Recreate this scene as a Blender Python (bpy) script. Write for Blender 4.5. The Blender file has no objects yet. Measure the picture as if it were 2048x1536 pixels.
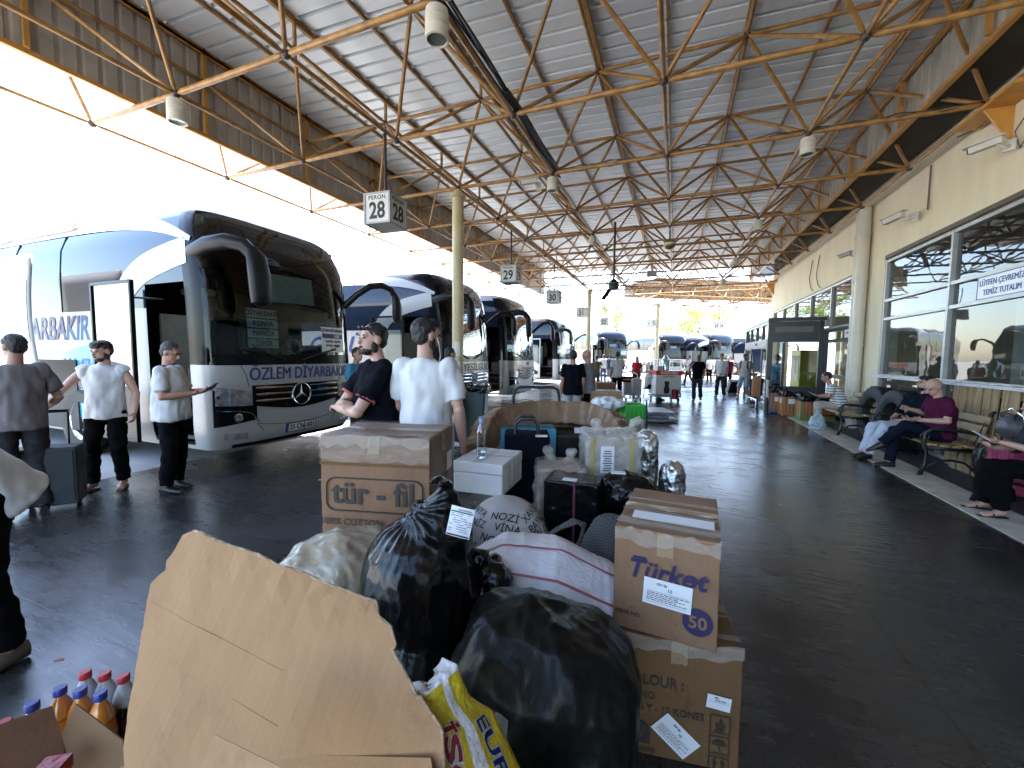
import bpy, bmesh, math, random
from math import sin, cos, pi, radians, sqrt, atan2, hypot
from mathutils import Vector, Matrix, noise
SC = bpy.context.scene
COL = SC.collection
# ---------------------------------------------------------------- camera, world, sun, exposure
cam_d = bpy.data.cameras.new("camera"); CAM = bpy.data.objects.new("camera", cam_d); COL.objects.link(CAM)
cam_d.sensor_width = 36.0; cam_d.lens = 14.418; cam_d.clip_start = 0.02; cam_d.clip_end = 2000
_R = Vector((0.929011, 0.369887, 0.011068)); _U = Vector((-0.036001, 0.060571, 0.997514)); _F = Vector((-0.368297, 0.927100, -0.069588))
CAM.matrix_world = Matrix(((_R.x, _U.x, -_F.x, 0), (_R.y, _U.y, -_F.y, 0), (_R.z, _U.z, -_F.z, 1.6), (0, 0, 0, 1)))
SC.camera = CAM
W = bpy.data.worlds.new("World"); SC.world = W; W.use_nodes = True
wn = W.node_tree.nodes; wl = W.node_tree.links
bg = wn["Background"]; sky = wn.new("ShaderNodeTexSky"); sky.sky_type = 'NISHITA'
SUN_EL, SUN_AZ = radians(70), radians(-38)
sky.sun_disc = False; sky.sun_elevation = SUN_EL; sky.sun_rotation = SUN_AZ
sky.air_density = 1.0; sky.dust_density = 1.3; sky.ozone_density = 2.0
wl.new(sky.outputs[0], bg.inputs[0]); bg.inputs[1].default_value = 0.15
sun_d = bpy.data.lights.new("sun", 'SUN'); sun_d.energy = 5.0; sun_d.angle = radians(0.5); sun_d.color = (1, .95, .87)
SUN = bpy.data.objects.new("sun", sun_d); COL.objects.link(SUN)
_s = Vector((sin(SUN_AZ) * cos(SUN_EL), cos(SUN_AZ) * cos(SUN_EL), sin(SUN_EL)))
SUN.rotation_euler = _s.to_track_quat('Z', 'Y').to_euler()
SC.view_settings.view_transform = 'Standard'; SC.view_settings.look = 'None'
SC.view_settings.exposure = 3.45; SC.view_settings.gamma = 1.0
SC.render.engine = 'CYCLES'
SC.cycles.use_denoising = True
SC.cycles.max_bounces = 8; SC.cycles.diffuse_bounces = 4; SC.cycles.glossy_bounces = 4
SC.cycles.transparent_max_bounces = 16; SC.cycles.transmission_bounces = 6
SC.cycles.caustics_reflective = False; SC.cycles.caustics_refractive = False
SC.cycles.sample_clamp_indirect = 6
# ---------------------------------------------------------------- helpers
def rgb(h):
    h = h.lstrip('#'); v = [int(h[i:i + 2], 16) / 255 for i in (0, 2, 4)]
    return tuple(c / 12.92 if c < .04045 else ((c + .055) / 1.055) ** 2.4 for c in v)
_M = {}
def pm(name, col, rough=.5, metal=0., var=.12, vscale=4., bump=0., bscale=30., col2=None, coat=0., spec=.5, stretch=None, rvar=0., coords='Object', detail=4., alpha=None, sheen=0.):
    """a procedural Principled material: noise-varied colour, optional noise bump"""
    if name in _M: return _M[name]
    m = bpy.data.materials.new(name); m.use_nodes = True; nt = m.node_tree; N = nt.nodes; L = nt.links
    b = N["Principled BSDF"]; b.inputs["Metallic"].default_value = metal; b.inputs["Roughness"].default_value = rough
    b.inputs["Specular IOR Level"].default_value = spec
    if coat: b.inputs["Coat Weight"].default_value = coat; b.inputs["Coat Roughness"].default_value = .06
    if sheen: b.inputs["Sheen Weight"].default_value = sheen
    tc = N.new("ShaderNodeTexCoord"); src = tc.outputs[coords]
    if stretch:
        mp = N.new("ShaderNodeMapping"); mp.inputs["Scale"].default_value = stretch; L.new(src, mp.inputs[0]); src = mp.outputs[0]
    nz = N.new("ShaderNodeTexNoise"); nz.inputs["Scale"].default_value = vscale; nz.inputs["Detail"].default_value = detail; L.new(src, nz.inputs[0])
    rp = N.new("ShaderNodeValToRGB"); L.new(nz.outputs[0], rp.inputs[0])
    c = col; d = col2 if col2 else tuple(max(0, x * (1 - 2 * var)) for x in col)
    rp.color_ramp.elements[0].position = .3; rp.color_ramp.elements[1].position = .7
    rp.color_ramp.elements[0].color = (*d, 1); rp.color_ramp.elements[1].color = (*c, 1)
    L.new(rp.outputs[0], b.inputs["Base Color"])
    if rvar:
        mr = N.new("ShaderNodeMapRange"); mr.inputs[3].default_value = max(.02, rough - rvar); mr.inputs[4].default_value = min(1, rough + rvar)
        L.new(nz.outputs[0], mr.inputs[0]); L.new(mr.outputs[0], b.inputs["Roughness"])
    if bump:
        n2 = N.new("ShaderNodeTexNoise"); n2.inputs["Scale"].default_value = bscale; n2.inputs["Detail"].default_value = 5; L.new(src, n2.inputs[0])
        bp = N.new("ShaderNodeBump"); bp.inputs["Strength"].default_value = bump; bp.inputs["Distance"].default_value = .02
        L.new(n2.outputs[0], bp.inputs["Height"]); L.new(bp.outputs[0], b.inputs["Normal"])
    if alpha is not None: b.inputs["Alpha"].default_value = alpha
    _M[name] = m; return m
def glass(name, tint=(.5, .55, .55), rough=.01, refl=1.0, f0=None, bump=0., power=2.2):
    """thin window pane: tinted see-through with Fresnel reflection"""
    if name in _M: return _M[name]
    m = bpy.data.materials.new(name); m.use_nodes = True; nt = m.node_tree; N = nt.nodes; L = nt.links
    N.remove(N["Principled BSDF"]); out = N["Material Output"]
    tr = N.new("ShaderNodeBsdfTransparent"); tr.inputs[0].default_value = (*tint, 1)
    gl = N.new("ShaderNodeBsdfGlossy"); gl.inputs[0].default_value = (refl, refl, refl, 1); gl.inputs["Roughness"].default_value = rough
    fr = N.new("ShaderNodeLayerWeight"); fr.inputs[0].default_value = .35
    mr = N.new("ShaderNodeMapRange"); mr.inputs[3].default_value = .07 if f0 is None else f0; mr.inputs[4].default_value = 1.
    pw = N.new("ShaderNodeMath"); pw.operation = 'POWER'; pw.inputs[1].default_value = power
    L.new(fr.outputs["Facing"], pw.inputs[0]); L.new(pw.outputs[0], mr.inputs[0])
    mx = N.new("ShaderNodeMixShader"); L.new(mr.outputs[0], mx.inputs[0]); L.new(tr.outputs[0], mx.inputs[1]); L.new(gl.outputs[0], mx.inputs[2])
    if bump:
        tc = N.new("ShaderNodeTexCoord"); nz = N.new("ShaderNodeTexNoise"); nz.inputs["Scale"].default_value = 1.5; L.new(tc.outputs["Object"], nz.inputs[0])
        bp = N.new("ShaderNodeBump"); bp.inputs["Strength"].default_value = bump; bp.inputs["Distance"].default_value = .05
        L.new(nz.outputs[0], bp.inputs["Height"]); L.new(bp.outputs[0], gl.inputs["Normal"])
    L.new(mx.outputs[0], out.inputs[0]); _M[name] = m; return m

class MB:
    """collects geometry for one mesh object"""
    def __init__(s): s.v = []; s.f = []; s.m = []; s.mi = 0
    def add(s, vs, fs):
        o = len(s.v); s.v += [tuple(x) for x in vs]
        for f in fs: s.f.append(tuple(i + o for i in f)); s.m.append(s.mi)
        return s
    def box(s, c, size, rz=0, M=None):
        x, y, z = [k / 2 for k in size]
        vs = [Vector((a * x, b * y, d * z)) for d in (-1, 1) for a, b in ((-1, -1), (1, -1), (1, 1), (-1, 1))]
        T = Matrix.Translation(c) @ (M.to_4x4() if M else Matrix.Rotation(rz, 4, 'Z'))
        return s.add([T @ v for v in vs], [(3, 2, 1, 0), (4, 5, 6, 7), (0, 1, 5, 4), (1, 2, 6, 5), (2, 3, 7, 6), (3, 0, 4, 7)])
    def bar(s, a, b, w, h, up=(0, 0, 1)):
        a, b = Vector(a), Vector(b); d = b - a; L = d.length; d.normalize(); u = Vector(up)
        if abs(d.dot(u)) > .98: u = Vector((1, 0, 0))
        x = d.cross(u).normalized(); u = x.cross(d)
        return s.box((a + b) / 2, (w, L, h), M=Matrix((x, d, u)).transposed())
    def ring(s, c, d, r, n, side=None, ry=None):
        d = Vector(d).normalized(); u = Vector(side) if side else (Vector((0, 0, 1)) if abs(d.z) < .9 else Vector((1, 0, 0)))
        x = (u - d * u.dot(d)).normalized(); y = d.cross(x); ry = r if ry is None else ry
        return [Vector(c) + x * (r * cos(2 * pi * k / n)) + y * (ry * sin(2 * pi * k / n)) for k in range(n)]
    def loft(s, rings, caps=True, closed=False):
        n = len(rings[0]); vs = [p for r in rings for p in r]; fs = []; k = len(rings)
        for i in range(k if closed else k - 1):
            i2 = (i + 1) % k
            for j in range(n):
                j2 = (j + 1) % n; fs.append((i * n + j, i * n + j2, i2 * n + j2, i2 * n + j))
        if caps and not closed: fs += [tuple(range(n - 1, -1, -1)), tuple((k - 1) * n + j for j in range(n))]
        return s.add(vs, fs)
    def cyl(s, a, b, r, r2=None, n=12, caps=True):
        a, b = Vector(a), Vector(b); d = b - a
        return s.loft([s.ring(a, d, r, n), s.ring(b, d, r if r2 is None else r2, n)], caps)
    def tube(s, pts, r, n=8, closed=False):
        P = [Vector(p) for p in pts]; rs = []; k = len(P); up = None
        for i, p in enumerate(P):
            if closed: d = P[(i + 1) % k] - P[i - 1]
            else: d = P[min(i + 1, k - 1)] - P[max(i - 1, 0)]
            d.normalize()
            if up is None: up = Vector((0, 0, 1)) if abs(d.z) < .9 else Vector((1, 0, 0))
            up = (up - d * up.dot(d)).normalized()
            rs.append(s.ring(p, d, r[i] if isinstance(r, (list, tuple)) else r, n, up))
        return s.loft(rs, True, closed)
    def ell(s, c, r, M=None, nu=14, nv=9):
        M = M.to_3x3() if M else Matrix.Identity(3); c = Vector(c); vs = [c + M @ Vector((0, 0, -r[2]))]
        for i in range(1, nv):
            t = -pi / 2 + pi * i / nv
            for j in range(nu): vs.append(c + M @ Vector((r[0] * cos(t) * cos(2 * pi * j / nu), r[1] * cos(t) * sin(2 * pi * j / nu), r[2] * sin(t))))
        vs.append(c + M @ Vector((0, 0, r[2]))); fs = []
        for j in range(nu):
            fs.append((0, 1 + (j + 1) % nu, 1 + j)); b = 1 + (nv - 2) * nu; fs.append((len(vs) - 1, b + j, b + (j + 1) % nu))
            for i in range(nv - 2):
                a = 1 + i * nu; fs.append((a + j, a + (j + 1) % nu, a + nu + (j + 1) % nu, a + nu + j))
        return s.add(vs, fs)
    def lathe(s, prof, c=(0, 0, 0), n=20, axis='Z', closed=False):
        rs = []
        for r, z in prof:
            ring = []
            for k in range(n):
                a = 2 * pi * k / n; p = (r * cos(a), r * sin(a), z)
                if axis == 'Y': p = (r * cos(a), z, -r * sin(a))
                if axis == 'X': p = (z, r * cos(a), r * sin(a))
                ring.append(Vector(c) + Vector(p))
            rs.append(ring)
        return s.loft(rs, True, closed)
    def prism(s, poly, origin, ax, ay, depth):
        """polygon in the plane (ax, ay) at origin, extruded along ax x ay by depth"""
        o, ax, ay = Vector(origin), Vector(ax), Vector(ay); nrm = ax.cross(ay).normalized() * depth; n = len(poly)
        a = [o + ax * x + ay * y for x, y in poly]; b = [p + nrm for p in a]
        fs = [tuple(range(n - 1, -1, -1)), tuple(range(n, 2 * n))] + [(i, (i + 1) % n, n + (i + 1) % n, n + i) for i in range(n)]
        return s.add(a + b, fs)
    def grid(s, fn, nu, nv, wrap=False):
        vs = [fn(i / nu, j / nv) for j in range(nv + 1) for i in range(nu + (0 if wrap else 1))]; w = nu if wrap else nu + 1
        fs = [(j * w + i, j * w + (i + 1) % w, (j + 1) * w + (i + 1) % w, (j + 1) * w + i) for j in range(nv) for i in range(nu)]
        return s.add(vs, fs)
    def mesh(s, name, mats=None, smooth=False):
        me = bpy.data.meshes.new(name); me.from_pydata(s.v, [], s.f)
        mats = mats if isinstance(mats, (list, tuple)) else [mats]
        for m in mats:
            if m: me.materials.append(m)
        if len(mats) > 1: me.polygons.foreach_set("material_index", s.m)
        if smooth: me.polygons.foreach_set("use_smooth", [True] * len(s.f))
        me.update(); return me
    def build(s, name, mats, parent=None, smooth=False, loc=None, rz=0, bevel=0, seg=2, auto=True):
        o = bpy.data.objects.new(name, s.mesh(name, mats, smooth)); COL.objects.link(o)
        if parent: o.parent = parent
        if loc is not None: o.location = loc
        o.rotation_euler.z = rz
        if bevel:
            b = o.modifiers.new("bevel", 'BEVEL'); b.width = bevel; b.segments = seg; b.limit_method = 'ANGLE'; b.angle_limit = radians(40)
        if smooth and auto:
            o.modifiers.new("split", 'EDGE_SPLIT').split_angle = radians(42)
        return o
_TMP = bpy.data.scenes.new("bench")   # small side scene, so that evaluating one object does not evaluate them all
def evald(o):
    _TMP.collection.objects.link(o); vl = _TMP.view_layers[0]; vl.update(); me = bpy.data.meshes.new_from_object(o.evaluated_get(vl.depsgraph)); _TMP.collection.objects.unlink(o); return me
def bake(o):
    """replace an object's mesh by its evaluated (modified) mesh"""
    me = evald(o); o.modifiers.clear(); old = o.data; o.data = me
    bpy.data.meshes.remove(old); return o
def fuse(mb, name, mat, parent, voxel=.012, smooth=4, wrinkle=None, sf=.5):
    """fuse overlapping closed pieces into ONE continuous smooth surface"""
    o = bpy.data.objects.new(name, mb.mesh(name, mat)); COL.objects.link(o)
    r = o.modifiers.new("r", 'REMESH'); r.mode = 'VOXEL'; r.voxel_size = voxel
    if smooth: k = o.modifiers.new("s", 'SMOOTH'); k.iterations = smooth; k.factor = sf
    bake(o); me = o.data; me.name = name
    if not me.materials: me.materials.append(mat)
    if wrinkle:
        amp, scl, seed, *bias = wrinkle; bias = bias[0] if bias else 0; nr = [v.normal.copy() for v in me.vertices]
        for v, n in zip(me.vertices, nr):
            p = v.co; q = Vector((p.x * scl[0] + seed, p.y * scl[1], p.z * scl[2]))
            v.co = p + n * (amp * (bias + noise.noise(q) + .5 * noise.noise(q * 2.1)))
    me.polygons.foreach_set("use_smooth", [True] * len(me.polygons)); me.update()
    if parent: o.parent = parent
    return o
def tag(o, label, cat, group=None, kind=None):
    if label: o["label"] = label
    if cat: o["category"] = cat
    if group: o["group"] = group
    if kind: o["kind"] = kind
    return o
def thing(name, label, cat, loc=(0, 0, 0), rz=0, group=None):
    o = bpy.data.objects.new(name, None); COL.objects.link(o); o.location = loc; o.rotation_euler.z = rz; o.empty_display_size = .1
    return tag(o, label, cat, group)
def copy_tree(o, loc, rz, label=None, parent=None):
    c = o.copy(); COL.objects.link(c)
    if parent is None: c.location = loc; c.rotation_euler.z = rz
    else: c.parent = parent
    if label: c["label"] = label
    for ch in o.children: copy_tree(ch, None, None, None, c)
    return c
def words(txt, size, mat, parent, M, name="lettering", bold=0., depth=.0015, align='CENTER', shear=0., sx=1., space=1.):
    """flat raised lettering, laid in the XY plane of matrix M (text runs along +X, up +Y)"""
    cu = bpy.data.curves.new(name, 'FONT'); cu.body = txt; cu.size = size; cu.extrude = depth; cu.offset = 0 if 'M' in txt else bold * size
    cu.align_x = align; cu.align_y = 'CENTER'; cu.shear = shear; cu.space_character = space; cu.resolution_u = 3
    t = bpy.data.objects.new(name, cu); me = evald(t)
    bpy.data.objects.remove(t); bpy.data.curves.remove(cu)
    if 'M' in txt and bold > 0:            # the outline offset closes up an M, so it is thickened by stacked shifted copies
        bm = bmesh.new(); bm.from_mesh(me); src_ = bm.verts[:] + bm.edges[:] + bm.faces[:]
        for k in range(1, 4):
            g_ = bmesh.ops.duplicate(bm, geom=src_)["geom"]
            for v in g_:
                if isinstance(v, bmesh.types.BMVert): v.co += Vector((bold * size * (-.9, .9, 0)[k - 1], bold * size * (0, 0, .6)[k - 1], .0002 * k))
        bm.to_mesh(me); bm.free()
    me.transform(Matrix.Scale(sx, 4, (1, 0, 0))); me.materials.clear(); me.materials.append(mat); me.name = name
    o = bpy.data.objects.new(name, me); COL.objects.link(o)
    if parent: o.parent = parent
    o.matrix_local = M; return o
def frame(o, x, y):
    """matrix with origin o, X axis x, Y axis y"""
    x = Vector(x).normalized(); z = x.cross(Vector(y)).normalized(); y = z.cross(x)
    return Matrix(((x.x, y.x, z.x, o[0]), (x.y, y.y, z.y, o[1]), (x.z, y.z, z.z, o[2]), (0, 0, 0, 1)))
def nz(x, y=0, z=0): return noise.noise(Vector((x, y, z)))
# ---------------------------------------------------------------- ground and floor
def floor_mat():
    m = bpy.data.materials.new("polished_dark_floor"); m.use_nodes = True; nt = m.node_tree; N = nt.nodes; L = nt.links; b = N["Principled BSDF"]
    tc = N.new("ShaderNodeTexCoord"); g = tc.outputs["Object"]
    def nzt(scale, det=6, st=None, rough=.55):
        n = N.new("ShaderNodeTexNoise"); n.inputs["Scale"].default_value = scale; n.inputs["Detail"].default_value = det; n.inputs["Roughness"].default_value = rough
        s = g
        if st: mp = N.new("ShaderNodeMapping"); mp.inputs["Scale"].default_value = st; mp.inputs["Rotation"].default_value = (0, 0, .5); L.new(g, mp.inputs[0]); s = mp.outputs[0]
        L.new(s, n.inputs[0]); return n.outputs[0]
    def mr(x, a, c, lo=.3, hi=.7):
        r = N.new("ShaderNodeMapRange"); r.inputs[1].default_value = lo; r.inputs[2].default_value = hi; r.inputs[3].default_value = a; r.inputs[4].default_value = c; L.new(x, r.inputs[0]); return r.outputs[0]
    def mul(a, c, op='MULTIPLY'):
        r = N.new("ShaderNodeMath"); r.operation = op
        for i, q in enumerate((a, c)):
            if isinstance(q, (int, float)): r.inputs[i].default_value = q
            else: L.new(q, r.inputs[i])
        return r.outputs[0]
    patch, fine, scr, big = nzt(1.3), nzt(22, 8), nzt(3.2, 8, (1, 6, 1), .7), nzt(.35, 3)
    rp = N.new("ShaderNodeValToRGB"); e = rp.color_ramp.elements; e[0].position = .25; e[1].position = .8
    e[0].color = (.013, .013, .0135, 1); e[1].color = (.056, .056, .055, 1); x = e.new(.5); x.color = (.028, .028, .028, 1)
    mixv = mul(mul(patch, .55), mul(fine, .45), 'ADD'); L.new(mixv, rp.inputs[0])
    # joints between the large slabs
    br = N.new("ShaderNodeTexBrick"); br.offset = 0; br.inputs["Scale"].default_value = 1.; br.inputs["Brick Width"].default_value = 1.2; br.inputs["Row Height"].default_value = 1.2
    br.inputs["Mortar Size"].default_value = .008; br.inputs["Color1"].default_value = (1, 1, 1, 1); br.inputs["Color2"].default_value = (.86, .86, .86, 1); br.inputs["Mortar"].default_value = (.22, .22, .22, 1)
    L.new(g, br.inputs[0])
    mx = N.new("ShaderNodeMix"); mx.data_type = 'RGBA'; mx.blend_type = 'MULTIPLY'; mx.inputs[0].default_value = .8
    L.new(rp.outputs[0], mx.inputs[6]); L.new(br.outputs[0], mx.inputs[7])
    # pale scuffs
    m2 = N.new("ShaderNodeMix"); m2.data_type = 'RGBA'; m2.inputs[7].default_value = (.09, .09, .088, 1)
    L.new(mul(mr(scr, 0, .5, .58, .78), 1.), m2.inputs[0]); L.new(mx.outputs[2], m2.inputs[6]); 
    # gum spots, drips and old oil patches
    vo = N.new("ShaderNodeTexVoronoi"); vo.inputs["Scale"].default_value = 3.4; L.new(g, vo.inputs["Vector"]); vo.inputs["Randomness"].default_value = 1.
    spot = mul(mr(vo.outputs["Distance"], 1, 0, .045, .075), mr(nzt(2.3, 2), 0, 1, .5, .56)); m3 = N.new("ShaderNodeMix"); m3.data_type = 'RGBA'; m3.inputs[7].default_value = (.20, .20, .19, 1); L.new(mul(spot, .55), m3.inputs[0]); L.new(m2.outputs[2], m3.inputs[6])
    oil = nzt(.9, 5, None, .6); m4 = N.new("ShaderNodeMix"); m4.data_type = 'RGBA'; m4.inputs[7].default_value = (.018, .018, .02, 1); L.new(mr(oil, 0, .75, .60, .68), m4.inputs[0]); L.new(m3.outputs[2], m4.inputs[6]); L.new(m4.outputs[2], b.inputs["Base Color"])
    rr = mul(mul(mr(patch, .13, .30), mr(scr, -.04, .1), 'ADD'), mr(big, -.05, .08), 'ADD'); L.new(rr, b.inputs["Roughness"])
    b.inputs["Specular IOR Level"].default_value = .75
    h = mul(mul(fine, .25), mul(scr, .8), 'ADD'); h = mul(h, mul(br.outputs[1], -.6), 'ADD')
    bp = N.new("ShaderNodeBump"); bp.inputs["Strength"].default_value = .2; bp.inputs["Distance"].default_value = .010; L.new(h, bp.inputs["Height"]); L.new(bp.outputs[0], b.inputs["Normal"])
    return m
M_FLOOR = floor_mat()
M_APRON = pm("worn_concrete_apron", (.32, .313, .30), .85, var=.18, vscale=.6, bump=.3, bscale=60)
M_KERB = pm("dirty_terrazzo_strip", (.64, .57, .46), .65, var=.25, vscale=5, bump=.15, bscale=40, col2=(.38, .34, .27))
M_PAVE = pm("dark_pavement", (.055, .055, .058), .55, var=.25, vscale=3, bump=.2, bscale=50)
def sheet(name, x0, x1, y0, y1, z, m):
    o = MB().add([(x0, y0, z), (x1, y0, z), (x1, y1, z), (x0, y1, z)], [(0, 1, 2, 3)]).build(name, m); o["kind"] = "structure"; return o
sheet("ground", -700, 700, -700, 700, -.012, M_APRON)
def plat():
    pts = [(-6.6, -12), (2.9, -12), (2.9, 23.5), (14, 31), (9.6, 37.5), (-5.6, 28), (-6.6, 25)]
    o = MB().add([(x, y, 0) for x, y in pts], [tuple(range(7))]).build("platform_floor", M_FLOOR); o["kind"] = "structure"
plat()
o = MB().box((3.14, 5, .0), (.48, 34, .02)).build("kerb_strip", M_KERB); o["kind"] = "structure"
sheet("pavement", 3.38, 4.06, -12, 22, .006, M_PAVE)

# ---------------------------------------------------------------- the canopy
M_PIPE = pm("ochre_painted_tube", (.42, .225, .062), .38, var=.22, vscale=7, col2=(.20, .095, .028), rvar=.1)
M_NODE = pm("dark_steel_node", (.05, .035, .025), .5)
M_SHEET = pm("grey_roof_sheet", (.80, .84, .88), .48, metal=.40, var=.06, vscale=1.5, rvar=.08)
M_FASC = pm("brown_ribbed_fascia", (.48, .45, .40), .6, var=.15, vscale=3)
M_CHAN = pm("orange_channel", (.62, .30, .06), .4, var=.15, vscale=5)
M_NET = pm("dark_netting", (.06, .05, .04), .8, alpha=.75)
def canopy(name, label, NX, NY, loc, rz, x0, y0, z0=5.0, zt=5.96, rise=.42, fasc=(True, True)):
    """space-frame roof: bottom nodes x0+2i, y0+2j; top nodes half a cell in; ribbed sheet on purlins"""
    T = thing(name, label, "canopy", loc, rz)
    def bar(mb, a, b, r):
        a, b = Vector(a), Vector(b); d = (b - a).normalized(); c = .11
        p = [a + d * .04, a + d * c, b - d * c, b - d * .04]; rr = [.014, r, r, .014]
        mb.loft([mb.ring(q, d, k, 8) for q, k in zip(p, rr)], False)
    B = lambda i, j: (x0 + 2 * i, y0 + 2 * j, z0)
    U = lambda i, j: (x0 + 1 + 2 * i, y0 + 1 + 2 * j, zt)
    for i in range(NX + 1):
        mb = MB()
        for j in range(NY): bar(mb, B(i, j), B(i, j + 1), .03)
        mb.build("lengthwise_chord", M_PIPE, T, True, auto=False)
    for j in range(NY + 1):
        mb = MB()
        for i in range(NX): bar(mb, B(i, j), B(i + 1, j), .036)
        mb.mi = 1
        for i in range(NX + 1): mb.ell(B(i, j), (.055, .055, .055), None, 8, 5)
        mb.build("crosswise_chord", [M_PIPE, M_NODE], T, True, auto=False)
    for i in range(NX):
        mb = MB()
        for j in range(NY - 1): bar(mb, U(i, j), U(i, j + 1), .028)
        mb.build("upper_lengthwise_chord", M_PIPE, T, True, auto=False)
    for j in range(NY):
        mb = MB()
        for i in range(NX - 1): bar(mb, U(i, j), U(i + 1, j), .03)
        mb.mi = 1
        for i in range(NX): mb.ell(U(i, j), (.05, .05, .05), None, 8, 5)
        mb.build("upper_crosswise_chord", [M_PIPE, M_NODE], T, True, auto=False)
        mb = MB()
        for i in range(NX):
            for a, b in ((0, 0), (1, 0), (0, 1), (1, 1)): bar(mb, U(i, j), B(i + a, j + b), .027)
        mb.build("web_brace", M_PIPE, T, True, auto=False)
    xa, xb = x0 + 1.0, x0 + 1 + 2 * (NX - 1) + .45; ya, yb = y0 + .2, y0 + 2 * NY - .2
    zs = lambda x: zt + .10 + rise * (xb - x) / (xb - xa)
    pur = MB()
    for i in range(NX):
        x = x0 + 1 + 2 * i
        for j in range(NY):
            if zs(x) - zt > .14: MB().bar(U(i, j), (x, y0 + 1 + 2 * j, zs(x) - .06), .04, .04).build("roof_post", M_PIPE, T)
        pur.bar((x, ya, zs(x) - .045), (x, yb, zs(x) - .045), .05, .08)
    for x in [x0 + 2 + 2 * i for i in range(NX - 1)]: pur.bar((x, ya, zs(x) - .03), (x, yb, zs(x) - .03), .035, .05)
    pur.build("purlin", M_PIPE, T)
    # ribbed sheet: trapezoid ribs run across the canopy
    prof = []; y = ya
    while y < yb: prof += [(y, 0), (y + .21, 0), (y + .225, .06), (y + .262, .06)]; y += .277
    prof.append((y, 0)); mb = MB(); n = len(prof)
    xs = [xa - .15, (xa + xb) / 2, xb]
    vs = [(x, p[0], zs(x) + p[1]) for x in xs for p in prof]
    mb.add(vs, [(a * n + k, a * n + k + 1, (a + 1) * n + k + 1, (a + 1) * n + k) for a in range(2) for k in range(n - 1)])
    mb.build("ribbed_roof_sheet", M_SHEET, T)
    def fascia(x, zlo, zhi, s):
        q = []; y = ya
        while y < yb: q += [(y, 0), (y + .13, 0), (y + .15, .03), (y + .19, .03)]; y += .21
        n = len(q); f = MB(); f.add([(x + s * p[1], p[0], z) for z in (zlo, zhi) for p in q], [(k, k + 1, n + k + 1, n + k) for k in range(n - 1)])
        f.build("ribbed_fascia", M_FASC, T)
        c = MB(); c.box((x, (ya + yb) / 2, zlo - .03), (.07, yb - ya, .06)); c.box((x + s * .055, (ya + yb) / 2, zlo - .012), (.03, yb - ya, .02)); c.box((x - s * .06, (ya + yb) / 2, zhi - .12), (.05, yb - ya, .06))
        for j in range(NY): c.box((x - s * .06, y0 + 1 + 2 * j, (zlo + zhi) / 2), (.05, .05, zhi - zlo))
        c.build("fascia_rail", M_CHAN, T)
    if fasc[0]: fascia(xa - .06, 5.17 if fasc[1] else 5.62, zs(xa) + .05, -1)
    if fasc[1]: fascia(xb + .06, 5.32, zs(xb) + .07, 1)
    return T
CAN = canopy("station_canopy", "long canopy with ochre space frame over the platform beside the cream building", 6, 14, (0, 0, 0), 0, -8.26, -4.386)
canopy("station_canopy", "farther canopy turned to the right behind the long one, above the distant coaches", 3, 13, (-4.26, 24.6, 0), radians(-60), -4.0, 2.6, fasc=(True, False), rise=.3)
MB().box((3.62, 7, 6.14), (1.5, 31, .03)).build("sun_blocking_slab", M_FASC, CAN)  # slab added over the gap at the wall to keep sunlight out
# netting between the fascia band and the wall
MB().box((3.62, 8.5, 5.31), (.62, 27, .012)).build("gutter_netting", M_NET, CAN)

# ---------------------------------------------------------------- columns
M_COLM = pm("cream_column_paint", (.50, .42, .23), .45, var=.1, vscale=3, bump=.08, bscale=15)
def col_mat():
    m = pm("chipped_cream_column", (.55, .46, .26), .5, var=.1, vscale=3); nt = m.node_tree; N = nt.nodes; L = nt.links; b = N["Principled BSDF"]
    tc = N.new("ShaderNodeTexCoord"); n = N.new("ShaderNodeTexNoise"); n.inputs["Scale"].default_value = 16; n.inputs["Detail"].default_value = 6; L.new(tc.outputs["Object"], n.inputs[0])
    sx = N.new("ShaderNodeSeparateXYZ"); L.new(tc.outputs["Object"], sx.inputs[0])
    mr = N.new("ShaderNodeMapRange"); mr.inputs[1].default_value = 0; mr.inputs[2].default_value = 1.9; mr.inputs[3].default_value = .12; mr.inputs[4].default_value = -.25; L.new(sx.outputs[2], mr.inputs[0])
    ad = N.new("ShaderNodeMath"); L.new(n.outputs[0], ad.inputs[0]); L.new(mr.outputs[0], ad.inputs[1])
    rp = N.new("ShaderNodeValToRGB"); rp.color_ramp.elements[0].position = .53; rp.color_ramp.elements[1].position = .56; L.new(ad.outputs[0], rp.inputs[0])
    mx = N.new("ShaderNodeMix"); mx.data_type = 'RGBA'; mx.inputs[7].default_value = (.16, .08, .035, 1)
    old = b.inputs["Base Color"].links[0].from_socket; L.new(rp.outputs[0], mx.inputs[0]); L.new(old, mx.inputs[6]); L.new(mx.outputs[2], b.inputs["Base Color"]); return m
M_COLC = col_mat()
M_PAPER = pm("white_paper", (.72, .71, .68), .7, var=.04)
def column(x, y, label):
    T = thing("canopy_column", label, "column", (x, y, 0), 0, "columns under the canopy")
    MB().lathe([(.115, 0), (.115, 4.86)], n=24).build("column_shaft", M_COLC, T, True)
    MB().lathe([(.16, 4.80), (.16, 4.84), (.12, 4.84), (.10, 4.92), (.03, 4.99)], n=20).build("column_cap", M_COLM, T, True)
    return T
c1 = column(-4.26, 7.614, "thick cream canopy column with notices and rusty chips, beside the green bin")
for (a, w, h, z) in ((-1.15, .11, .30, 1.72), (-1.05, .10, .16, 1.38), (-1.35, .07, .12, 1.30)):
    g = MB(); g.grid(lambda u, v: (.118 * cos(a + (u - .5) * w / .118), .118 * sin(a + (u - .5) * w / .118), z + (v - .5) * h), 6, 1); g.build("paper_notice", M_PAPER, c1, True)
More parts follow.
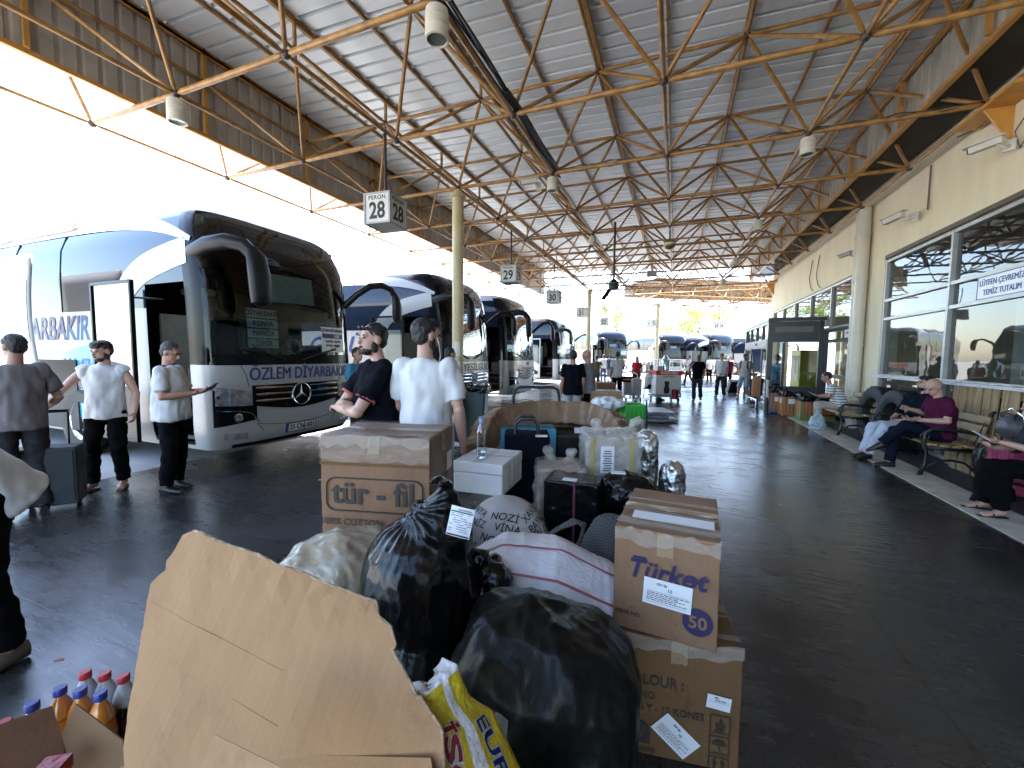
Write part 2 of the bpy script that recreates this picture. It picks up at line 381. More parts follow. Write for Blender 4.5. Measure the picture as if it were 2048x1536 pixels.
column(-4.26, 21.4, "cream canopy column between the hanging 31 and 32 boxes")
column(-1.15, 28.0, "farthest cream canopy column beside the hanging 33 box")

# ---------------------------------------------------------------- hanging platform number boxes
M_SIGN = pm("dirty_white_signbox", (.62, .60, .55), .5, var=.1, vscale=5)
M_SIGNF = pm("grey_sign_frame", (.36, .36, .36), .5)
M_INK = pm("black_ink", (.012, .012, .013), .55, var=0)
M_DKPOLE = pm("dark_hanger_pole", (.03, .02, .018), .5)
def signbox(num, loc, rz, label):
    T = thing("platform_number_sign", label, "sign", loc, rz, "hanging platform number boxes")
    s = .46; MB().box((0, 0, s / 2), (s - .02, s - .02, s - .02)).build("sign_box", M_SIGN, T, bevel=.006)
    f = MB()
    for a in (-1, 1):
        for b in (-1, 1):
            q = s / 2 - .012
            f.box((a * q, b * q, s / 2), (.03, .03, s)); f.box((a * q, 0, s / 2 + b * q), (.027, s, .027)); f.box((0, a * q, s / 2 + b * q), (s, .024, .024))
    f.build("sign_frame", M_SIGNF, T)
    MB().cyl((0, 0, s - .01), (0, 0, 5.02 - loc[2]), .022).build("hanger_pole", M_DKPOLE, T, True)
    for k in range(4):
        R_ = Matrix.Rotation(k * pi / 2, 4, 'Z'); fm = R_ @ frame((0, -s / 2 + .008, s * .40), (1, 0, 0), (0, 0, 1))
        words(num, .335, M_INK, T, fm, "platform_number", .026, sx=.84)
        words("PERON", .088, M_INK, T, R_ @ frame((0, -s / 2 + .008, s * .83), (1, 0, 0), (0, 0, 1)), "heading_word", .012, space=1.12)
    return T
for num, x, y, z, rz in (("28", -4.26, 5.34, 3.56, .06), ("29", -4.26, 10.56, 3.56, .03), ("30", -4.26, 14.83, 3.53, .0), ("31", -4.26, 19.85, 3.48, -.02), ("32", -4.2, 25.9, 3.5, .1), ("33", -1.5, 27.6, 3.5, -.75), ("34", 2.6, 30.6, 3.5, -.9)):
    signbox(num, (x, y, z), rz, "hanging white box sign reading PERON " + num)

# ---------------------------------------------------------------- drum lamps under the frame
M_DRUM = pm("cream_drum_lamp", (.60, .57, .48), .5, var=.1, vscale=9)
M_LENS = pm("grey_lamp_lens", (.16, .17, .17), .15, var=.1)
def drum(x, y, label, z=4.93, s=1.):
    T = thing("drum_lamp", label, "lamp", (x, y, z), 0, "drum lamps under the canopy frame")
    MB().lathe([(.02, .0), (.095, -.02), (.10, -.08), (.094, -.085), (.10, -.09), (.10, -.15), (.094, -.155), (.10, -.16), (.10, -.25), (.085, -.255), (.08, -.20)], n=22).build("drum_body", M_DRUM, T, True)
    MB().lathe([(0, -.235), (.083, -.24), (.083, -.228), (0, -.228)], n=20).build("lamp_lens", M_LENS, T, True)
    MB().cyl((0, 0, 0), (0, 0, .1), .02).build("stem", M_NODE, T, True)
    T.scale = (s, s, s); return T
drum(-2.26, 3.62, "large drum lamp at the top edge of the picture, above the 28 sign", s=1.15)
drum(-6.26, 3.62, "drum lamp above the roof of the nearest coach, by the outer fascia", s=1.15)
drum(-2.26, 7.62, "drum lamp below the taped cable bundle, right of the thick column")
drum(1.74, 7.62, "cream drum lamp nearest to the cream wall, high on the right")
for (x, y, l) in ((-2.26, 11.62, "drum lamp on the left cable line, second after the thick column"), (-2.26, 15.62, "small far drum lamp on the left cable line, third after the thick column"),
                  (1.74, 11.62, "drum lamp on the right line, second from the cream wall lamp"), (1.74, 15.62, "small drum lamp on the right line, third from the camera"),
                  (1.74, 19.62, "tiny drum lamp on the right line near the far end of the canopy"), (-6.26, 15.62, "tiny drum lamp near the outer fascia left of the 30 sign")): drum(x, y, l)
bl = thing("ball_lamp", "round brass coloured ball lamp under the middle of the canopy frame", "lamp", (-.26, 12.0, 4.62))
MB().ell((0, 0, 0), (.16, .16, .145)).build("ball_body", pm("brass_ball", (.32, .22, .10), .35, metal=.6), bl, True); MB().lathe([(.165, -.02), (.165, .02), (.15, .03), (.15, -.03)], n=20).build("ball_band", M_SIGN, bl, True); MB().cyl((0, 0, .1), (0, 0, .38), .02).build("stem", M_NODE, bl)
# taped cable bundle along the left line of the frame
M_CABLE = pm("black_cable", (.015, .014, .013), .5)
cb = MB(); R0 = random.Random(4)
for k in range(5):
    cb.tube([(-2.26 + .05 + .03 * sin(k * 1.7 + y), y, 5.03 + .035 * k * .6 + .02 * sin(y * 1.3 + k)) for y in [2.6 + .33 * i for i in range(17)]], .014, 6)
cb.tube([(-2.2, 5.2, 5.06), (-2.19, 5.8, 5.07), (-2.2, 6.6, 5.06), (-2.2, 7.4, 5.05)], [.05, .06, .06, .04], 10)
tag(cb.build("cable_bundle", M_CABLE, smooth=True), "black cable bundle taped along the ochre frame above the thick column", "cables")
cb = MB()
for k in range(4): cb.tube([(-2.2 + .5 * i, 7.62 + .05 * sin(i * 2.1 + k), 5.05 - .04 * sin(i * 1.9 + k * 1.3) - .03) for i in range(13)], .009, 5)
tag(cb.build("loose_cable", M_CABLE, smooth=True), "thin loose cables strung across the frame to the cream wall", "cables")
fan = thing("hanging_fan", "black fan with blades hanging low on a long pole in the middle", "fan", (-1.55, 10.9, 3.45))
MB().cyl((0, 0, .1), (0, 0, 1.56), .028).build("drop_pole", M_DKPOLE, fan, True)
MB().lathe([(.05, -.14), (.13, -.12), (.14, .04), (.06, .12), (.03, .14)], n=16).build("motor_housing", M_CABLE, fan, True)
for k in range(3):
    b = MB(); a = .4 + k * 2.1; d = Vector((cos(a), sin(a), -.12 if k != 1 else -.9)).normalized(); b.bar(d * .1, d * .52, .15, .012); b.build("fan_blade", M_CABLE, fan, bevel=.004)
sp = MB(); sp.box((0, 0, 0), (.34, .16, .2)); sp.box((0, .05, .17), (.04, .04, .3)); tag(sp.build("loudspeaker_box", pm("grey_box_paint", (.35, .36, .36), .5), loc=(-.9, 15.6, 4.55), rz=.3, bevel=.01), "small grey box hung under the frame to the right of the fan", "loudspeaker")
def cctv(name, loc, rz, label, col=M_SIGN, s=1.):
    T = thing(name, label, "camera", loc, rz, "security cameras")
    MB().bar((0, 0, 0), (0, .30, -.04), .085, .085).build("camera_body", col, T, bevel=.012)
    MB().bar((0, -.03, .052), (0, .36, .01), .10, .012).build("sun_shield", col, T, bevel=.003)
    MB().cyl((0, .29, -.04), (0, .312, -.043), .034).build("camera_lens", M_INK, T, True)
    m = MB(); m.cyl((0, .06, -.03), (.06, .0, -.09), .016); m.cyl((.06, 0, -.09), (.14, -.03, -.06), .018); m.box((.15, -.03, -.05), (.03, .11, .14)); m.build("mount_bracket", col, T, True)
    T.scale = (s, s, s); return T
cctv("security_camera", (-2.52, 7.5, 4.86), 1.9, "white security camera clamped to the frame beside the taped cables")

# ---------------------------------------------------------------- terminal building
M_WALL = pm("cream_render", (.74, .655, .48), .8, var=.07, vscale=2.2, bump=.15, bscale=25, stretch=(1, 1, .3), detail=9)
M_WFR = pm("aluminium_frame", (.42, .42, .41), .4, var=.1, metal=.3)
M_WGL = glass("dark_window_glass", (.46, .52, .53), .012, f0=.06, bump=.04, power=4.2)
M_DGREY = pm("anthracite_frame", (.045, .055, .06), .35, var=.1)
M_INT = pm("interior_plaster", (.38, .38, .36), .8, var=.05)
M_INTF = pm("interior_floor", (.22, .22, .21), .3, var=.1)
BLD = thing("terminal_building", "cream rendered terminal building with a long row of big windows along the platform", "building", (4.0, 0, 0))
def bpart(name, boxes, mat, bevel=0, par=None):
    m = MB()
    for c, s in boxes: m.box(c, s)
    return m.build(name, mat, par or BLD, bevel=bevel)
YN, YF, WT = -8.0, 22.0, .3
wx = WT / 2
bpart("wall", [((wx, (YN + YF) / 2, 5.15), (WT, YF - YN, 2.94)), ((wx, 11.62, 1.84), (WT, 1.28, 3.68)), ((wx, 21.75, 1.84), (WT, .5, 3.68)), ((wx, -7.75, 1.84), (WT, .5, 3.68))], M_WALL)
bpart("wall", [((5.2, YN + .15, 3.3), (9.8, .3, 6.6))], M_WALL)
bpart("wall", [((5.2, YF - .15, 4.8), (9.8, .3, 3.6))] + [((.6 + 1.9 * k, YF - .15, 1.5), (.16, .28, 3.0)) for k in range(2)] + [((6.35, YF - .15, 1.5), (7.4, .28, 3.0))], M_WALL)
bpart("roof", [((5.2, 7, 6.76), (10.6, 30.4, .2))], M_INT)
bpart("ceiling", [((5.2, 7, 4.4), (9.7, 29.3, .1))], M_INT)
bpart("indoor_floor", [((5.15, 7, .0), (10.2, 29.3, .03))], M_INTF)
bw = []
for k in range(8): bw.append(((10.2, -7.3 + 4.1 * k, 2.2), (.25, .7, 4.4)))
bw += [((10.2, 7, .4), (.2, 29, .8)), ((10.2, 7, 3.9), (.2, 29, 1.0)), ((10.1, 7, 2.2), (.1, 29, 4.4))]
bpart("back_wall", bw, M_INT)
bpart("indoor_pillar", [((2.4, 10.9, 2.2), (.5, .5, 4.4)), ((2.4, 3.0, 2.2), (.5, .5, 4.4)), ((2.4, 18.9, 2.2), (.5, .5, 4.4))], M_SIGN)
bpart("window_head_trim", [((-.012, 2.0, 3.715), (.02, 17.9, .07))], pm("dark_brown_trim", (.09, .06, .045), .6))
def window(y0, y1, z0, z1, ycuts, zcuts, fr=M_WFR, w=.055):
    T = MB().add([(.07, y0, z0), (.07, y1, z0), (.07, y1, z1), (.07, y0, z1)], [(0, 3, 2, 1)]).build("window_glass", M_WGL, BLD)
    bx = []
    for y in [y0 + w / 2] + ycuts + [y1 - w / 2]: bx.append(((.06, y, (z0 + z1) / 2), (.10, w, z1 - z0)))
    for z in [z0 + w / 2] + zcuts + [z1 - w / 2]: bx.append(((.062, (y0 + y1) / 2, z), (.092, y1 - y0 - 2 * w, w)))
    bpart("window_frame", bx, fr)
window(-7.5, 10.98, .02, 3.66, [-5.1, -2.8, -.5, 1.8, 4.1, 6.4, 8.75], [1.27, 2.44, 2.82])
window(12.26, 21.5, 2.44, 3.66, [14.2, 16.1, 18.0, 19.8], [])
window(12.26, 14.6, .02, 2.44, [], [1.12, 2.1], M_DGREY, .09)
bpart("window_sill", [((-.03, 1.7, 1.25), (.16, 18.5, .04))], pm("pale_sill", (.62, .64, .64), .3))
M_PLATE = pm("white_signplate", (.78, .79, .80), .4, var=.04); M_BLUE = pm("blue_ink", (.03, .07, .30), .5, var=0)
sg = thing("window_notice", "white notice in blue letters on the near window asking to keep the place clean", "sign", (4.03, 7.6, 2.63))
MB().box((0, 0, 0), (.012, .98, .33)).build("notice_panel", M_PLATE, sg)
fb = MB()
for a in (-1, 1): fb.box((-.008, a * .48, 0), (.004, .012, .32)); fb.box((-.008, 0, a * .156), (.004, .948, .012))
fb.build("notice_border", M_BLUE, sg)
for t, z in (("LÜTFEN ÇEVREMİZİ", .06), ("TEMİZ TUTALIM", -.075)): words(t, .112, M_BLUE, sg, frame((-.0085, 0, z), (0, -1, 0), (0, 0, 1)), "notice_lettering", .012, sx=.86)
sg = thing("door_notice", "small white notice with faint letters in the window above the bins", "sign", (4.03, 12.75, 2.26)); MB().box((0, 0, 0), (.012, .62, .22)).build("notice_panel", M_PLATE, sg); words("GİRİŞ KAPISI", .075, pm("grey_ink", (.2, .17, .2), .6), sg, frame((-.0085, 0, 0), (0, -1, 0), (0, 0, 1)), "notice_lettering", .01)
# rain pipes
M_PVC = pm("cream_drain_pipe", (.60, .56, .46), .4, var=.08, vscale=3)
for y, r, l in ((12.02, .085, "slimmer cream drain pipe, the farther one of the pair on the wall"), (11.76, .115, "fatter cream drain pipe, the nearer one of the pair on the wall")):
    T = thing("drain_pipe", l, "pipe", (3.87, y, 0), 0, "drain pipes on the wall")
    MB().tube([(0, 0, 0), (0, 0, 4.5), (0, 0, 4.62), (.0, .02, 5.0)], r, 18).build("pipe", M_PVC, T, True)
    for z in (1.9, 3.4, 4.4): MB().lathe([(r, z), (r + .015, z), (r + .015, z + .06), (r, z + .06)], n=20, closed=True).build("pipe_collar", M_PVC, T, True)
cctv("security_camera", (3.72, 9.65, 4.22), .45, "long white security camera on the wall left of the big windows", s=1.15)
cctv("security_camera", (3.78, 7.35, 4.42), .9, "pale security camera with trailing cables, high on the wall at the right edge")
cctv("security_camera", (3.80, 12.25, 4.13), .6, "small dark security camera beside the drain pipes", M_SIGNF, .9)
M_DUST = pm("dusty_cable", (.12, .10, .10), .6)
for paths, r_, l in ((([(3.97, 7.2, 5.0), (3.96, 7.15, 4.8), (3.96, 7.5, 4.55), (3.97, 7.4, 4.3), (3.98, 7.25, 4.5), (3.98, 7.1, 4.1), (3.98, 7.0, 3.8)],), .008, "thin purple grey cable looping round the camera at the right picture edge"),
    (([(3.97, 7.22, 4.95), (3.97, 7.0, 4.6), (3.97, 6.8, 4.45), (3.97, 6.6, 3.9)],), .008, "second thin cable falling beside the camera at the right picture edge"), (([(3.9, 8.6, 5.02), (3.92, 8.0, 4.9), (3.95, 7.3, 4.98)],), .01, "cable sagging along the top of the wall towards the orange bracket"),
    (([(3.97, 15.3, 4.75), (3.95, 15.45, 4.2), (3.97, 15.35, 3.9), (3.97, 15.1, 3.75)],), .012, "nearer hanging cable on the far part of the cream wall"), (([(3.97, 16.0, 4.75), (3.95, 16.15, 4.2), (3.97, 16.05, 3.9), (3.97, 15.8, 3.75)],), .012, "farther hanging cable on the far part of the cream wall"), (([(3.97, 9.45, 4.95), (3.97, 9.45, 4.2)],), .014, "straight conduit running down to the long white camera")):
    w = MB()
    for q_ in paths: w.tube(q_, r_, 6)
    tag(w.build("wall_cable", M_DUST, smooth=True), l, "cable", "cables on the cream wall")
for y, l in ((7.614, "orange triangular bracket holding the frame at the right edge of the picture"), (21.7, "orange triangular bracket at the far end of the cream wall")):
    b = MB(); b.prism([(0, 0), (0, .12), (-.34, .04), (-.34, -.0)], (4.0, y - .6, 4.93), (1, 0, 0), (0, 0, 1), -1.2); b.prism([(0, -.5), (0, 0), (-.3, 0)], (4.0, y + .02, 4.93), (1, 0, 0), (0, 0, 1), .03)
    tag(b.build("wall_bracket", M_CHAN), l, "bracket", "orange brackets on the wall")
# ---------------------------------------------------------------- entrance vestibule
VES = thing("entrance_vestibule", "dark grey glazed entrance porch with sliding doors on the platform", "entrance", (2.6, 14.6, 0))
M_VGL = glass("porch_glass", (.72, .78, .77), .01, f0=.10)
def vp(name, boxes, mat=M_DGREY, bevel=0): return bpart(name, boxes, mat, bevel, VES)
H = 2.72; LY = 4.3
for q_ in (((.07, .07, H / 2), (.14, .14, H)), ((.07, LY, H / 2), (.14, .14, H)), ((1.36, .05, H / 2), (.10, .10, H))): vp("corner_post", [q_])
vp("porch_roof", [((.70, LY / 2, H + .05), (1.46, LY + .25, .10))])
vp("head_panel", [((.72, .06, 2.40), (1.16, .11, .62)), ((.06, LY / 2, 2.06), (.14, LY - .2, .26)), ((.06, LY / 2, H - .04), (.12, LY - .2, .08))])
vp("light_strip", [((.66, -.004, 2.47), (.98, .02, .17))], pm("grey_strip", (.17, .18, .17), .5))
vp("side_frame", [((.72, .06, .38), (1.16, .09, .76)), ((.44, .06, 1.42), (.07, .08, 1.32)), ((.20, .062, .86), (.44, .07, .05))])
MB().add([(.14, .06, .76), (1.31, .06, .76), (1.31, .06, 2.09), (.14, .06, 2.09)], [(0, 1, 2, 3)]).build("side_glass", M_VGL, VES)
fr = []
for y in (1.05, 2.15, 3.25): fr.append(((.062, y, 2.44), (.10, .06, .50)))
vp("transom_bar", fr)
MB().add([(.06, .14, 2.19), (.06, LY - .07, 2.19), (.06, LY - .07, 2.68), (.06, .14, 2.68)], [(0, 3, 2, 1)]).build("transom_glass", M_VGL, VES)
for y, l in ((.16, 0), (3.1, 1)):
    d = MB(); d.box((0, .03, 1.0), (.045, .06, 1.9)); d.box((0, .99, 1.0), (.045, .06, 1.9)); d.box((0, .51, .08), (.045, .90, .14)); d.box((0, .51, .92), (.04, .90, .05)); d.box((0, .51, 1.92), (.045, .90, .07))
    D = d.build("sliding_door", M_DGREY, VES, loc=(.06, y, .01))
    MB().add([(0, .06, .15), (0, .96, .15), (0, .96, 1.88), (0, .06, 1.88)], [(0, 3, 2, 1)]).build("door_glass", M_VGL, D)
MB().ell((-.02, 1.8, 2.07), (.03, .06, .035)).build("door_sensor", M_INK, VES, True)
# ---------------------------------------------------------------- coaches
def paint(name, col, inside=(.02, .02, .022)):
    m = pm(name, col, .32, var=.06, vscale=1.2, coat=.2); nt = m.node_tree; N = nt.nodes; L = nt.links; b = N["Principled BSDF"]
    g = N.new("ShaderNodeNewGeometry"); mx = N.new("ShaderNodeMix"); mx.data_type = 'RGBA'; mx.inputs[7].default_value = (*inside, 1)
    old = b.inputs["Base Color"].links[0].from_socket; L.new(g.outputs["Backfacing"], mx.inputs[0]); L.new(old, mx.inputs[6]); L.new(mx.outputs[2], b.inputs["Base Color"]); return m
M_BWHITE = paint("coach_white_paint", (.40, .395, .38)); M_BSILV = paint("coach_silver_paint", (.50, .50, .50))
M_BBLACK = pm("gloss_black_panel", (.006, .006, .007), .18, var=0, spec=.12)
M_BGLASS = pm("coach_side_glass", (.010, .016, .030), .05, var=0, spec=.32)
M_WSCR = glass("coach_windscreen", (.40, .47, .48), .015, f0=.02)
M_CLEAR = glass("clear_cab_glass", (.75, .80, .80), .01, f0=.05)
M_PLAS = pm("black_plastic", (.010, .010, .011), .42, var=.1, spec=.3)
M_CHROME = pm("chrome", (.72, .72, .72), .12, metal=1., var=.02)
M_RUB = pm("tyre_rubber", (.022, .022, .022), .75, var=.2, bump=.1, bscale=40)
M_LAMP = pm("headlamp_lens", (.58, .60, .64), .06, metal=.5, var=.3, vscale=14)
M_BINT = pm("cab_interior", (.012, .012, .014), .7, var=.2); M_BEIGE = pm("cab_fridge_panel", (.30, .29, .25), .6)
M_LBLUE = pm("coach_sky_blue", (.03, .30, .62), .25, var=.06, coat=.6); M_NAVY = pm("coach_navy_letter", (.008, .045, .20), .45, var=.1); M_CYAN = pm("coach_pale_blue", (.28, .58, .78), .25, var=.05, coat=.5)
M_RED = pm("coach_red_letter", (.50, .035, .02), .35, var=.05); M_ORNG = pm("coach_orange_letter", (.55, .11, .03), .35, var=.05)
M_PURP = pm("purple_ink", (.07, .035, .17), .5, var=0); M_TEALP = pm("teal_plate", (.42, .58, .56), .5, var=.04)
XF = [(.28, -.10), (.42, -.02), (.6, 0), (1.1, 0), (1.43, -.02), (2.4, -.07), (3.0, -.15), (3.45, -.34), (3.58, -.56), (3.66, -.9), (3.72, -1.6), (3.76, -2.6)]
WF = [(.28, 1.20), (.45, 1.26), (.6, 1.275), (2.8, 1.275), (3.15, 1.25), (3.4, 1.17), (3.55, 1.05), (3.66, .88), (3.72, .68), (3.76, .40)]
def lerp(T, z):
    if z <= T[0][0]: return T[0][1]
    for (a, p), (b, q) in zip(T, T[1:]):
        if z <= b: return p + (q - p) * (z - a) / (b - a)
    return T[-1][1]
BR, BN = .36, 3.4
def fpt(y, z, off=0.):
    """point on the rounded coach front at lateral y, height z, pushed out by off"""
    w = lerp(WF, z)
    def g(y):
        t = min(1, abs(y) / w); s = t ** (BN / 2); return lerp(XF, z) - BR * (1 - max(0, 1 - s * s) ** (1 / BN))
    x = g(y)
    if off:
        e = .01; n = Vector((1, -(g(min(w * .998, y + e)) - g(max(-w * .998, y - e))) / (2 * e), 0)); n.normalize(); return (x + n.x * off, y + n.y * off, z)
    return (x, y, z)
def spt(x, z, off=.006): return (x, -(lerp(WF, z) + off), z)
def strip(mb, lo, hi, x0, x1, n=24, m=4, fn=spt):
    mb.grid(lambda u, v: fn(x0 + (x1 - x0) * u, lo(x0 + (x1 - x0) * u) + (hi(x0 + (x1 - x0) * u) - lo(x0 + (x1 - x0) * u)) * v), n, m)
def ribbon(mb, path, w, fn=spt, n=6):
    """band of half-width w(t) along a smoothed 2-D path mapped on the body"""
    P = [Vector((*p, 0)) for p in path]; pts = []
    for i in range(len(P) - 1):
        a, b, c, d = P[max(0, i - 1)], P[i], P[i + 1], P[min(len(P) - 1, i + 2)]
        for k in range(n):
            t = k / n; pts.append(.5 * ((2 * b) + (c - a) * t + (2 * a - 5 * b + 4 * c - d) * t * t + (3 * b - a - 3 * c + d) * t ** 3))
    pts.append(P[-1]); vs = []; N_ = len(pts)
    for i, p in enumerate(pts):
        d = (pts[min(i + 1, N_ - 1)] - pts[max(i - 1, 0)]).normalized(); q = Vector((-d.y, d.x, 0)) * (w(i / (N_ - 1)) if callable(w) else w)
        for k in range(4): r = p + q * (1 - 2 * k / 3); vs.append(fn(r.x, r.y))
    mb.add(vs, [(i * 4 + k, i * 4 + k + 1, i * 4 + 4 + k + 1, i * 4 + 4 + k) for i in range(N_ - 1) for k in range(3)])
def wrapwords(txt, size, mat, par, yc, zc, name="lettering", off=.006, fit=None, **kw):
    o = words(txt, size, mat, par, Matrix.Identity(4), name, **kw)
    if fit:
        xs = [v.co.x for v in o.data.vertices]; a, b = min(xs), max(xs)
        for v in o.data.vertices: v.co.x = fit[0] + (v.co.x - a) * (fit[1] - fit[0]) / (b - a) - yc
    for v in o.data.vertices: v.co = fpt(max(-1.25, min(1.25, yc + v.co.x)), zc + v.co.y, off + v.co.z)
    return o
def sidewords(txt, size, mat, par, xc, zc, name="lettering", off=.008, **kw):
    o = words(txt, size, mat, par, Matrix.Identity(4), name, **kw)
    for v in o.data.vertices: v.co = spt(xc + v.co.x, zc + v.co.y, off + v.co.z)
    return o
ZROWS = [.28, .34, .42, .5, .6, .8, 1.0, 1.2, 1.43, 1.5, 1.75, 2.0, 2.2, 2.52, 2.7, 2.85, 3.0, 3.15, 3.3, 3.42, 3.5, 3.58, 3.64, 3.69, 3.73, 3.76]
NPH = 22
def coach(label, loc, rz, group="coaches parked at the platform", door='leaf', gbase=2.2, cap=M_BBLACK, body=M_BWHITE, LEN=12.2, detail=True, arch=True, mirrors=2, sc=1.0):
    T = thing("coach", label, "coach", loc, rz, group)
    # outline of one horizontal slice, from the rear door-side corner round the front to the far rear corner
    SX = [-LEN, -LEN + .5, -10.6, -9.0, -7.5, -6.0, -4.6, -3.6, -2.6, -2.05]
    def outline(z):
        w, xf = lerp(WF, z), lerp(XF, z); side = []
        xa = xf - BR
        for x in SX: side.append((x - .4 if False else x, w))
        for t in (.40, .80, .93): side.append((-2.05 + (xa - .0 + 2.05) * t, w))
        fr = []
        for k in range(NPH + 1):
            ph = -pi / 2 + pi * k / NPH; s = abs(sin(ph)); c = max(0, cos(ph))
            fr.append((xf - BR * (1 - c ** (2 / BN)), (1 if ph > 0 else -1) * w * s ** (2 / BN)))
        return [(x, -y) for x, y in side] + fr + [(x, y) for x, y in reversed(side)]
    rows = [[(x, y, z) for x, y in outline(z)] for z in ZROWS]; nc = len(rows[0]); ns = len(SX) + 3
    parts = {}
    def put(k, f): parts.setdefault(k, MB()).add(f, [(0, 1, 2, 3)])
    for r in range(len(ZROWS) - 1):
        z0, z1 = ZROWS[r], ZROWS[r + 1]
        for c in range(nc - 1):
            q = [rows[r][c], rows[r][c + 1], rows[r + 1][c + 1], rows[r + 1][c]]; k = 'body'
            front = ns <= c < ns + NPH; fk = c - ns; sidei = c if c < ns else (nc - 2 - c if c >= ns + NPH else -1); near = c < ns
            if front or sidei in (ns - 1,):
                edge = front and (fk < 2 or fk >= NPH - 2)
                if z0 >= 1.43 and z1 <= 3.5: k = ('pillar' if near or (front and fk < 2) else 'pillar2') if (edge or not front) else 'windscreen'
                elif z0 >= 3.5: k = 'cap'
            if not front and sidei != ns - 1:
                if gbase <= z0 and z1 <= 3.42: k = 'side'
                elif 1.75 <= z0 and z1 <= 3.0 and sidei >= 10: k = 'cab' if not near else 'side'
                if z0 >= 3.42 and sidei >= 8: k = 'cap'
                if near and sidei in (ns - 3, ns - 2) and z0 >= .34 and z1 <= 2.52: k = None if door else 'door'
            if not front and sidei == ns - 1 and near and .34 <= z0 and z1 <= 2.52: k = 'pillar' if z0 >= 1.43 else 'body'
            if k: put(k, q)
    top = rows[-1]; body_b = parts['body']
    parts['cap'].add([top[i] for i in range(ns - 5, nc - ns + 5)], [tuple(range(nc - 2 * ns + 10))])
    body_b.add(top, [tuple(range(nc))] if cap is body else [tuple(list(range(ns - 4)) + list(range(nc - ns + 4, nc)))])
    rear = [rows[i][0] for i in range(len(rows))] + [rows[i][-1] for i in reversed(range(len(rows)))]
    body_b.add(rear, [tuple(range(len(rear)))])
    for k, nm, mt in (('body', "body", body), ('windscreen', "windscreen", M_WSCR), ('pillar', "screen_pillar", M_BBLACK), ('pillar2', "screen_pillar", M_BBLACK), ('cap', "roof_cap", cap), ('side', "side_window_band", M_BGLASS), ('cab', "cab_window", M_CLEAR), ('door', "door", M_BGLASS)):
        if k in parts:
            o = parts[k].build(nm, mt, T)
            bm = bmesh.new(); bm.from_mesh(o.data); bmesh.ops.remove_doubles(bm, verts=bm.verts, dist=.0005); bm.to_mesh(o.data); bm.free()
            o.data.polygons.foreach_set("use_smooth", [True] * len(o.data.polygons)); es = o.modifiers.new("split", 'EDGE_SPLIT'); es.split_angle = radians(35)
    # interior that shows through the screen and the door
    m = MB(); m.box((-1.9, 0, 1.0), (3.6, 2.4, .06)); m.box((-.62, 0, 1.2), (.5, 2.2, .36)); m.box((-.9, .35, .75), (1.1, 1.6, .5)); m.box((-1.2, -.35, .68), (1.2, .05, .66)); m.build("dashboard", M_BINT, T, bevel=.03); MB().box((-.9, 0, 3.33), (1.0, 2.2, .12)).build("cab_locker", M_BINT, T, bevel=.03); MB().box((-4.0, 0, 1.9), (.05, 2.4, 2.6)).build("cab_curtain", M_BINT, T)
    for (x, y) in ((-1.6, .62), (-2.6, .75), (-2.6, -.7), (-3.3, .75), (-3.3, -.7)): s = MB(); s.box((x, y, 1.45), (.48, .48, .16)); s.box((x - .26, y, 1.85), (.12, .48, .75)); s.box((x - .27, y, 2.33), (.11, .28, .2)); s.build("coach_seat", pm("seat_cloth", (.018, .018, .022), .85), T, bevel=.04)
    for i in range(3): MB().box((-1.0, -1.0 + .24 * i, .42 + .2 * i), (1.1, .30, .05)).build("door_step", M_PLAS, T)
    MB().box((-1.52, -.74, 1.6), (.08, .62, 1.1)).build("fridge_panel", M_BEIGE, T, bevel=.02)
    w = MB(); w.tube([(-.95 + .08 * sin(a), .62 + .22 * cos(a), 1.62 + .22 * sin(a)) for a in [2 * pi * i / 18 for i in range(18)]], .016, 6, True); w.cyl((-.95, .62, 1.62), (-.8, .62, 1.45), .04); w.build("steering_wheel", M_PLAS, T, True)
    # wheels
    def wheel(x, y):
        s = 1 if y > 0 else -1
        W_ = MB().lathe([(.30, -.14), (.46, -.15), (.50, -.10), (.50, .10), (.46, .15), (.30, .14)], (x, y, .50), 28, 'Y', True).build("wheel", M_RUB, T, True)
        r = MB().lathe([(.0, s * .06), (.10, s * .08), (.13, s * .03), (.24, s * .05), (.30, s * .14), (.32, s * .12), (.31, 0), (0, 0)], (x, y, .50), 24, 'Y')
        for i in range(10): a = i * pi / 5; r.cyl((x + .19 * cos(a), y + s * .03, .5 + .19 * sin(a)), (x + .19 * cos(a), y + s * .075, .5 + .19 * sin(a)), .022, n=6)
        r.build("rim", M_CHROME, W_, True)
    for x in (-3.2, -9.4): wheel(x, -1.17); wheel(x, 1.17)
    for x in (-3.2, -9.4):
        for y in (-1, 1): MB().lathe([(.51, 0), (.62, 0), (.62, y * .03), (.51, y * .03)], (x, y * 1.262, .54), 28, 'Y', True).build("wheel_arch", M_PLAS, T)
    MB().box((-6.5, 0, .38), (10.5, 2.1, .25)).build("underframe", M_PLAS, T)
    # mirrors
    def mirror(pts, head, rad):
        A = MB(); A.tube(pts, rad, 12)
        mm = A.build("mirror_arm", M_PLAS, T, True)
        h = MB(); h.loft([h.ring(p, (0, 0, -1), rx, 14, (0, 1, 0), ry) for p, rx, ry in head]); h.build("mirror_head", M_PLAS, mm, True)
    mirror([(-.45, -1.2, 2.9), (-.15, -1.22, 2.97), (.12, -1.16, 3.0), (.3, -1.06, 2.96), (.38, -.98, 2.84)], [((.37, -1.0, 2.95), .06, .05), ((.40, -.97, 2.85), .13, .075), ((.41, -.94, 2.6), .15, .09), ((.41, -.92, 2.35), .15, .09), ((.40, -.92, 2.24), .13, .08), ((.40, -.92, 2.20), .05, .04)], [.10, .10, .095, .09, .09])
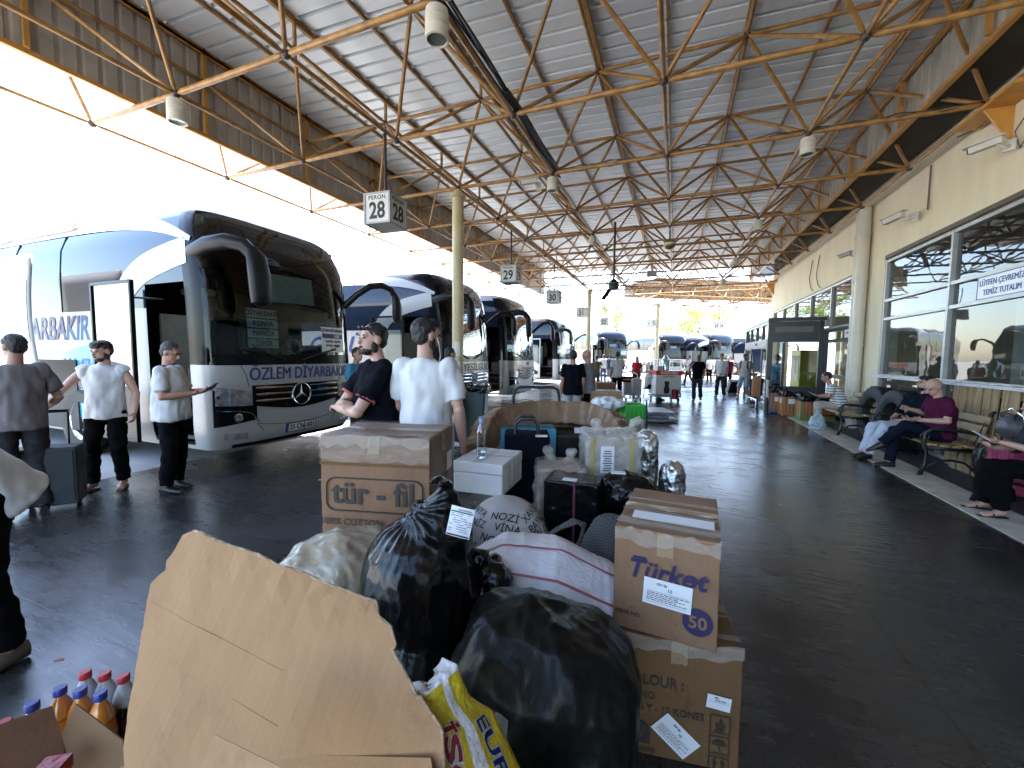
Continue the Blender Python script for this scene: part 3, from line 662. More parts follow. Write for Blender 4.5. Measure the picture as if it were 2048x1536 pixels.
    if mirrors > 1: mirror([(-.24, 1.18, 2.45), (-.02, 1.28, 2.68), (.16, 1.42, 2.84), (.28, 1.6, 2.88), (.36, 1.76, 2.82), (.40, 1.84, 2.66)], [((.39, 1.82, 2.76), .06, .05), ((.41, 1.85, 2.64), .10, .07), ((.41, 1.88, 2.5), .11, .08), ((.41, 1.88, 2.28), .11, .08), ((.4, 1.88, 2.2), .05, .04)], [.06, .06, .06, .06, .06, .06])
    # front face
    def fpatch(name, fn, mat, off=.004, n=16, m=6, par=T):
        b = MB(); b.grid(lambda u, v: fpt(*fn(u, v), off), n, m); return b.build(name, mat, par, True, auto=False)
    for s in (-1, 1):
        hl = fpatch("headlight_surround", lambda u, v: (s * (.72 + .50 * u + (1 - v) * (1 - u) * .0 - .0), (.60 + .06 * (1 - u)) + (.50 - .07 * u * 0 - .14 * (1 - u)) * v), M_BBLACK, .006)
        fpatch("headlight", lambda u, v: (s * (.78 + .42 * u), .86 + .03 * u + (.20 + .05 * u) * v), M_LAMP, .012, par=hl)
        b = MB(); b.lathe([(0, .012), (.055, .012), (.062, .03), (.05, .034), (0, .02)], fpt(s * .98, .71, .004), 16, 'X'); b.build("indicator_lamp", M_CHROME, hl, True)
        b = MB(); b.tube([fpt(s * y, z, .012) for y, z in ((1.19, .82), (.95, .80), (.80, .76), (.70, .62))], .012, 6); b.build("chrome_strip", M_CHROME, hl, True)
        fg = fpatch("fog_lamp", lambda u, v: (s * (.84 + .28 * u), .40 + .02 * u + .09 * v), M_LAMP, .006, 8, 3)
    zg = lambda y: .76 + .10 * (abs(y) / .78) ** 1.6
    gp = fpatch("grille", lambda u, v: ((u - .5) * 1.56, zg((u - .5) * 1.56) + (1.17 - .03 - zg((u - .5) * 1.56)) * v), M_BBLACK, .005)
    for z in (.92, 1.01, 1.10):
        for s in (-1, 1):
            b = MB(); b.tube([fpt(s * y, z + .03 * (.75 - y) * (-.5) + .0, .014) for y in (.16, .3, .45, .6, .74)], [.014, .017, .022, .028, .02], 8); b.build("grille_bar", M_CHROME if detail else M_SIGNF, gp, True)
    if detail:
        e = MB(); c = Vector(fpt(0, .97, .02)); e.tube([c + Vector((0, .165 * cos(t), .165 * sin(t))) for t in [2 * pi * i / 32 for i in range(32)]], .012, 8, True)
        for k in range(3):
            t = pi / 2 + k * 2 * pi / 3; d = Vector((0, cos(t), sin(t))); q = Vector((0, -d.z, d.y))
            e.add([c + d * .16, c + q * .026 - d * .014 * 0, c - q * .026, c + Vector((.022, 0, 0))], [(0, 1, 3), (0, 3, 2), (1, 2, 3)])
        e.build("star_emblem", M_CHROME, gp); MB().lathe([(0, .0), (.16, .0), (.16, .012), (0, .012)], fpt(0, .97, .004), 24, 'X').build("emblem_plate", M_BBLACK, gp)
    fpatch("bumper_lip", lambda u, v: ((u - .5) * 2.0, .284 + .055 * v), M_BBLACK, .006)
    fpatch("screen_base_panel", lambda u, v: ((u - .5) * 2.36, 1.425 + .15 * v), M_BBLACK, .004, 24, 2)
    seam = MB()
    seam.tube([fpt(y, .60 - .07 * (1 - abs(y / .72) ** 2), .002) for y in [-.72 + .12 * i for i in range(13)]], .004, 4)
    for s in (-1, 1): seam.tube([fpt(s * y, z, .002) for y, z in ((.62, .34), (.63, .5), (.72, .6))], .004, 4); seam.tube([fpt(s * y, z, .002) for y, z in ((.9, 1.42), (.84, 1.28), (.82, 1.12))], .004, 4)
    seam.build("panel_seam", M_PLAS, T)
    wp = MB()
    for s in (-1, 1):
        wp.tube([fpt(s * .15 - .1, 1.5, .03), fpt(s * .42 - .1, 1.58, .03), fpt(s * .80 - .1, 1.66, .03)], .014, 6); wp.tube([fpt(s * .35 - .25, 1.57, .02), fpt(s * .8 + .05, 1.72, .02)], .008, 5)
    wp.build("wiper", M_PLAS, T, True)
    # side trim of the door
    if arch:
        b = MB(); ribbon(b, [(-.5, 2.92), (-.9, 2.86), (-1.5, 2.70), (-1.93, 2.38), (-2.02, 1.95), (-2.0, 1.5), (-1.98, .6)], lambda t: .17 + .03 * sin(t * 3)); b.build("door_arch", body, T, True, auto=False)
        b = MB(); ribbon(b, [(-.42, 3.06), (-1.0, 3.26), (-1.7, 3.42), (-2.6, 3.50), (-4.0, 3.53), (-6, 3.53), (-9, 3.5)], lambda t: .03 + .09 * min(1, t * 3)); b.build("roof_fairing", body, T, True, auto=False)
        for i in range(3): MB().box((-4.4 - 2.2 * i, -.98, 3.60), (1.7, .30, .16)).build("roof_pod", body, T, bevel=.07, seg=3)
    for x in (-3.6, -5.1, -6.6, -8.1, -9.6): MB().tube([spt(x, z, .002) for z in (gbase, 2.8, 3.15, 3.4)], .008, 4).build("window_joint", M_BBLACK, T)
    if door:
        f = MB(); f.box((0, 0, 1.46), (.045, .05, 2.12)); f.box((.90, 0, 1.46), (.045, .05, 2.12)); f.box((.45, 0, 2.50), (.9, .05, .045)); f.box((.45, 0, .42), (.9, .05, .045))
        if door == 'leaf': f.box((.45, 0, .78), (.86, .03, .70))
        lf = f.build("door", M_BBLACK if door == 'leaf' else body, T, loc=(-2.0, -1.58, 0), bevel=.008)
        if door == 'white': MB().prism([(.03, .45), (.87, .45), (.87, 1.15), (.03, 1.55)], (0, 0.0, 0), (1, 0, 0), (0, 0, 1), .02).build("door_panel", body, lf); MB().prism([(.12, 1.05), (.8, .75), (.8, .6), (.3, .6)], (0, -.022, 0), (1, 0, 0), (0, 0, 1), .004).build("lower_door_window", M_BGLASS, lf)
        MB().box((.45, 0, 1.82 if door == 'leaf' else 1.85), (.86, .012, 1.32 if door == 'leaf' else 1.26)).build("door_glass", M_CLEAR, lf)
        MB().tube([(.86, .03, 2.3), (.95, .18, 2.3), (1.0, .3, 2.3)], .014, 6).build("door_hinge_arm", M_PLAS, lf)
        MB().tube([(.05, .04, 1.0), (.45, .06, 1.06), (.85, .04, 1.0)], .012, 6).build("grab_handle", M_CHROME, lf)
    return T
def plate(T, txt, y=0., z=.46):
    p = MB(); p.grid(lambda u, v: fpt(y + (u - .5) * .54, z + (v - .5) * .125, .014), 6, 1); P_ = p.build("number_plate", M_PLATE, T)
    f = MB(); f.tube([fpt(y + a * .272, z + b * .065, .016) for a, b in ((-1, -1), (1, -1), (1, 1), (-1, 1))], .005, 4, True); f.build("plate_frame", M_INK, P_)
    f = MB(); f.grid(lambda u, v: fpt(y - .27 + u * .045, z + (v - .5) * .12, .016), 1, 1); f.build("blue_band", M_BLUE, P_)
    wrapwords(txt, .118, M_INK, P_, y + .02, z - .002, "plate_number", .017, bold=.012, sx=.82)
def cards(T, rows, y, z0, w=.44, h=.115, col=M_TEALP, ink=M_INK):
    for i, t in enumerate(rows):
        c = MB(); zc = z0 - i * (h + .018); c.grid(lambda u, v: tuple(Vector(fpt(y + (u - .5) * w, zc + (v - .5) * h)) - Vector((.05, 0, 0))), 4, 1)
        P_ = c.build("destination_card", col, T); o = words(t, h * .86, ink, P_, Matrix.Identity(4), "card_lettering", bold=.015, sx=.8)
        for v in o.data.vertices: v.co = Vector(fpt(y + v.co.x, zc + v.co.y)) - Vector((.046 - v.co.z, 0, 0))

# first coach: white and blue, door open
b1 = coach("nearest white coach with blue wave livery, big star emblem and a card reading 11:00", (-5.45, 4.735, 0), 0)
wrapwords("ÖZLEM DİYARBAKIR", .255, M_NAVY, b1, .13, 1.29, fit=(-.80, 1.06), bold=.022, shear=.12, sx=.90)
wrapwords("TRAVEGO", .05, M_CHROME, b1, .42, 1.03, "badge_lettering", .02, bold=.01)
plate(b1, "35 CNJ 601")
cards(b1, ["DİYARBAKIR", "KONYA", "MANİSA", "İZMİR"], -.52, 2.16, .46, .125)
c = MB(); c.grid(lambda u, v: fpt(.45 + u * .52, 1.62 + .42 * v, .02), 6, 3); cc = c.build("departure_card", M_PLATE, b1)
for t, s, z, k in (("ÖZLEM DİYARBAKIR", .075, 1.985, M_PURP), ("11:00", .075, 1.89, M_PLATE), ("G.ANTEP - KONYA", .056, 1.80, M_INK), ("AFYON - MANİSA", .056, 1.73, M_INK), ("İZMİR", .056, 1.665, M_INK)): wrapwords(t, s, k, cc, .71 + (.08 if t == "11:00" else 0), z, "card_lettering", .024, bold=.012, sx=.76)
c = MB(); c.grid(lambda u, v: fpt(.47 + u * .48, 1.855 + .075 * v, .022), 6, 1); c.build("purple_band", M_PURP, cc)
wv = MB(); strip(wv, lambda x: .75 + .25 * sin(x * .9 + 2), lambda x: 1.25 + .45 * sin(x * .8 + 3.65), -11.8, -2.15, 40); wv.build("blue_wave_livery", M_LBLUE, b1, True, auto=False)
wv = MB(); strip(wv, lambda x: 1.25 + .45 * sin(x * .8 + 3.65), lambda x: 1.55 + .6 * sin(x * .8 + 3.4), -11.8, -2.15, 40, fn=lambda x, z: spt(x, min(z, 2.19), .005)); wv.build("pale_wave_livery", M_CYAN, b1, True, auto=False)
sidewords("DİYARBAKIR", .52, M_NAVY, b1, -4.15, 1.93, bold=.022, shear=.15, sx=.86)
sidewords("444 47 65", .30, M_BLUE, b1, -3.1, 1.36, "phone_number", bold=.012)
sidewords("www.özlemdiyarbakir.com", .13, M_PURP, b1, -3.2, 1.02, "web_address")
sidewords("0412 237 65 25", .10, M_PLATE, b1, -1.97, 1.42, "small_number", .03)
h = MB(); h.grid(lambda u, v: (-3.05 - 1.9 * u, -1.74 - .06 * sin(v * 3), 1.2 + 1.75 * v), 10, 10); hp = h.build("luggage_hatch", M_BWHITE, b1, True, auto=False)
hp.modifiers.new("s", 'SOLIDIFY').thickness = .04
h = MB(); h.grid(lambda u, v: (-3.06 - 1.88 * u, -1.79 - .06 * sin((.30 + v * (.36 + .10 * u)) * 3), 1.2 + 1.75 * (.30 + v * (.36 + .10 * u))), 16, 6); h.build("blue_wave_livery", M_LBLUE, hp, True, auto=False)
h = MB(); h.grid(lambda u, v: (-3.06 - 1.88 * u, -1.79 - .06 * sin((.67 + .10 * u + .12 * v) * 3), 1.2 + 1.75 * (.67 + .10 * u + .12 * v)), 16, 3); h.build("pale_wave_livery", M_CYAN, hp, True, auto=False)
MB().box((-4.0, -1.20, .9), (1.5, .2, 1.1)).build("luggage_bay", M_BINT, b1)
MB().tube([(-.7, .55, 3.74), (-.78, .55, 4.05)], .008, 5).build("roof_aerial", M_PLAS, b1)
c = MB(); c.grid(lambda u, v: tuple(Vector(fpt(-.52 + u * .98, 2.35 + .42 * v + .04 * u)) - Vector((.10, 0, 0))), 6, 2); c.build("sun_visor", pm("pale_teal_visor", (.42, .60, .60), .5), b1)
MB().box((-1.46, -.55, 2.52), (.4, .3, .1)).build("luggage_basket", M_BEIGE, b1, bevel=.03)
# second coach
b2 = coach("second white coach behind the two standing men, blue GÜLÜ lettering on its side", (-4.98, 9.78, 0), 0)
wrapwords("YEŞİLGÜLÜ", .26, M_PLAS, b2, .45, 1.27, fit=(-.55, 1.1), bold=.022, shear=.15, sx=.95)
sidewords("GÜLÜ", .62, M_NAVY, b2, -3.55, 1.80, bold=.022, shear=.3, sx=1.15)
sidewords("Her Yere 444 50 50", .20, M_BLUE, b2, -3.6, 1.25, "phone_number")
plate(b2, "21 ACL 650")
cards(b2, ["of BATMAN"], -.45, 2.1, .5, .12)
# third coach
b3 = coach("third coach with an orange D on its front and a red extinguisher inside", (-4.92, 13.75, 0), 0, gbase=2.2, arch=False, door=None, detail=False, cap=M_BSILV)
for o in list(b3.children):
    if o.name.startswith("door") and not o.name.startswith("door_step"): bpy.data.objects.remove(o)
wrapwords("D", .34, M_ORNG, b3, -.55, 1.12, bold=.04); wrapwords("İYARBAKIR", .25, M_PLAS, b3, .28, 1.10, fit=(-.38, 1.0), bold=.02, sx=.9); wrapwords("HAS", .15, M_PLAS, b3, .2, 1.32, bold=.02)
plate(b3, "21 HD 417")
MB().lathe([(0, 0), (.09, 0), (.09, .5), (.03, .58), (0, .6)], (-1.35, -.95, 1.15), 14).build("fire_extinguisher", M_RED, b3, True)
r = MB(); ribbon(r, [(-.44, 2.6), (-.42, 2.0), (-.4, 1.4), (-.4, .5)], .035, lambda x, z: spt(x, z, .02)); r.build("door_rail", M_CHROME, b3, True, auto=False)
# fourth coach, white door swung open
b4 = coach("fourth coach with a white door leaf swung open, behind two men", (-5.5, 22.6, 0), radians(-8), gbase=2.2, arch=False, door='white', detail=False)
# three far coaches beyond the bend
for (x, y, a, t, l, g) in ((-4.55, 33.6, -56, "DİYARBAKIR", "far coach with a red band on its front, left of the farthest column", M_BSILV), (-.05, 39.6, -60, "DİYARBAKIR", "far coach just right of the farthest column, behind the cafe cart", M_BSILV), (3.9, 39.6, -52, "DİYARBAKIR", "far coach with a rounded dark roof cap, left of the entrance porch", M_BSILV)):
    f = coach(l, (x, y, 0), radians(a), gbase=2.2, detail=False, door='leaf', body=M_BWHITE)
    q = MB(); q.grid(lambda u, v: fpt((u - .5) * 2.1, 1.17 + .17 * v, .005), 12, 1); q.build("red_name_band", M_ORNG if x < -1 else M_BWHITE, f)
    wrapwords(t, .20, M_BWHITE if x < -1 else M_RED, f, .3, 1.25, bold=.022, off=.008, sx=.85); sidewords("BAKIR", .6, M_RED, f, -4.2, 1.75, bold=.022, sx=.9)
    cards(f, ["BATMAN"], -.1, 2.5, .6, .2, M_PLATE)
# more coaches stand in the bays behind them, only their white sides and roofs show
for (x, y, a, l) in ((-9.5, 31.2, -40, "white coach half hidden between the fourth coach and the red banded one"), (8.2, 41.5, -48, "white coach half hidden by the entrance porch at the far end")):
    coach(l, (x, y, 0), radians(a), gbase=2.0, detail=False, door=None)
# ---------------------------------------------------------------- people
def cloth(name, col, **k): return pm(name, col, .92, spec=.08, var=k.pop('var', .08), vscale=k.pop('vscale', 6), bump=k.pop('bump', .25), bscale=k.pop('bscale', 14), **k)
M_SKIN = pm("skin_tan", (.36, .19, .125), .5, var=.06, vscale=9); M_SKIN2 = pm("skin_fair", (.46, .265, .19), .5, var=.06, vscale=9); M_SKIN3 = pm("skin_brown", (.22, .11, .07), .5, var=.06, vscale=9)
M_HAIR = pm("dark_hair", (.012, .009, .008), .6, var=.3, vscale=40, bump=.5, bscale=70, stretch=(1, 1, .3)); M_GREY = pm("grey_hair", (.28, .27, .26), .7, var=.3, vscale=40, bump=.5, bscale=80)
M_EYE = pm("eye_dark", (.01, .008, .007), .3, var=0); M_SHOE = pm("black_shoe", (.012, .012, .012), .45, var=.2); M_SOLE = pm("pale_sneaker", (.55, .54, .50), .6); M_SANDAL = pm("brown_sandal", (.10, .07, .05), .6)
C_WHITE = cloth("white_cotton", (.60, .60, .60)); C_PALE = cloth("pale_grey_cotton", (.42, .41, .41)); C_NAVYK = cloth("black_navy_cotton", (.004, .0045, .008)); C_BLACK = cloth("black_trouser_cloth", (.003, .003, .004), bump=.2)
C_GREYT = cloth("grey_brown_cotton", (.17, .15, .15)); C_TEAL = cloth("teal_cotton", (.06, .22, .32)); C_BEIGE = cloth("beige_cotton", (.45, .41, .32)); C_DKGREY = cloth("dark_grey_cloth", (.035, .034, .036))
C_JEAN = cloth("blue_denim", (.06, .10, .19)); C_KHAKI = cloth("khaki_cloth", (.20, .17, .12)); C_GREY = cloth("mid_grey_cotton", (.23, .24, .26)); C_RED = cloth("red_cotton", (.35, .02, .03)); C_MAROON = cloth("maroon_cotton", (.075, .010, .034))
C_LGREY = cloth("light_grey_trouser", (.36, .36, .37)); C_LBLUE = cloth("pale_blue_denim", (.26, .34, .44)); C_OFFW = cloth("white_blue_denim", (.55, .58, .66)); C_SAND = cloth("sand_chino", (.42, .37, .31)); C_NAVY = cloth("navy_cotton", (.007, .010, .020))
def stripes():
    m = cloth("striped_white_cotton", (.66, .66, .67)); nt = m.node_tree; N = nt.nodes; L = nt.links; b = N["Principled BSDF"]
    tc = N.new("ShaderNodeTexCoord"); w = N.new("ShaderNodeTexWave"); w.bands_direction = 'Z'; w.inputs["Scale"].default_value = 5.2; w.inputs["Distortion"].default_value = .6; L.new(tc.outputs["Object"], w.inputs[0])
    r = N.new("ShaderNodeValToRGB"); r.color_ramp.elements[0].position = .62; r.color_ramp.elements[1].position = .70; r.color_ramp.elements[0].color = (.66, .66, .67, 1); r.color_ramp.elements[1].color = (.17, .18, .20, 1)
    L.new(w.outputs[0], r.inputs[0]); L.new(r.outputs[0], b.inputs["Base Color"]); return m
C_STRIPE = stripes()
RP = random.Random(11)
def person(label, xy, face=None, rz=None, H=1.75, z=0., pose=None, shirt=C_WHITE, pants=C_BLACK, skin=M_SKIN, hair=M_HAIR, hairstyle='short', beard=0, fat=1., near=1, sleeve=.72, hem=.0, look=(0, 0), shoes=M_SHOE, shorts=False, grip=.5, collar=None, lean=0., skirt=False, sandal=False, seat=False, group=None, cuff=None):
    """one figure: feet (or seat) at xy; face = turn away from the camera to the picture's left, degrees"""
    if rz is None:
        v = Vector((xy[0], xy[1])).normalized(); r = Vector((v.y, -v.x)); a = radians(face); f = -v * cos(a) - r * sin(a); rz = atan2(-f.x, f.y)
    T = thing("person", label, "person", (xy[0], xy[1], z), rz, group); T.scale = (H / 1.75,) * 3
    V = Vector
    J = dict(pel=V((0, 0, .96)), che=V((0, 0, 1.29)), nec=V((0, -.015, 1.485)), hea=V((0, .025, 1.635)))
    for s, k in ((1, 'R'), (-1, 'L')):
        J.update({'sh' + k: V((s * .166, -.005, 1.428)), 'el' + k: V((s * .210, -.03, 1.135)), 'wr' + k: V((s * .222, .05, .895)), 'hi' + k: V((s * .092, 0, .92)), 'kn' + k: V((s * .105, .025, .50)), 'an' + k: V((s * .115, -.03, .085)), 'to' + k: V((s * .02, .16, 0)), 'hd' + k: None, 'pn' + k: V((-s, 0, 0))})
    if seat:
        J['pel'] = V((0, 0, .54)); up = {'che': (0, -.03, .87), 'nec': (0, .0, 1.07), 'hea': (0, .05, 1.215)}
        for k, c in up.items(): J[k] = V(c)
        for s, k in ((1, 'R'), (-1, 'L')): J.update({'sh' + k: V((s * .166, -.01, 1.015)), 'el' + k: V((s * .23, .04, .74)), 'wr' + k: V((s * .12, .26, .70)), 'hi' + k: V((s * .092, .02, .52)), 'kn' + k: V((s * .13, .44, .53)), 'an' + k: V((s * .14, .42, .085))})
    if lean:
        R_ = Matrix.Rotation(-radians(lean), 4, 'X'); o = J['pel'].copy()
        for k in ('che', 'nec', 'hea', 'shR', 'shL', 'elR', 'elL', 'wrR', 'wrL'): J[k] = o + R_ @ (J[k] - o)
    for k, c in (pose or {}).items(): J[k] = V(c)
    hl = (J['nec'] - J['che']).normalized(); ax = (J['shR'] - J['shL']).normalized()
    vx = .0085 if near > 1 else (.012 if near else .018)
    # ---- body: one continuous skin surface
    b = MB(); Mh = Matrix.Rotation(radians(look[0]), 3, 'Z') @ Matrix.Rotation(-radians(look[1]), 3, 'X'); h = J['hea']; hp = lambda x, y, zz: h + Mh @ V((x, y, zz))
    b.ell(hp(0, -.012, .022), (.074, .094, .098), Mh, 18, 12); b.ell(hp(0, .022, -.045), (.056, .068, .072), Mh, 14, 10); b.ell(hp(0, .052, -.085), (.034, .036, .028), Mh)
    b.loft([b.ring(hp(0, .088, .012), Mh @ V((0, .3, -1)), .008, 8), b.ring(hp(0, .108, -.028), Mh @ V((0, .3, -1)), .016, 8), b.ring(hp(0, .09, -.042), Mh @ V((0, .3, -1)), .013, 8)])
    for s in (-1, 1): b.ell(hp(s * .075, -.008, -.01), (.012, .022, .032), Mh, 8, 6); b.ell(hp(s * .03, .072, .03), (.026, .018, .012), Mh, 8, 6)
    b.ell(hp(0, .086, -.062), (.022, .010, .012), Mh, 8, 6)
    b.loft([b.ring(J['nec'] - hl * .07, hl, .062, 14), b.ring(J['nec'], hl, .055, 14), b.ring(h + Mh @ V((0, -.015, -.05)), hl, .052, 14)])
    b.loft([b.ring(J['pel'] - V((0, 0, .06)), (0, 0, 1), .125, 14, ax, .085), b.ring(J['pel'] * .5 + J['che'] * .5, hl, .115, 14, ax, .08 * fat), b.ring(J['che'], hl, .14, 14, ax, .09), b.ring(J['nec'] - hl * .04, hl, .10, 14, ax, .06)])
    for s, k in ((1, 'R'), (-1, 'L')):
        sh, el, wr = J['sh' + k], J['el' + k], J['wr' + k]; d1, d2 = (el - sh).normalized(), (wr - el).normalized()
        b.ell(sh, (.044, .044, .044)); f = .9 + .1 * fat
        b.loft([b.ring(sh, d1, .043 * f, 12), b.ring(sh.lerp(el, .45), d1, .049 * f, 12), b.ring(el - d1 * .03, d1, .039 * f, 12)]); b.ell(el, (.040 * f,) * 3)
        b.loft([b.ring(el, d2, .039 * f, 12), b.ring(el.lerp(wr, .3), d2, .043 * f, 12), b.ring(wr, d2, .027, 12)])
        hd = (J['hd' + k] or d2).normalized(); pn = J['pn' + k]; pn = (pn - hd * pn.dot(hd)).normalized(); lt = hd.cross(pn) * (1 if k == 'R' else -1)
        if lt.y < 0 and J['hd' + k] is None: lt = -lt
        Mp = Matrix((lt, hd, pn)).transposed(); c = wr + hd * .048; b.ell(wr, (.027, .027, .027)); b.ell(c, (.040, .052, .018), Mp, 12, 8)
        for q, (o, L_) in enumerate(((.030, .070), (.010, .078), (-.010, .073), (-.029, .058))):
            k0 = wr + hd * .085 + lt * o; g = grip * (.8 + .15 * q); d = (hd * cos(g) + pn * sin(g)); k1 = k0 + d * L_ * .5; d = (hd * cos(g * 2.1) + pn * sin(g * 2.1)); k2 = k1 + d * L_ * .5
            rf = .0095 if near else .012; b.tube([wr + hd * .06 + lt * o * .9, k0, k1, k2], [rf * 1.1, rf * 1.1, rf, rf * .85], 8)
        t0 = wr + hd * .02 + lt * .028; t1 = t0 + (hd * .5 + lt * .75 + pn * .35).normalized() * .035; t2 = t1 + (hd * .85 + lt * .25 + pn * .45 * (1 + grip)).normalized() * .034; b.tube([t0, t1, t2], [.014, .0115, .009], 8)
        hi, kn, an = J['hi' + k], J['kn' + k], J['an' + k]; d1, d2 = (kn - hi).normalized(), (an - kn).normalized()
        b.loft([b.ring(hi, d1, .068, 12), b.ring(kn, d1, .046, 12)]); b.ell(kn, (.049, .049, .049)); b.loft([b.ring(kn, d2, .046, 12), b.ring(kn.lerp(an, .3), d2, .054, 12), b.ring(an, d2, .032, 12)])
        to = J['to' + k]; b.loft([b.ring(an + V((0, 0, -.01)) - to * .25, to, .034, 12, (0, 0, 1), .032), b.ring(an + V((0, 0, -.035)) + to * .3, to, .034, 12, (0, 0, 1), .038), b.ring(an + V((0, 0, -.06)) + to * .95, to, .018, 12, (0, 0, 1), .040)])
    fuse(b, "body", skin, T, vx, 3)
    # ---- shirt
    c = MB(); pel, che, nec = J['pel'], J['che'], J['nec']; mid = pel.lerp(che, .5); sp = (che - pel).normalized(); hz = (0 if not seat else .06)
    low = pel - sp * (.10 + hem - hz); bel = fat - 1
    c.loft([c.ring(low, sp, .178 * (1 + .35 * bel), 22, ax, .132 * (1 + .7 * bel)), c.ring(pel + sp * .04, sp, .172 * (1 + .5 * bel), 22, ax, .130 * fat), c.ring(mid + V((0, .02 * fat * bel, 0)), sp, .165 * (1 + .5 * bel), 22, ax, .126 * fat), c.ring(che, hl, .182, 22, ax, .124 * (1 + .5 * bel)), c.ring(che.lerp(nec, .52), hl, .176, 22, ax, .108), c.ring(che.lerp(nec, .80), hl, .135, 22, ax, .086), c.ring(nec - hl * .012, hl, .070, 22, ax, .066)])
    for k in 'RL':
        sh, el = J['sh' + k], J['el' + k]; d1 = (el - sh).normalized(); c.ell(sh.lerp(el, .16) - ax * (.035 if k == 'R' else -.035), (.055, .075, .085)); c.ell(sh - ax * (.006 if k == 'R' else -.006), (.062, .064, .060))
        if sleeve > .05: e = sh.lerp(el, min(1, sleeve)); c.loft([c.ring(sh - d1 * .01, d1, .060, 14), c.ring(e, d1, .064 * (.95 + .05 * fat), 14)])
        if sleeve > 1: wr = J['wr' + k]; d2 = (wr - el).normalized(); c.ell(el, (.056,) * 3); c.loft([c.ring(el, d2, .056, 14), c.ring(el.lerp(wr, sleeve - 1), d2, .042, 14)])
    fuse(c, "shirt", shirt, T, vx + .001, 7, (.020 if near else .010, (9, 9, 5), RP.random() * 50, .38))
    if collar:
        c = MB(); n = nec - hl * .02; c.tube([n + ax * .068 * cos(t) + V((0, 1, 0)) * .066 * sin(t) + hl * (.012 - .03 * max(0, sin(t))) for t in [2 * pi * i / 16 for i in range(16)]], .016, 8, True); c.build("collar", collar, T, True)
    if cuff:
        for k in 'RL':
            sh, el = J['sh' + k], J['el' + k]; d1 = (el - sh).normalized(); e = sh.lerp(el, sleeve); c = MB(); c.loft([c.ring(e - d1 * .016, d1, .071, 16), c.ring(e + d1 * .004, d1, .070, 16)], False); c.build("sleeve_cuff", cuff, T, True)
    # ---- trousers
    p = MB(); p.loft([p.ring(pel + V((0, 0, .07)), (0, 0, 1), .150 * (1 + .3 * bel), 20, ax, .112 * (1 + .5 * bel)), p.ring(pel - V((0, 0, .02)), (0, 0, 1), .172, 20, ax, .13), p.ring(pel - V((0, 0, .09)), (0, 0, 1), .150, 20, ax, .115)])
    for k in 'RL':
        hi, kn, an = J['hi' + k], J['kn' + k], J['an' + k]; d1, d2 = (kn - hi).normalized(), (an - kn).normalized(); w = 1.0
        p.ell(hi, (.088, .096, .09))
        e = kn.lerp(hi, .0); p.loft([p.ring(hi, d1, .094, 16), p.ring(hi.lerp(kn, .5), d1, .090, 16), p.ring(kn + d1 * (.03 if shorts else 0), d1, .084 if shorts else .074, 16)])
        if not shorts: p.ell(kn, (.074,) * 3); p.loft([p.ring(kn, d2, .073, 16), p.ring(kn.lerp(an, .4), d2, .074, 16), p.ring(kn.lerp(an, .96), d2, .068, 16)])
    if skirt: p.loft([p.ring(J['hiR'].lerp(J['hiL'], .5), (0, .8, -.2), .20, 18, ax, .10), p.ring(J['knR'].lerp(J['knL'], .5), (0, .5, -1), .22, 18, ax, .12), p.ring(J['anR'].lerp(J['anL'], .5) + V((0, 0, .12)), (0, 0, -1), .22, 18, ax, .15)])
    fuse(p, "shorts" if shorts else "trousers", pants, T, vx + .001, 5, (.015, (8, 8, 10), RP.random() * 50))
    # ---- hair, beard, eyes
    if hairstyle != 'bald':
        hm = MB(); hm.ell(hp(0, -.024, .038), (.079, .096, .088), Mh, 18, 12); hm.ell(hp(0, -.047, -.0), (.074, .062, .075), Mh, 16, 10)
        if hairstyle in ('quiff', 'fringe'): hm.ell(hp(0, .035, .088), (.068, .062, .036), Mh, 14, 8)
        if hairstyle == 'fringe': hm.ell(hp(.0, .06, .066), (.062, .035, .03), Mh, 12, 8)
        if hairstyle == 'long': hm.loft([hm.ring(hp(0, -.05, .0), (0, 0, -1), .085, 14, (1, 0, 0), .06), hm.ring(hp(0, -.07, -.16), (0, 0, -1), .09, 14, (1, 0, 0), .045), hm.ring(hp(0, -.07, -.30), (0, 0, -1), .05, 14, (1, 0, 0), .03)])
        fuse(hm, "hair", hair, T, vx, 2, (.006, (55, 55, 30), RP.random() * 9))
    elif hair is M_GREY:
        hm = MB(); hm.ell(hp(0, -.052, -.012), (.076, .060, .050), Mh, 16, 10); fuse(hm, "hair", hair, T, vx, 2, (.003, (40, 40, 40), 3))
    if beard:
        bd = MB(); bd.ell(hp(0, .042, -.080), (.046, .052, .038 + .02 * (beard > 1)), Mh, 14, 10); bd.ell(hp(0, .094, -.052), (.026, .013, .008), Mh, 8, 6)
        for s in (-1, 1): bd.ell(hp(s * .058, .012, -.055), (.013, .03, .046), Mh, 10, 8)
        fuse(bd, "beard", M_HAIR, T, vx * .8, 2, (.003, (60, 60, 60), 1))
    if near:
        for s in (-1, 1):
            e = MB(); e.ell(hp(s * .030, .083, .010), (.013, .008, .007), Mh, 8, 6); e.build("eye", M_EYE, T, True)
            e = MB(); e.ell(hp(s * .032, .086, .030), (.020, .007, .0045), Mh, 8, 6); e.build("eyebrow", M_HAIR if hair is not M_GREY else M_GREY, T, True)
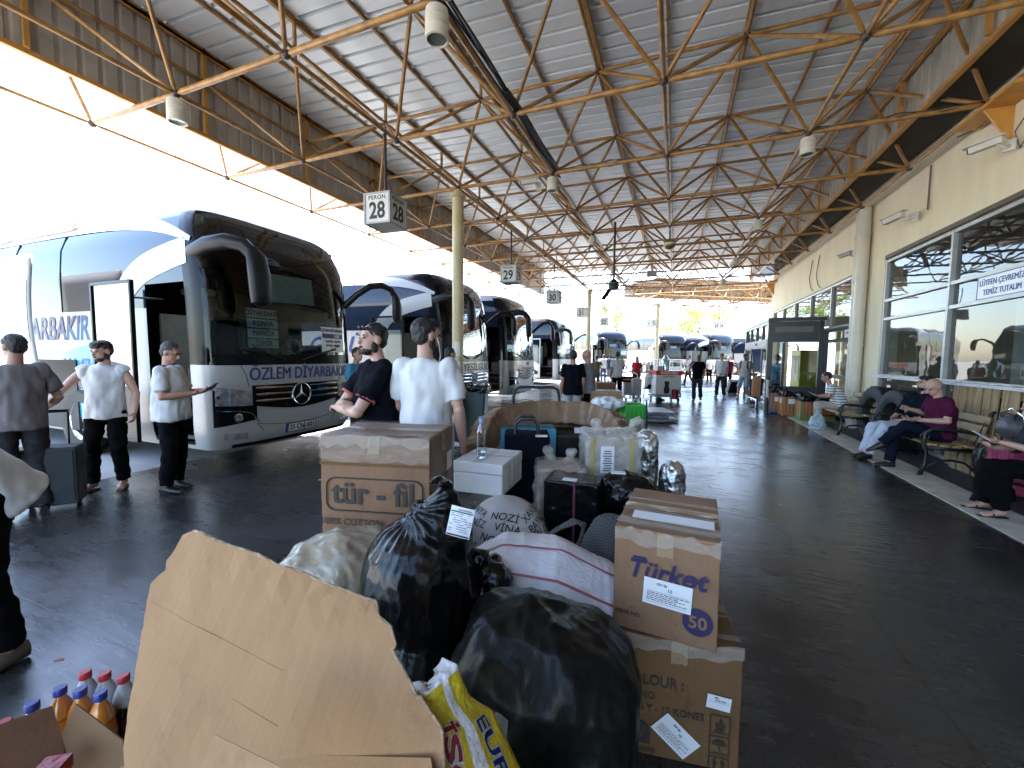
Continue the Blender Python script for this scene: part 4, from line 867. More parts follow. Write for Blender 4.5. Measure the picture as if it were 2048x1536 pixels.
    for k in 'RL':
        an, to = J['an' + k], J['to' + k]; u = to.normalized(); s_ = MB()
        if sandal:
            s_.loft([s_.ring(an + V((0, 0, -.072)) - u * .06, u, .012, 12, (0, 0, 1), .034), s_.ring(an + V((0, 0, -.072)) + u * .06, u, .012, 12, (0, 0, 1), .042), s_.ring(an + V((0, 0, -.072)) + u * .185, u, .010, 12, (0, 0, 1), .036)]); s_.tube([an + u * .07 + V((u.y, -u.x, 0)) * .045 * t + V((0, 0, -.065 + .045 * (1 - t * t))) for t in (-1, -.5, 0, .5, 1)], .012, 6); s_.build("sandal", shoes, T, True)
        else:
            L_ = lambda q, zz, rz_, ry: s_.ring(an + V((0, 0, zz)) + u * q, u, rz_, 14, (0, 0, 1), ry)
            s_.loft([L_(-.065, -.035, .045, .030), L_(-.02, -.028, .055, .042), L_(.06, -.045, .040, .045), L_(.13, -.055, .030, .046), L_(.18, -.062, .020, .034)]); s_.build("shoe", shoes, T, True)
    return T
def held(name, label, cat, owner, at, build, rot=(0, 0, 0), group=None):
    """something in a hand: a thing of its own, placed from the owner's frame"""
    Mw = Matrix.Translation(owner.location) @ Matrix.Rotation(owner.rotation_euler.z, 4, 'Z') @ Matrix.Scale(owner.scale.x, 4)
    T = thing(name, label, cat, Mw @ Vector(at), owner.rotation_euler.z, group); T.rotation_euler = (radians(rot[0]), radians(rot[1]), owner.rotation_euler.z + radians(rot[2])); build(T); return T
M_PHONE = pm("phone_back", (.02, .02, .022), .2, var=0); M_PHW = pm("white_phone", (.55, .55, .56), .25, var=0)
def phone(m=M_PHONE):
    def f(T): MB().box((0, 0, 0), (.074, .155, .009)).build("phone_case", m, T, bevel=.004); MB().box((0, 0, .0055), (.066, .143, .001)).build("phone_screen", M_EYE, T)
    return f
NEARG = None
p1 = person("man from behind in a grey brown t-shirt by the open luggage hatch", (-5.757, 1.853), 172, H=1.74, fat=1.2, shirt=C_GREYT, pants=C_DKGREY, near=2, look=(25, 8), pose={'elR': (.27, .02, 1.14), 'wrR': (.20, .2, 1.02), 'elL': (-.25, .05, 1.15), 'wrL': (-.18, .24, 1.06)})
p2 = person("bearded young man in a sleeveless white hooded top holding the handle of a dark suitcase", (-6.059, 2.629), 22, H=1.71, fat=1.12, shirt=C_WHITE, pants=C_BLACK, hairstyle='fringe', beard=1, near=2, sleeve=.12, look=(-32, 14), skin=M_SKIN2, sandal=True, shoes=M_SANDAL, pose={'elR': (.36, .08, 1.17), 'wrR': (.53, .16, .95), 'elL': (-.28, .0, 1.14), 'wrL': (-.285, .09, .91), 'hdR': (.5, .3, -.7), 'knR': (.13, .05, .50), 'anR': (.15, .02, .085), 'toR': (.09, .13, 0)}, grip=.8)
hd = MB(); hd.tube([(-.12, -.10, 1.40), (-.09, -.13, 1.46), (0, -.15, 1.49), (.09, -.13, 1.46), (.12, -.10, 1.40), (.07, -.11, 1.36), (-.07, -.11, 1.36)], .035, 8); hd.build("hood", C_WHITE, p2, True)
p3 = person("older man in a white polo with dark collar reading his phone beside the nearest coach", (-5.320, 2.879), -62, H=1.70, fat=1.35, shirt=C_WHITE, pants=C_BLACK, hair=pm("greying_hair", (.06, .055, .05), .7, var=.4, vscale=40), near=2, look=(-6, 24), sleeve=.78, collar=C_NAVY, pose={'elR': (.25, .05, 1.14), 'wrR': (.10, .30, 1.17), 'elL': (-.25, .06, 1.14), 'wrL': (-.07, .33, 1.19), 'hdR': (-.15, 1, .2), 'hdL': (.3, 1, .2), 'pnR': (-.3, 0, 1), 'pnL': (.3, 0, 1), 'toL': (.05, .17, 0)}, grip=.55)
held("phone", "dark phone in the hands of the man in white polo by the coach", "phone", p3, (.03, .44, 1.235), phone(), (35, 0, 0))
p4 = person("person bending out of the frame at the far left in white shirt and black trousers", (-3.200, 0.874), 74, H=1.74, fat=1.15, shirt=C_WHITE, pants=C_BLACK, near=2, lean=38, sleeve=1.6, hem=.08, shoes=M_SANDAL, pose={'elR': (.18, .62, 1.12), 'wrR': (.12, .85, 1.0), 'elL': (-.18, .62, 1.12), 'wrL': (-.12, .85, 1.0)})
p5 = person("man in a teal shirt standing behind the man in black polo, beside the second coach", (-4.981, 5.452), -55, H=1.70, shirt=C_TEAL, pants=C_DKGREY, look=(-15, 5))
p6 = person("stout man in a black polo with crossed arms and sunglasses on his head", (-2.164, 2.580), 72, H=1.83, fat=1.3, shirt=C_NAVYK, pants=C_BLACK, beard=1, near=2, sleeve=.72, look=(8, 0), skin=M_SKIN2, cuff=cloth("red_white_trim", (.40, .10, .09)), pose={'elR': (.20, .20, 1.14), 'wrR': (.0, .24, 1.18), 'elL': (-.20, .20, 1.13), 'wrL': (.10, .25, 1.13), 'hdR': (-1, .0, .1), 'hdL': (1, .0, .1)})
def shades(T):
    m = MB()
    for s in (-1, 1): m.ell((s * .034, 0, 0), (.030, .008, .020)); m.tube([(s * .062, 0, 0), (s * .075, -.06, .0), (s * .078, -.12, -.01)], .004, 5)
    m.build("lens_and_arms", M_BBLACK, T, True)
held("sunglasses", "dark sunglasses pushed up on the head of the man in black polo", "sunglasses", p6, (0, .105, 1.715), shades, (-25, 0, 8))
p7 = person("bearded man in a white t-shirt seen from behind, white earphone in his ear", (-1.704, 2.568), -158, H=1.86, fat=1.12, shirt=C_WHITE, pants=C_BLACK, beard=2, near=2, sleeve=.78, hairstyle='quiff', skin=M_SKIN2, look=(-38, 2), pose={'elR': (.245, -.02, 1.13), 'wrR': (.25, .06, .88), 'elL': (-.24, .08, 1.14), 'wrL': (-.12, .22, 1.0)})
e = MB(); e.tube([(.075, .015, 1.625), (.085, .03, 1.58), (.07, .10, 1.5), (.05, .12, 1.42), (.04, .135, 1.3)], .004, 5); tag(e.build("earphone", M_PLATE, loc=p7.location, rz=p7.rotation_euler.z), "white earphone cord hanging from the ear of the man in white t-shirt", "earphone"); bpy.data.objects["earphone"].scale = p7.scale
p8 = person("man in a beige shirt and dark jeans half hidden by the thick column", (-3.640, 6.200), -100, H=1.72, shirt=C_BEIGE, pants=C_DKGREY, shoes=M_SOLE, pose={'knR': (.10, .16, .52), 'anR': (.11, .10, .09), 'knL': (-.1, -.02, .5), 'anL': (-.11, -.22, .12)}, look=(20, 8))
p9 = person("man from behind in a black t-shirt and light grey trousers, left of a bald man", (-1.877, 7.979), 172, H=1.71, fat=1.2, shirt=C_NAVYK, pants=C_LGREY)
p10 = person("bald man in a grey polo looking down beside the man in black t-shirt", (-1.669, 8.385), 118, H=1.72, fat=1.15, shirt=C_GREY, pants=C_BLACK, hairstyle='bald', look=(15, 28), cuff=C_BLACK, pose={'elL': (-.25, -.02, 1.14), 'wrL': (-.1, .18, 1.02), 'elR': (.25, -.02, 1.14), 'wrR': (.08, .2, 1.0)})
p11 = person("slim person in khaki clothes from behind near the second column", (-3.299, 18.632), 160, H=1.62, shirt=C_KHAKI, pants=C_KHAKI, near=0, shoes=M_SOLE, pose={'elR': (.3, .1, 1.3), 'wrR': (.2, .26, 1.42)})
p12 = person("small far man in a loose white shirt and blue jeans", (-4.221, 26.247), 170, H=1.72, shirt=C_WHITE, pants=C_JEAN, near=0)
p13 = person("far man in a blue shirt and shorts behind the man in white polo", (-3.689, 25.380), 150, H=1.7, shirt=C_JEAN, pants=C_GREY, near=0, shorts=True)
p14 = person("man in a white polo and black trousers from behind, right of the second column", (-1.899, 14.874), 158, H=1.78, fat=1.15, shirt=C_WHITE, pants=C_BLACK, skin=M_SKIN3, look=(-20, 5), pose={'elR': (.25, .06, 1.16), 'wrR': (.2, .28, 1.2)})
p15 = person("woman in a red top and dark trousers standing by the luggage trolley", (-1.604, 19.198), 15, H=1.6, shirt=C_RED, pants=C_BLACK, near=0, hairstyle='long', skin=M_SKIN2)
p16 = person("man in a white shirt sitting on a stool at the cafe cart", (-0.917, 16.019), -78, H=1.72, shirt=C_WHITE, pants=C_BLACK, seat=True, near=1, lean=8, pose={'wrR': (.15, .46, .86), 'elR': (.22, .22, .84)})
p17 = person("man in black t-shirt and dark jeans walking towards the camera in the middle", (0.764, 16.286, 0.000)[:2], 8, H=1.72, shirt=C_NAVYK, pants=C_DKGREY, skin=M_SKIN3, hairstyle='bald', pose={'knR': (.09, .12, .5), 'anR': (.08, .12, .09), 'knL': (-.10, .0, .5), 'anL': (-.10, -.22, .13), 'elR': (.27, .06, 1.2), 'wrR': (.13, .12, 1.44), 'hdR': (-.2, -.2, 1)})
p18 = person("far man in a grey white shirt walking to the left behind the man in black", (0.743, 25.523), 80, H=1.7, shirt=C_PALE, pants=C_DKGREY, near=0, pose={'knR': (.09, .16, .5), 'anR': (.1, .22, .09), 'knL': (-.10, -.04, .5), 'anL': (-.10, -.3, .14)})
p19 = person("man in a white t-shirt with bowed head walking with a dark wheeled case", (1.720, 18.390, 0.000)[:2], 12, H=1.76, shirt=C_WHITE, pants=C_DKGREY, look=(15, 30), pose={'knR': (.11, .08, .5), 'anR': (.13, .06, .09), 'knL': (-.10, .06, .5), 'anL': (-.12, -.12, .11)})
p20 = person("man in pale t-shirt and blue shorts with a black backpack", (2.503, 18.025), 22, H=1.76, shirt=C_PALE, pants=C_LBLUE, shorts=True, shoes=M_SOLE, look=(10, 12), hairstyle='quiff', pose={'knR': (.12, .14, .5), 'anR': (.14, .16, .09), 'knL': (-.10, .04, .5), 'anL': (-.12, -.16, .1), 'elL': (-.3, .02, 1.14), 'wrL': (-.36, .12, .95)})
p21 = person("man in a teal shirt seen through the glass of the entrance porch", (3.05, 15.5), None, rz=-1.2, H=1.72, shirt=C_TEAL, pants=C_DKGREY, near=0)
p22 = person("small far man in a white shirt by the open door of a far coach", (2.062, 29.283), 150, H=1.7, shirt=C_WHITE, pants=C_BLACK, near=0)
p23 = person("person in a maroon shirt hidden behind the man with bowed head", (2.468, 22.972), 20, H=1.68, shirt=C_MAROON, pants=C_BLACK, near=0)
p28 = person("person in a pale blue shirt standing inside behind the porch glass", (5.6, 15.6), None, rz=1.9, H=1.7, shirt=C_TEAL, pants=C_GREY, near=0)
p29 = person("person in a white shirt seen through the big window, standing indoors", (5.8, 9.9), None, rz=.6, H=1.72, shirt=C_WHITE, pants=C_GREY, near=0)
# seated on the benches; +Y of a figure turned to the platform (-X)
p24 = person("man in a striped white polo sitting hunched over his phone on the far bench", (3.58, 11.55), None, rz=radians(80), H=1.72, fat=1.15, shirt=C_STRIPE, pants=C_SAND, seat=True, near=2, lean=26, look=(0, 18), skin=M_SKIN, pose={'elR': (.22, .24, .76), 'wrR': (.06, .44, .74), 'elL': (-.22, .24, .76), 'wrL': (-.06, .44, .74), 'hea': (0, .30, 1.20), 'hdR': (-.3, 1, .2), 'hdL': (.3, 1, .2), 'pnR': (-.3, 0, 1), 'pnL': (.3, 0, 1)})
held("phone", "phone held by the man in the striped polo", "phone", p24, (0, .57, .80), phone(M_PHW), (25, 0, 0))
p25 = person("young man in a dark shirt and white jeans lounging on the near bench", (3.58, 8.42), None, rz=radians(112), H=1.78, shirt=C_NAVY, pants=C_OFFW, seat=True, near=2, lean=-16, look=(-20, -6), hairstyle='quiff', beard=1, skin=M_SKIN2, sleeve=1.5, pose={'knR': (.16, .52, .50), 'anR': (.10, .66, .085), 'knL': (-.08, .54, .52), 'anL': (-.02, .72, .085), 'wrL': (-.10, .20, .64), 'elL': (-.26, -.04, .72), 'elR': (.27, -.02, .72), 'wrR': (.12, .22, .64)})
p26 = person("bald older man in a maroon polo with crossed legs looking at his phone", (3.52, 7.62), None, rz=radians(96), H=1.76, fat=1.2, shirt=C_MAROON, pants=C_NAVY, seat=True, near=2, lean=4, look=(8, 34), hairstyle='bald', hair=M_GREY, skin=M_SKIN2, pose={'knR': (.10, .46, .55), 'anR': (.10, .50, .085), 'knL': (-.06, .42, .66), 'anL': (.10, .62, .36), 'toL': (.05, .15, -.08), 'elR': (.32, -.02, .80), 'wrR': (.30, .20, .86), 'elL': (-.25, .06, .76), 'wrL': (-.06, .28, .74), 'hdL': (.3, 1, .1), 'pnL': (.3, 0, 1)})
held("phone", "phone held by the bald man in maroon", "phone", p26, (.01, .42, .79), phone(), (25, 0, 10))
p27 = person("person in black skirt and sandals holding a phone, cut by the right picture edge", (3.52, 5.72), None, rz=radians(86), H=1.64, shirt=C_DKGREY, pants=C_BLACK, seat=True, near=2, lean=10, hair=M_GREY, hairstyle='short', skirt=True, sandal=True, shoes=pm("black_sandal", (.015, .014, .014), .5), sleeve=1.3, skin=M_SKIN2, look=(0, 25), pose={'elL': (-.22, .16, .76), 'wrL': (-.02, .42, .82), 'elR': (.22, .16, .74), 'wrR': (.04, .42, .74), 'hdR': (-.5, 1, .2), 'hdL': (.3, 1, .2), 'pnR': (-.3, 0, 1), 'pnL': (.3, 0, 1)})
held("phone", "white phone held by the person in sandals at the right edge", "phone", p27, (.0, .56, .87), phone(M_PHW), (35, 0, 0))
# ---------------------------------------------------------------- the heap of parcels
def board(name, col, dirs=None):
    """corrugated cardboard: mottled paper, flute streaks, scuffs and dirt"""
    if name in _M: return _M[name]
    m = pm(name, col, .75, var=.10, vscale=3, detail=9, spec=.2); nt = m.node_tree; N = nt.nodes; L = nt.links; b = N["Principled BSDF"]
    tc = N.new("ShaderNodeTexCoord"); src = tc.outputs["Object"]
    if dirs:
        cx = N.new("ShaderNodeCombineXYZ")
        for i, d in enumerate(dirs):
            dt = N.new("ShaderNodeVectorMath"); dt.operation = 'DOT_PRODUCT'; dt.inputs[1].default_value = d; L.new(src, dt.inputs[0]); L.new(dt.outputs["Value"], cx.inputs[(0, 2)[i]])
        src = cx.outputs[0]
    mp = N.new("ShaderNodeMapping"); mp.inputs["Scale"].default_value = (130, 130, 2.2); L.new(src, mp.inputs[0])
    fl = N.new("ShaderNodeTexNoise"); fl.inputs["Scale"].default_value = 1; fl.inputs["Detail"].default_value = 3; L.new(mp.outputs[0], fl.inputs[0])
    n = N.new("ShaderNodeTexNoise"); n.inputs["Scale"].default_value = 45; n.inputs["Detail"].default_value = 8; L.new(tc.outputs["Object"], n.inputs[0])
    dirt = N.new("ShaderNodeTexNoise"); dirt.inputs["Scale"].default_value = 6; dirt.inputs["Detail"].default_value = 9; dirt.inputs["Roughness"].default_value = .75; L.new(tc.outputs["Object"], dirt.inputs[0])
    old = b.inputs["Base Color"].links[0].from_socket
    for sock, lo, hi, d0, d1 in ((fl.outputs[0], .3, .7, .94, 1.03), (dirt.outputs[0], .28, .46, .72, 1.0)):
        mr = N.new("ShaderNodeMapRange"); mr.inputs[1].default_value = lo; mr.inputs[2].default_value = hi; mr.inputs[3].default_value = d0; mr.inputs[4].default_value = d1; L.new(sock, mr.inputs[0])
        mx = N.new("ShaderNodeMix"); mx.data_type = 'RGBA'; mx.blend_type = 'MULTIPLY'; mx.inputs[0].default_value = 1; L.new(old, mx.inputs[6]); L.new(mr.outputs[0], mx.inputs[7]); old = mx.outputs[2]
    L.new(old, b.inputs["Base Color"])
    ad = N.new("ShaderNodeMath"); ad.operation = 'MULTIPLY_ADD'; ad.inputs[1].default_value = .5; L.new(fl.outputs[0], ad.inputs[0]); L.new(n.outputs[0], ad.inputs[2])
    bp = N.new("ShaderNodeBump"); bp.inputs["Strength"].default_value = .22; bp.inputs["Distance"].default_value = .005; L.new(ad.outputs[0], bp.inputs["Height"]); L.new(bp.outputs[0], b.inputs["Normal"]); return m
M_CARD = board("brown_cardboard", (.23, .128, .072)); M_CARD2 = board("dark_brown_cardboard", (.145, .077, .032)); M_CARD3 = board("tan_cardboard", (.36, .204, .098)); M_KRAFT = board("reddish_cardboard", (.22, .115, .065))
M_FLUTE = pm("torn_board_edge", (.50, .37, .23), .9, var=.3, vscale=60, bump=.5, bscale=90)
def film(name, col, a, rough=.12, bump=.8, bscale=9, stretch=None):
    if name in _M: return _M[name]
    m = pm(name, col, rough, var=.05, bump=bump, bscale=bscale, alpha=a, spec=.7, stretch=stretch); return m
M_TAPE = film("brown_packing_tape", (.42, .29, .16), .55, .10, .5, 12); M_CLEAR_F = film("clear_stretch_film", (.55, .48, .40), .20, .08, 1., 16); M_CLEAR_T = film("clear_tape", (.66, .60, .52), .22, .07, .8, 24, (1, 6, 1))
def bagmat(name, col, rough, bump=.9, bscale=7, spec=.6, stretch=None, alpha=None, var=.1):
    return pm(name, col, rough, var=var, bump=bump, bscale=bscale, spec=spec, stretch=stretch, alpha=alpha)
M_BAGK = bagmat("black_bin_liner", (.004, .004, .0045), .20, .3, 16, .26, (1, 1, .35)); M_BALE = bagmat("dull_black_wrap", (.009, .0095, .008), .38, .4, 14, .16, (1, 1, .5), var=.3)
M_CREAM = bagmat("clear_sack_over_cream", (.30, .25, .175), .25, .7, 6, .6, (1, 2, 1)); M_WOVEN = bagmat("white_woven_sack", (.76, .75, .76), .5, .35, 25, .4, (1, 3, 3))
M_LINE = pm("red_stripe_weave", (.42, .13, .15), .6); M_FOAM = pm("white_polystyrene", (.72, .73, .73), .75, var=.04, bump=.2, bscale=120); M_LABEL = pm("paper_label", (.66, .66, .66), .55, var=.04)
M_FOIL = pm("silver_foil", (.62, .62, .60), .18, metal=.95, var=.15, bump=1., bscale=22); M_VIOLET = pm("violet_print", (.016, .011, .055), .55, var=0); M_BROWNINK = pm("dark_print", (.022, .016, .012), .6, var=0)
def fcm(w, d, h, side):
    """frame on a carton face: local x right, y up; origin at the face's lower left"""
    if side == 'F': return frame((0, 0, 0), (1, 0, 0), (0, 0, 1))
    if side == 'R': return frame((w, 0, 0), (0, 1, 0), (0, 0, 1))
    if side == 'L': return frame((0, d, 0), (0, -1, 0), (0, 0, 1))
    return frame((0, 0, h), (1, 0, 0), (0, 1, 0))
def patch(T, M, x0, y0, x1, y1, mat, name, off=.0015, jag=0., n=1, rot=0, seed=0):
    g = MB(); R_ = random.Random(seed + int(x0 * 1000)); cx, cy = (x0 + x1) / 2, (y0 + y1) / 2; k = max(1, n)
    pts = [(x0 + (x1 - x0) * i / k, y0 + (jag * (R_.random() - .5))) for i in range(k + 1)]; pt2 = [(x0 + (x1 - x0) * i / k, y1 + jag * (R_.random() - .5)) for i in range(k + 1)]
    c, s = cos(rot), sin(rot); q = lambda p: M @ Vector((cx + (p[0] - cx) * c - (p[1] - cy) * s, cy + (p[0] - cx) * s + (p[1] - cy) * c, off))
    g.add([q(p) for p in pts + pt2], [(i, i + 1, k + 2 + i, k + 1 + i) for i in range(k)]); return g.build(name, mat, T)
def carton(name, label, loc, rz, w, d, h, mat=M_CARD, group=None, tape=True, film_side=True, dent=.007, seed=0, cat="box"):
    T = thing(name, label, cat, loc, rz, group); b = MB(); R_ = random.Random(seed); so = R_.random() * 90
    def wob(p):
        x, y, z = p; e = lambda q, L_: max(0, min(1, 4 * q * (L_ - q) / (L_ * L_)))
        k = nz(x * 5 + so, y * 5, z * 5); return (x + dent * .6 * nz(y * 7 + so, z * 7) * e(z, h), y - dent * e(x, w) * e(z, h) * (.8 + k) if y < d / 2 else y + dent * .5 * k, z + dent * .7 * (nz(x * 6, y * 6 + so) - .3 * e(y, d)) if z > h / 2 else z)
    n = 10
    for M, L1, L2 in ((lambda u, v: (u * w, 0, v * h), w, h), (lambda u, v: (w, u * d, v * h), d, h), (lambda u, v: (w - u * w, d, v * h), w, h), (lambda u, v: (0, d - u * d, v * h), d, h), (lambda u, v: (u * w, v * d, h), w, d), (lambda u, v: (u * w, d - v * d, 0), w, d)):
        b.grid(lambda u, v: wob(M(u, v)), n, n)
    o = b.build("carton_body", mat, T); bm = bmesh.new(); bm.from_mesh(o.data); bmesh.ops.remove_doubles(bm, verts=bm.verts, dist=.001); bm.to_mesh(o.data); bm.free(); bv = o.modifiers.new("b", 'BEVEL'); bv.width = .006; bv.segments = 2; bv.angle_limit = radians(50)
    top = fcm(w, d, h, 'T'); g = MB(); g.bar((.004, d / 2, h - .0005), (w - .004, d / 2, h - .0005), .003, .003); g.build("flap_seam", M_BROWNINK, T)
    if tape:
        patch(T, top, .0, d / 2 - .03, w, d / 2 + .03, M_TAPE, "packing_tape", .006, .004, 8, seed=seed); patch(T, fcm(w, d, h, 'F'), w * .5 - .03, h - .09, w * .5 + .03, h, M_TAPE, "packing_tape", .008, .012, 5)
        patch(T, fcm(w, d, h, 'R'), d / 2 - .03, h - .10, d / 2 + .03, h, M_TAPE, "packing_tape", .008, .012, 5)
    if film_side:
        for k in range(3): patch(T, top, .0, d * (.08 + .28 * k), w, d * (.14 + .28 * k), M_CLEAR_T, "clear_tape", .0075, .012, 9, seed=seed + k)
        patch(T, fcm(w, d, h, 'F'), .0, h - .05, w, h + .002, M_CLEAR_T, "clear_tape", .0095, .03, 12, seed=seed + 7)
    return T
def stamp(T, txt, size, x, y, side, w, d, h, mat=M_BROWNINK, name="printed_lettering", rot=0, off=.0115, **kw):
    M = fcm(w, d, h, side) @ Matrix.Translation((x, y, off)) @ Matrix.Rotation(rot, 4, 'Z'); return words(txt, size, mat, T, M, name, depth=.0004, **kw)
def label(T, x, y, w_, h_, side, dims, rot=0, lines=6, head="tür-ip", num="10", off=.0125):
    M = fcm(*dims, side) @ Matrix.Translation((x, y, off)) @ Matrix.Rotation(rot, 4, 'Z')
    g = MB(); g.add([M @ Vector(p) for p in ((-w_ / 2, -h_ / 2, 0), (w_ / 2, -h_ / 2, 0), (w_ / 2, h_ / 2, 0), (-w_ / 2, h_ / 2, 0))], [(0, 1, 2, 3)]); P_ = g.build("paper_label", M_LABEL, T)
    words(head, h_ * .16, M_INK, P_, M @ Matrix.Translation((-w_ * .12, h_ * .33, .001)), "label_heading", .01, depth=.0003); words(num, h_ * .17, M_INK, P_, M @ Matrix.Translation((w_ * .05, h_ * .16, .001)), "label_number", .01, depth=.0003)
    g = MB(); R_ = random.Random(int(x * 991))
    for i in range(lines):
        yy = h_ * (.02 - .48 * i / lines); xx = -w_ * .42
        if i in (0, lines - 1): g.add([M @ Vector(p) for p in ((xx, yy, .001), (w_ * .42, yy, .001), (w_ * .42, yy + .001, .001), (xx, yy + .001, .001))], [(0, 1, 2, 3)])
        else:
            while xx < w_ * (.38 if i % 2 else .2):
                L_ = w_ * R_.uniform(.04, .11); g.add([M @ Vector(p) for p in ((xx, yy, .001), (xx + L_, yy, .001), (xx + L_, yy + h_ * .028, .001), (xx, yy + h_ * .028, .001))], [(0, 1, 2, 3)]); xx += L_ + w_ * .018
    g.build("label_small_print", M_INK, P_); return P_
def blob(name, label_, cat, build, mat, voxel=.012, smooth=4, disp=None, group=None, base=(0, 0, 0)):
    b = MB(); build(b); o = fuse(b, name, mat, None, voxel, smooth)
    me = o.data
    if disp:
        nr = [v.normal.copy() for v in me.vertices]
        for v, n in zip(me.vertices, nr): v.co = v.co + n * disp(v.co, n)
        me.update()
    tag(o, label_, cat, group); return o
def crease(p, n, a=.012, s=7., seed=0., st=(1, 1, 1)):
    """sharp plastic folds: ridged noise"""
    q = Vector((p.x * s * st[0] + seed, p.y * s * st[1], p.z * s * st[2])); k = 0; am = 1.
    for _ in range(3): k += am * (1 - abs(noise.noise(q)) * 2.2); q = q * 2.07 + Vector((3.1, 1.7, 9.2)); am *= .5
    return a * (k - .9)

# --- two stacked yarn cartons at the right of the heap
W1, D1, H1 = .457, .50, .50
t = carton("cardboard_box", "lower brown carton marked COLOUR with a crooked white label, under another box", (-.172, 1.625, 0), .151, W1, D1, H1, M_CARD2, "stacked yarn cartons", seed=3)
dm = (W1, D1, H1)
stamp(t, "COLOUR :", .062, .135, .325, 'F', *dm, bold=.012, sx=.8); stamp(t, "120 NO", .042, .085, .262, 'F', *dm, bold=.008, sx=.85); stamp(t, "5000 Y - 12 KONES", .042, .18, .21, 'F', *dm, bold=.008, sx=.85)
stamp(t, "STANDARD", .026, .085, .03, 'F', *dm, bold=.008); stamp(t, "100", .026, .085, .003, 'F', *dm, bold=.008)
M_ = fcm(*dm, 'F') @ Matrix.Translation((.085, .105, .010)); g = MB(); g.add([M_ @ Vector(p) for p in [(.047 * cos(a), .047 * sin(a), 0) for a in [2 * pi * i / 24 for i in range(18)]] + [(.047, -.047, 0)]], [tuple(range(19))]); g.build("round_print", M_BROWNINK, t)
stamp(t, "ÖKO", .026, .085, .118, 'F', *dm, mat=M_CARD2, off=.0115, bold=.01); stamp(t, "TEX", .026, .085, .09, 'F', *dm, mat=M_CARD2, off=.0115, bold=.01)
label(t, .225, .115, .165, .095, 'F', dm, rot=-.72); g = label(t, .375, .285, .085, .055, 'F', dm, rot=-.1, lines=1, head="4480", num="18.06.2025")
def pict(T, dims, x, y, kind):
    M = fcm(*dims, 'F') @ Matrix.Translation((x, y, .010)); g = MB(); s = .037; q = lambda *P: [M @ Vector((a * s, b * s, 0)) for a, b in P]
    for a in (-1, 1): g.add(q((a, -1), (a * .9, -1), (a * .9, 1), (a, 1)), [(0, 1, 2, 3) if a < 0 else (3, 2, 1, 0)]); g.add(q((-1, a), (1, a), (1, a * .9), (-1, a * .9)), [(0, 1, 2, 3) if a < 0 else (3, 2, 1, 0)])
    if kind == 0: g.add(q((-.35, -.5), (.35, -.5), (.55, -.05), (.3, .15), (.25, .45), (.0, .75), (-.05, .3), (-.3, .1), (-.5, -.1)), [tuple(range(9))]); g.add(q((-.5, -.72), (.5, -.72), (.5, -.62), (-.5, -.62)), [(0, 1, 2, 3)])
    if kind == 1: g.add(q(*[(.7 * cos(a), .05 + .55 * sin(a)) for a in [pi * i / 12 for i in range(13)]]), [tuple(range(13))]); g.add(q((-.04, -.6), (.04, -.6), (.04, .1), (-.04, .1)), [(0, 1, 2, 3)]); g.add(q((.04, -.6), (.22, -.6), (.22, -.45), (.16, -.45), (.16, -.53), (.04, -.53)), [tuple(range(6))])
    if kind == 2:
        for o in (-.4, .4): g.add(q((o - .1, -.7), (o + .1, -.7), (o + .1, .2), (o + .26, .2), (o, .7), (o - .26, .2), (o - .1, .2)), [tuple(range(7))])
    g.build("handling_symbol", M_BROWNINK, T)
pict(t, dm, .385, .195, 0); pict(t, dm, .385, .11, 1); pict(t, dm, .385, .025, 2)
W2, D2, H2 = .383, .525, .419
t = carton("cardboard_box", "upper brown carton with violet Türkot script and a 50 in a violet disc", (-.202, 1.654, .503), -.053, W2, D2, H2, M_CARD, "stacked yarn cartons", seed=5); dm = (W2, D2, H2)
stamp(t, "Türkot", .105, .195, .262, 'F', *dm, mat=M_VIOLET, bold=.022, shear=.25, sx=.95); g = MB(); M_ = fcm(*dm, 'F')
for (x0, x1, y) in ((.075, .125, .305), (.27, .318, .252)): g.add([M_ @ Vector(p) for p in ((x0, y, .010), (x1, y, .010), (x1, y + .010, .010), (x0, y + .010, .010))], [(0, 1, 2, 3)])
g.build("script_stroke", M_VIOLET, t)
label(t, .205, .185, .175, .105, 'F', dm, rot=-.045, lines=7); g = MB(); g.add([M_ @ Vector((.315 + .053 * cos(a), .105 + .053 * sin(a), .0105)) for a in [2 * pi * i / 32 for i in range(32)]], [tuple(range(32))]); g.build("round_print", M_VIOLET, t)
stamp(t, "50", .066, .315, .103, 'F', *dm, mat=M_CARD, off=.0125, bold=.02); stamp(t, "RENK NO", .022, .06, .075, 'F', *dm, bold=.008)
for x, y, r in ((.075, .2, 0), (.075, .10, -pi / 2), (.24, .075, pi), (.24, .02, pi)): stamp(t, "┐" if 0 else "L", .016, x, y, 'F', *dm, rot=r)
patch(t, fcm(*dm, 'T'), .05, .10, W2 - .02, .19, M_LABEL, "paper_label", .0068); patch(t, fcm(*dm, 'T'), .0, .02, W2, .10, M_CLEAR_T, "clear_tape", .009, .02, 10)
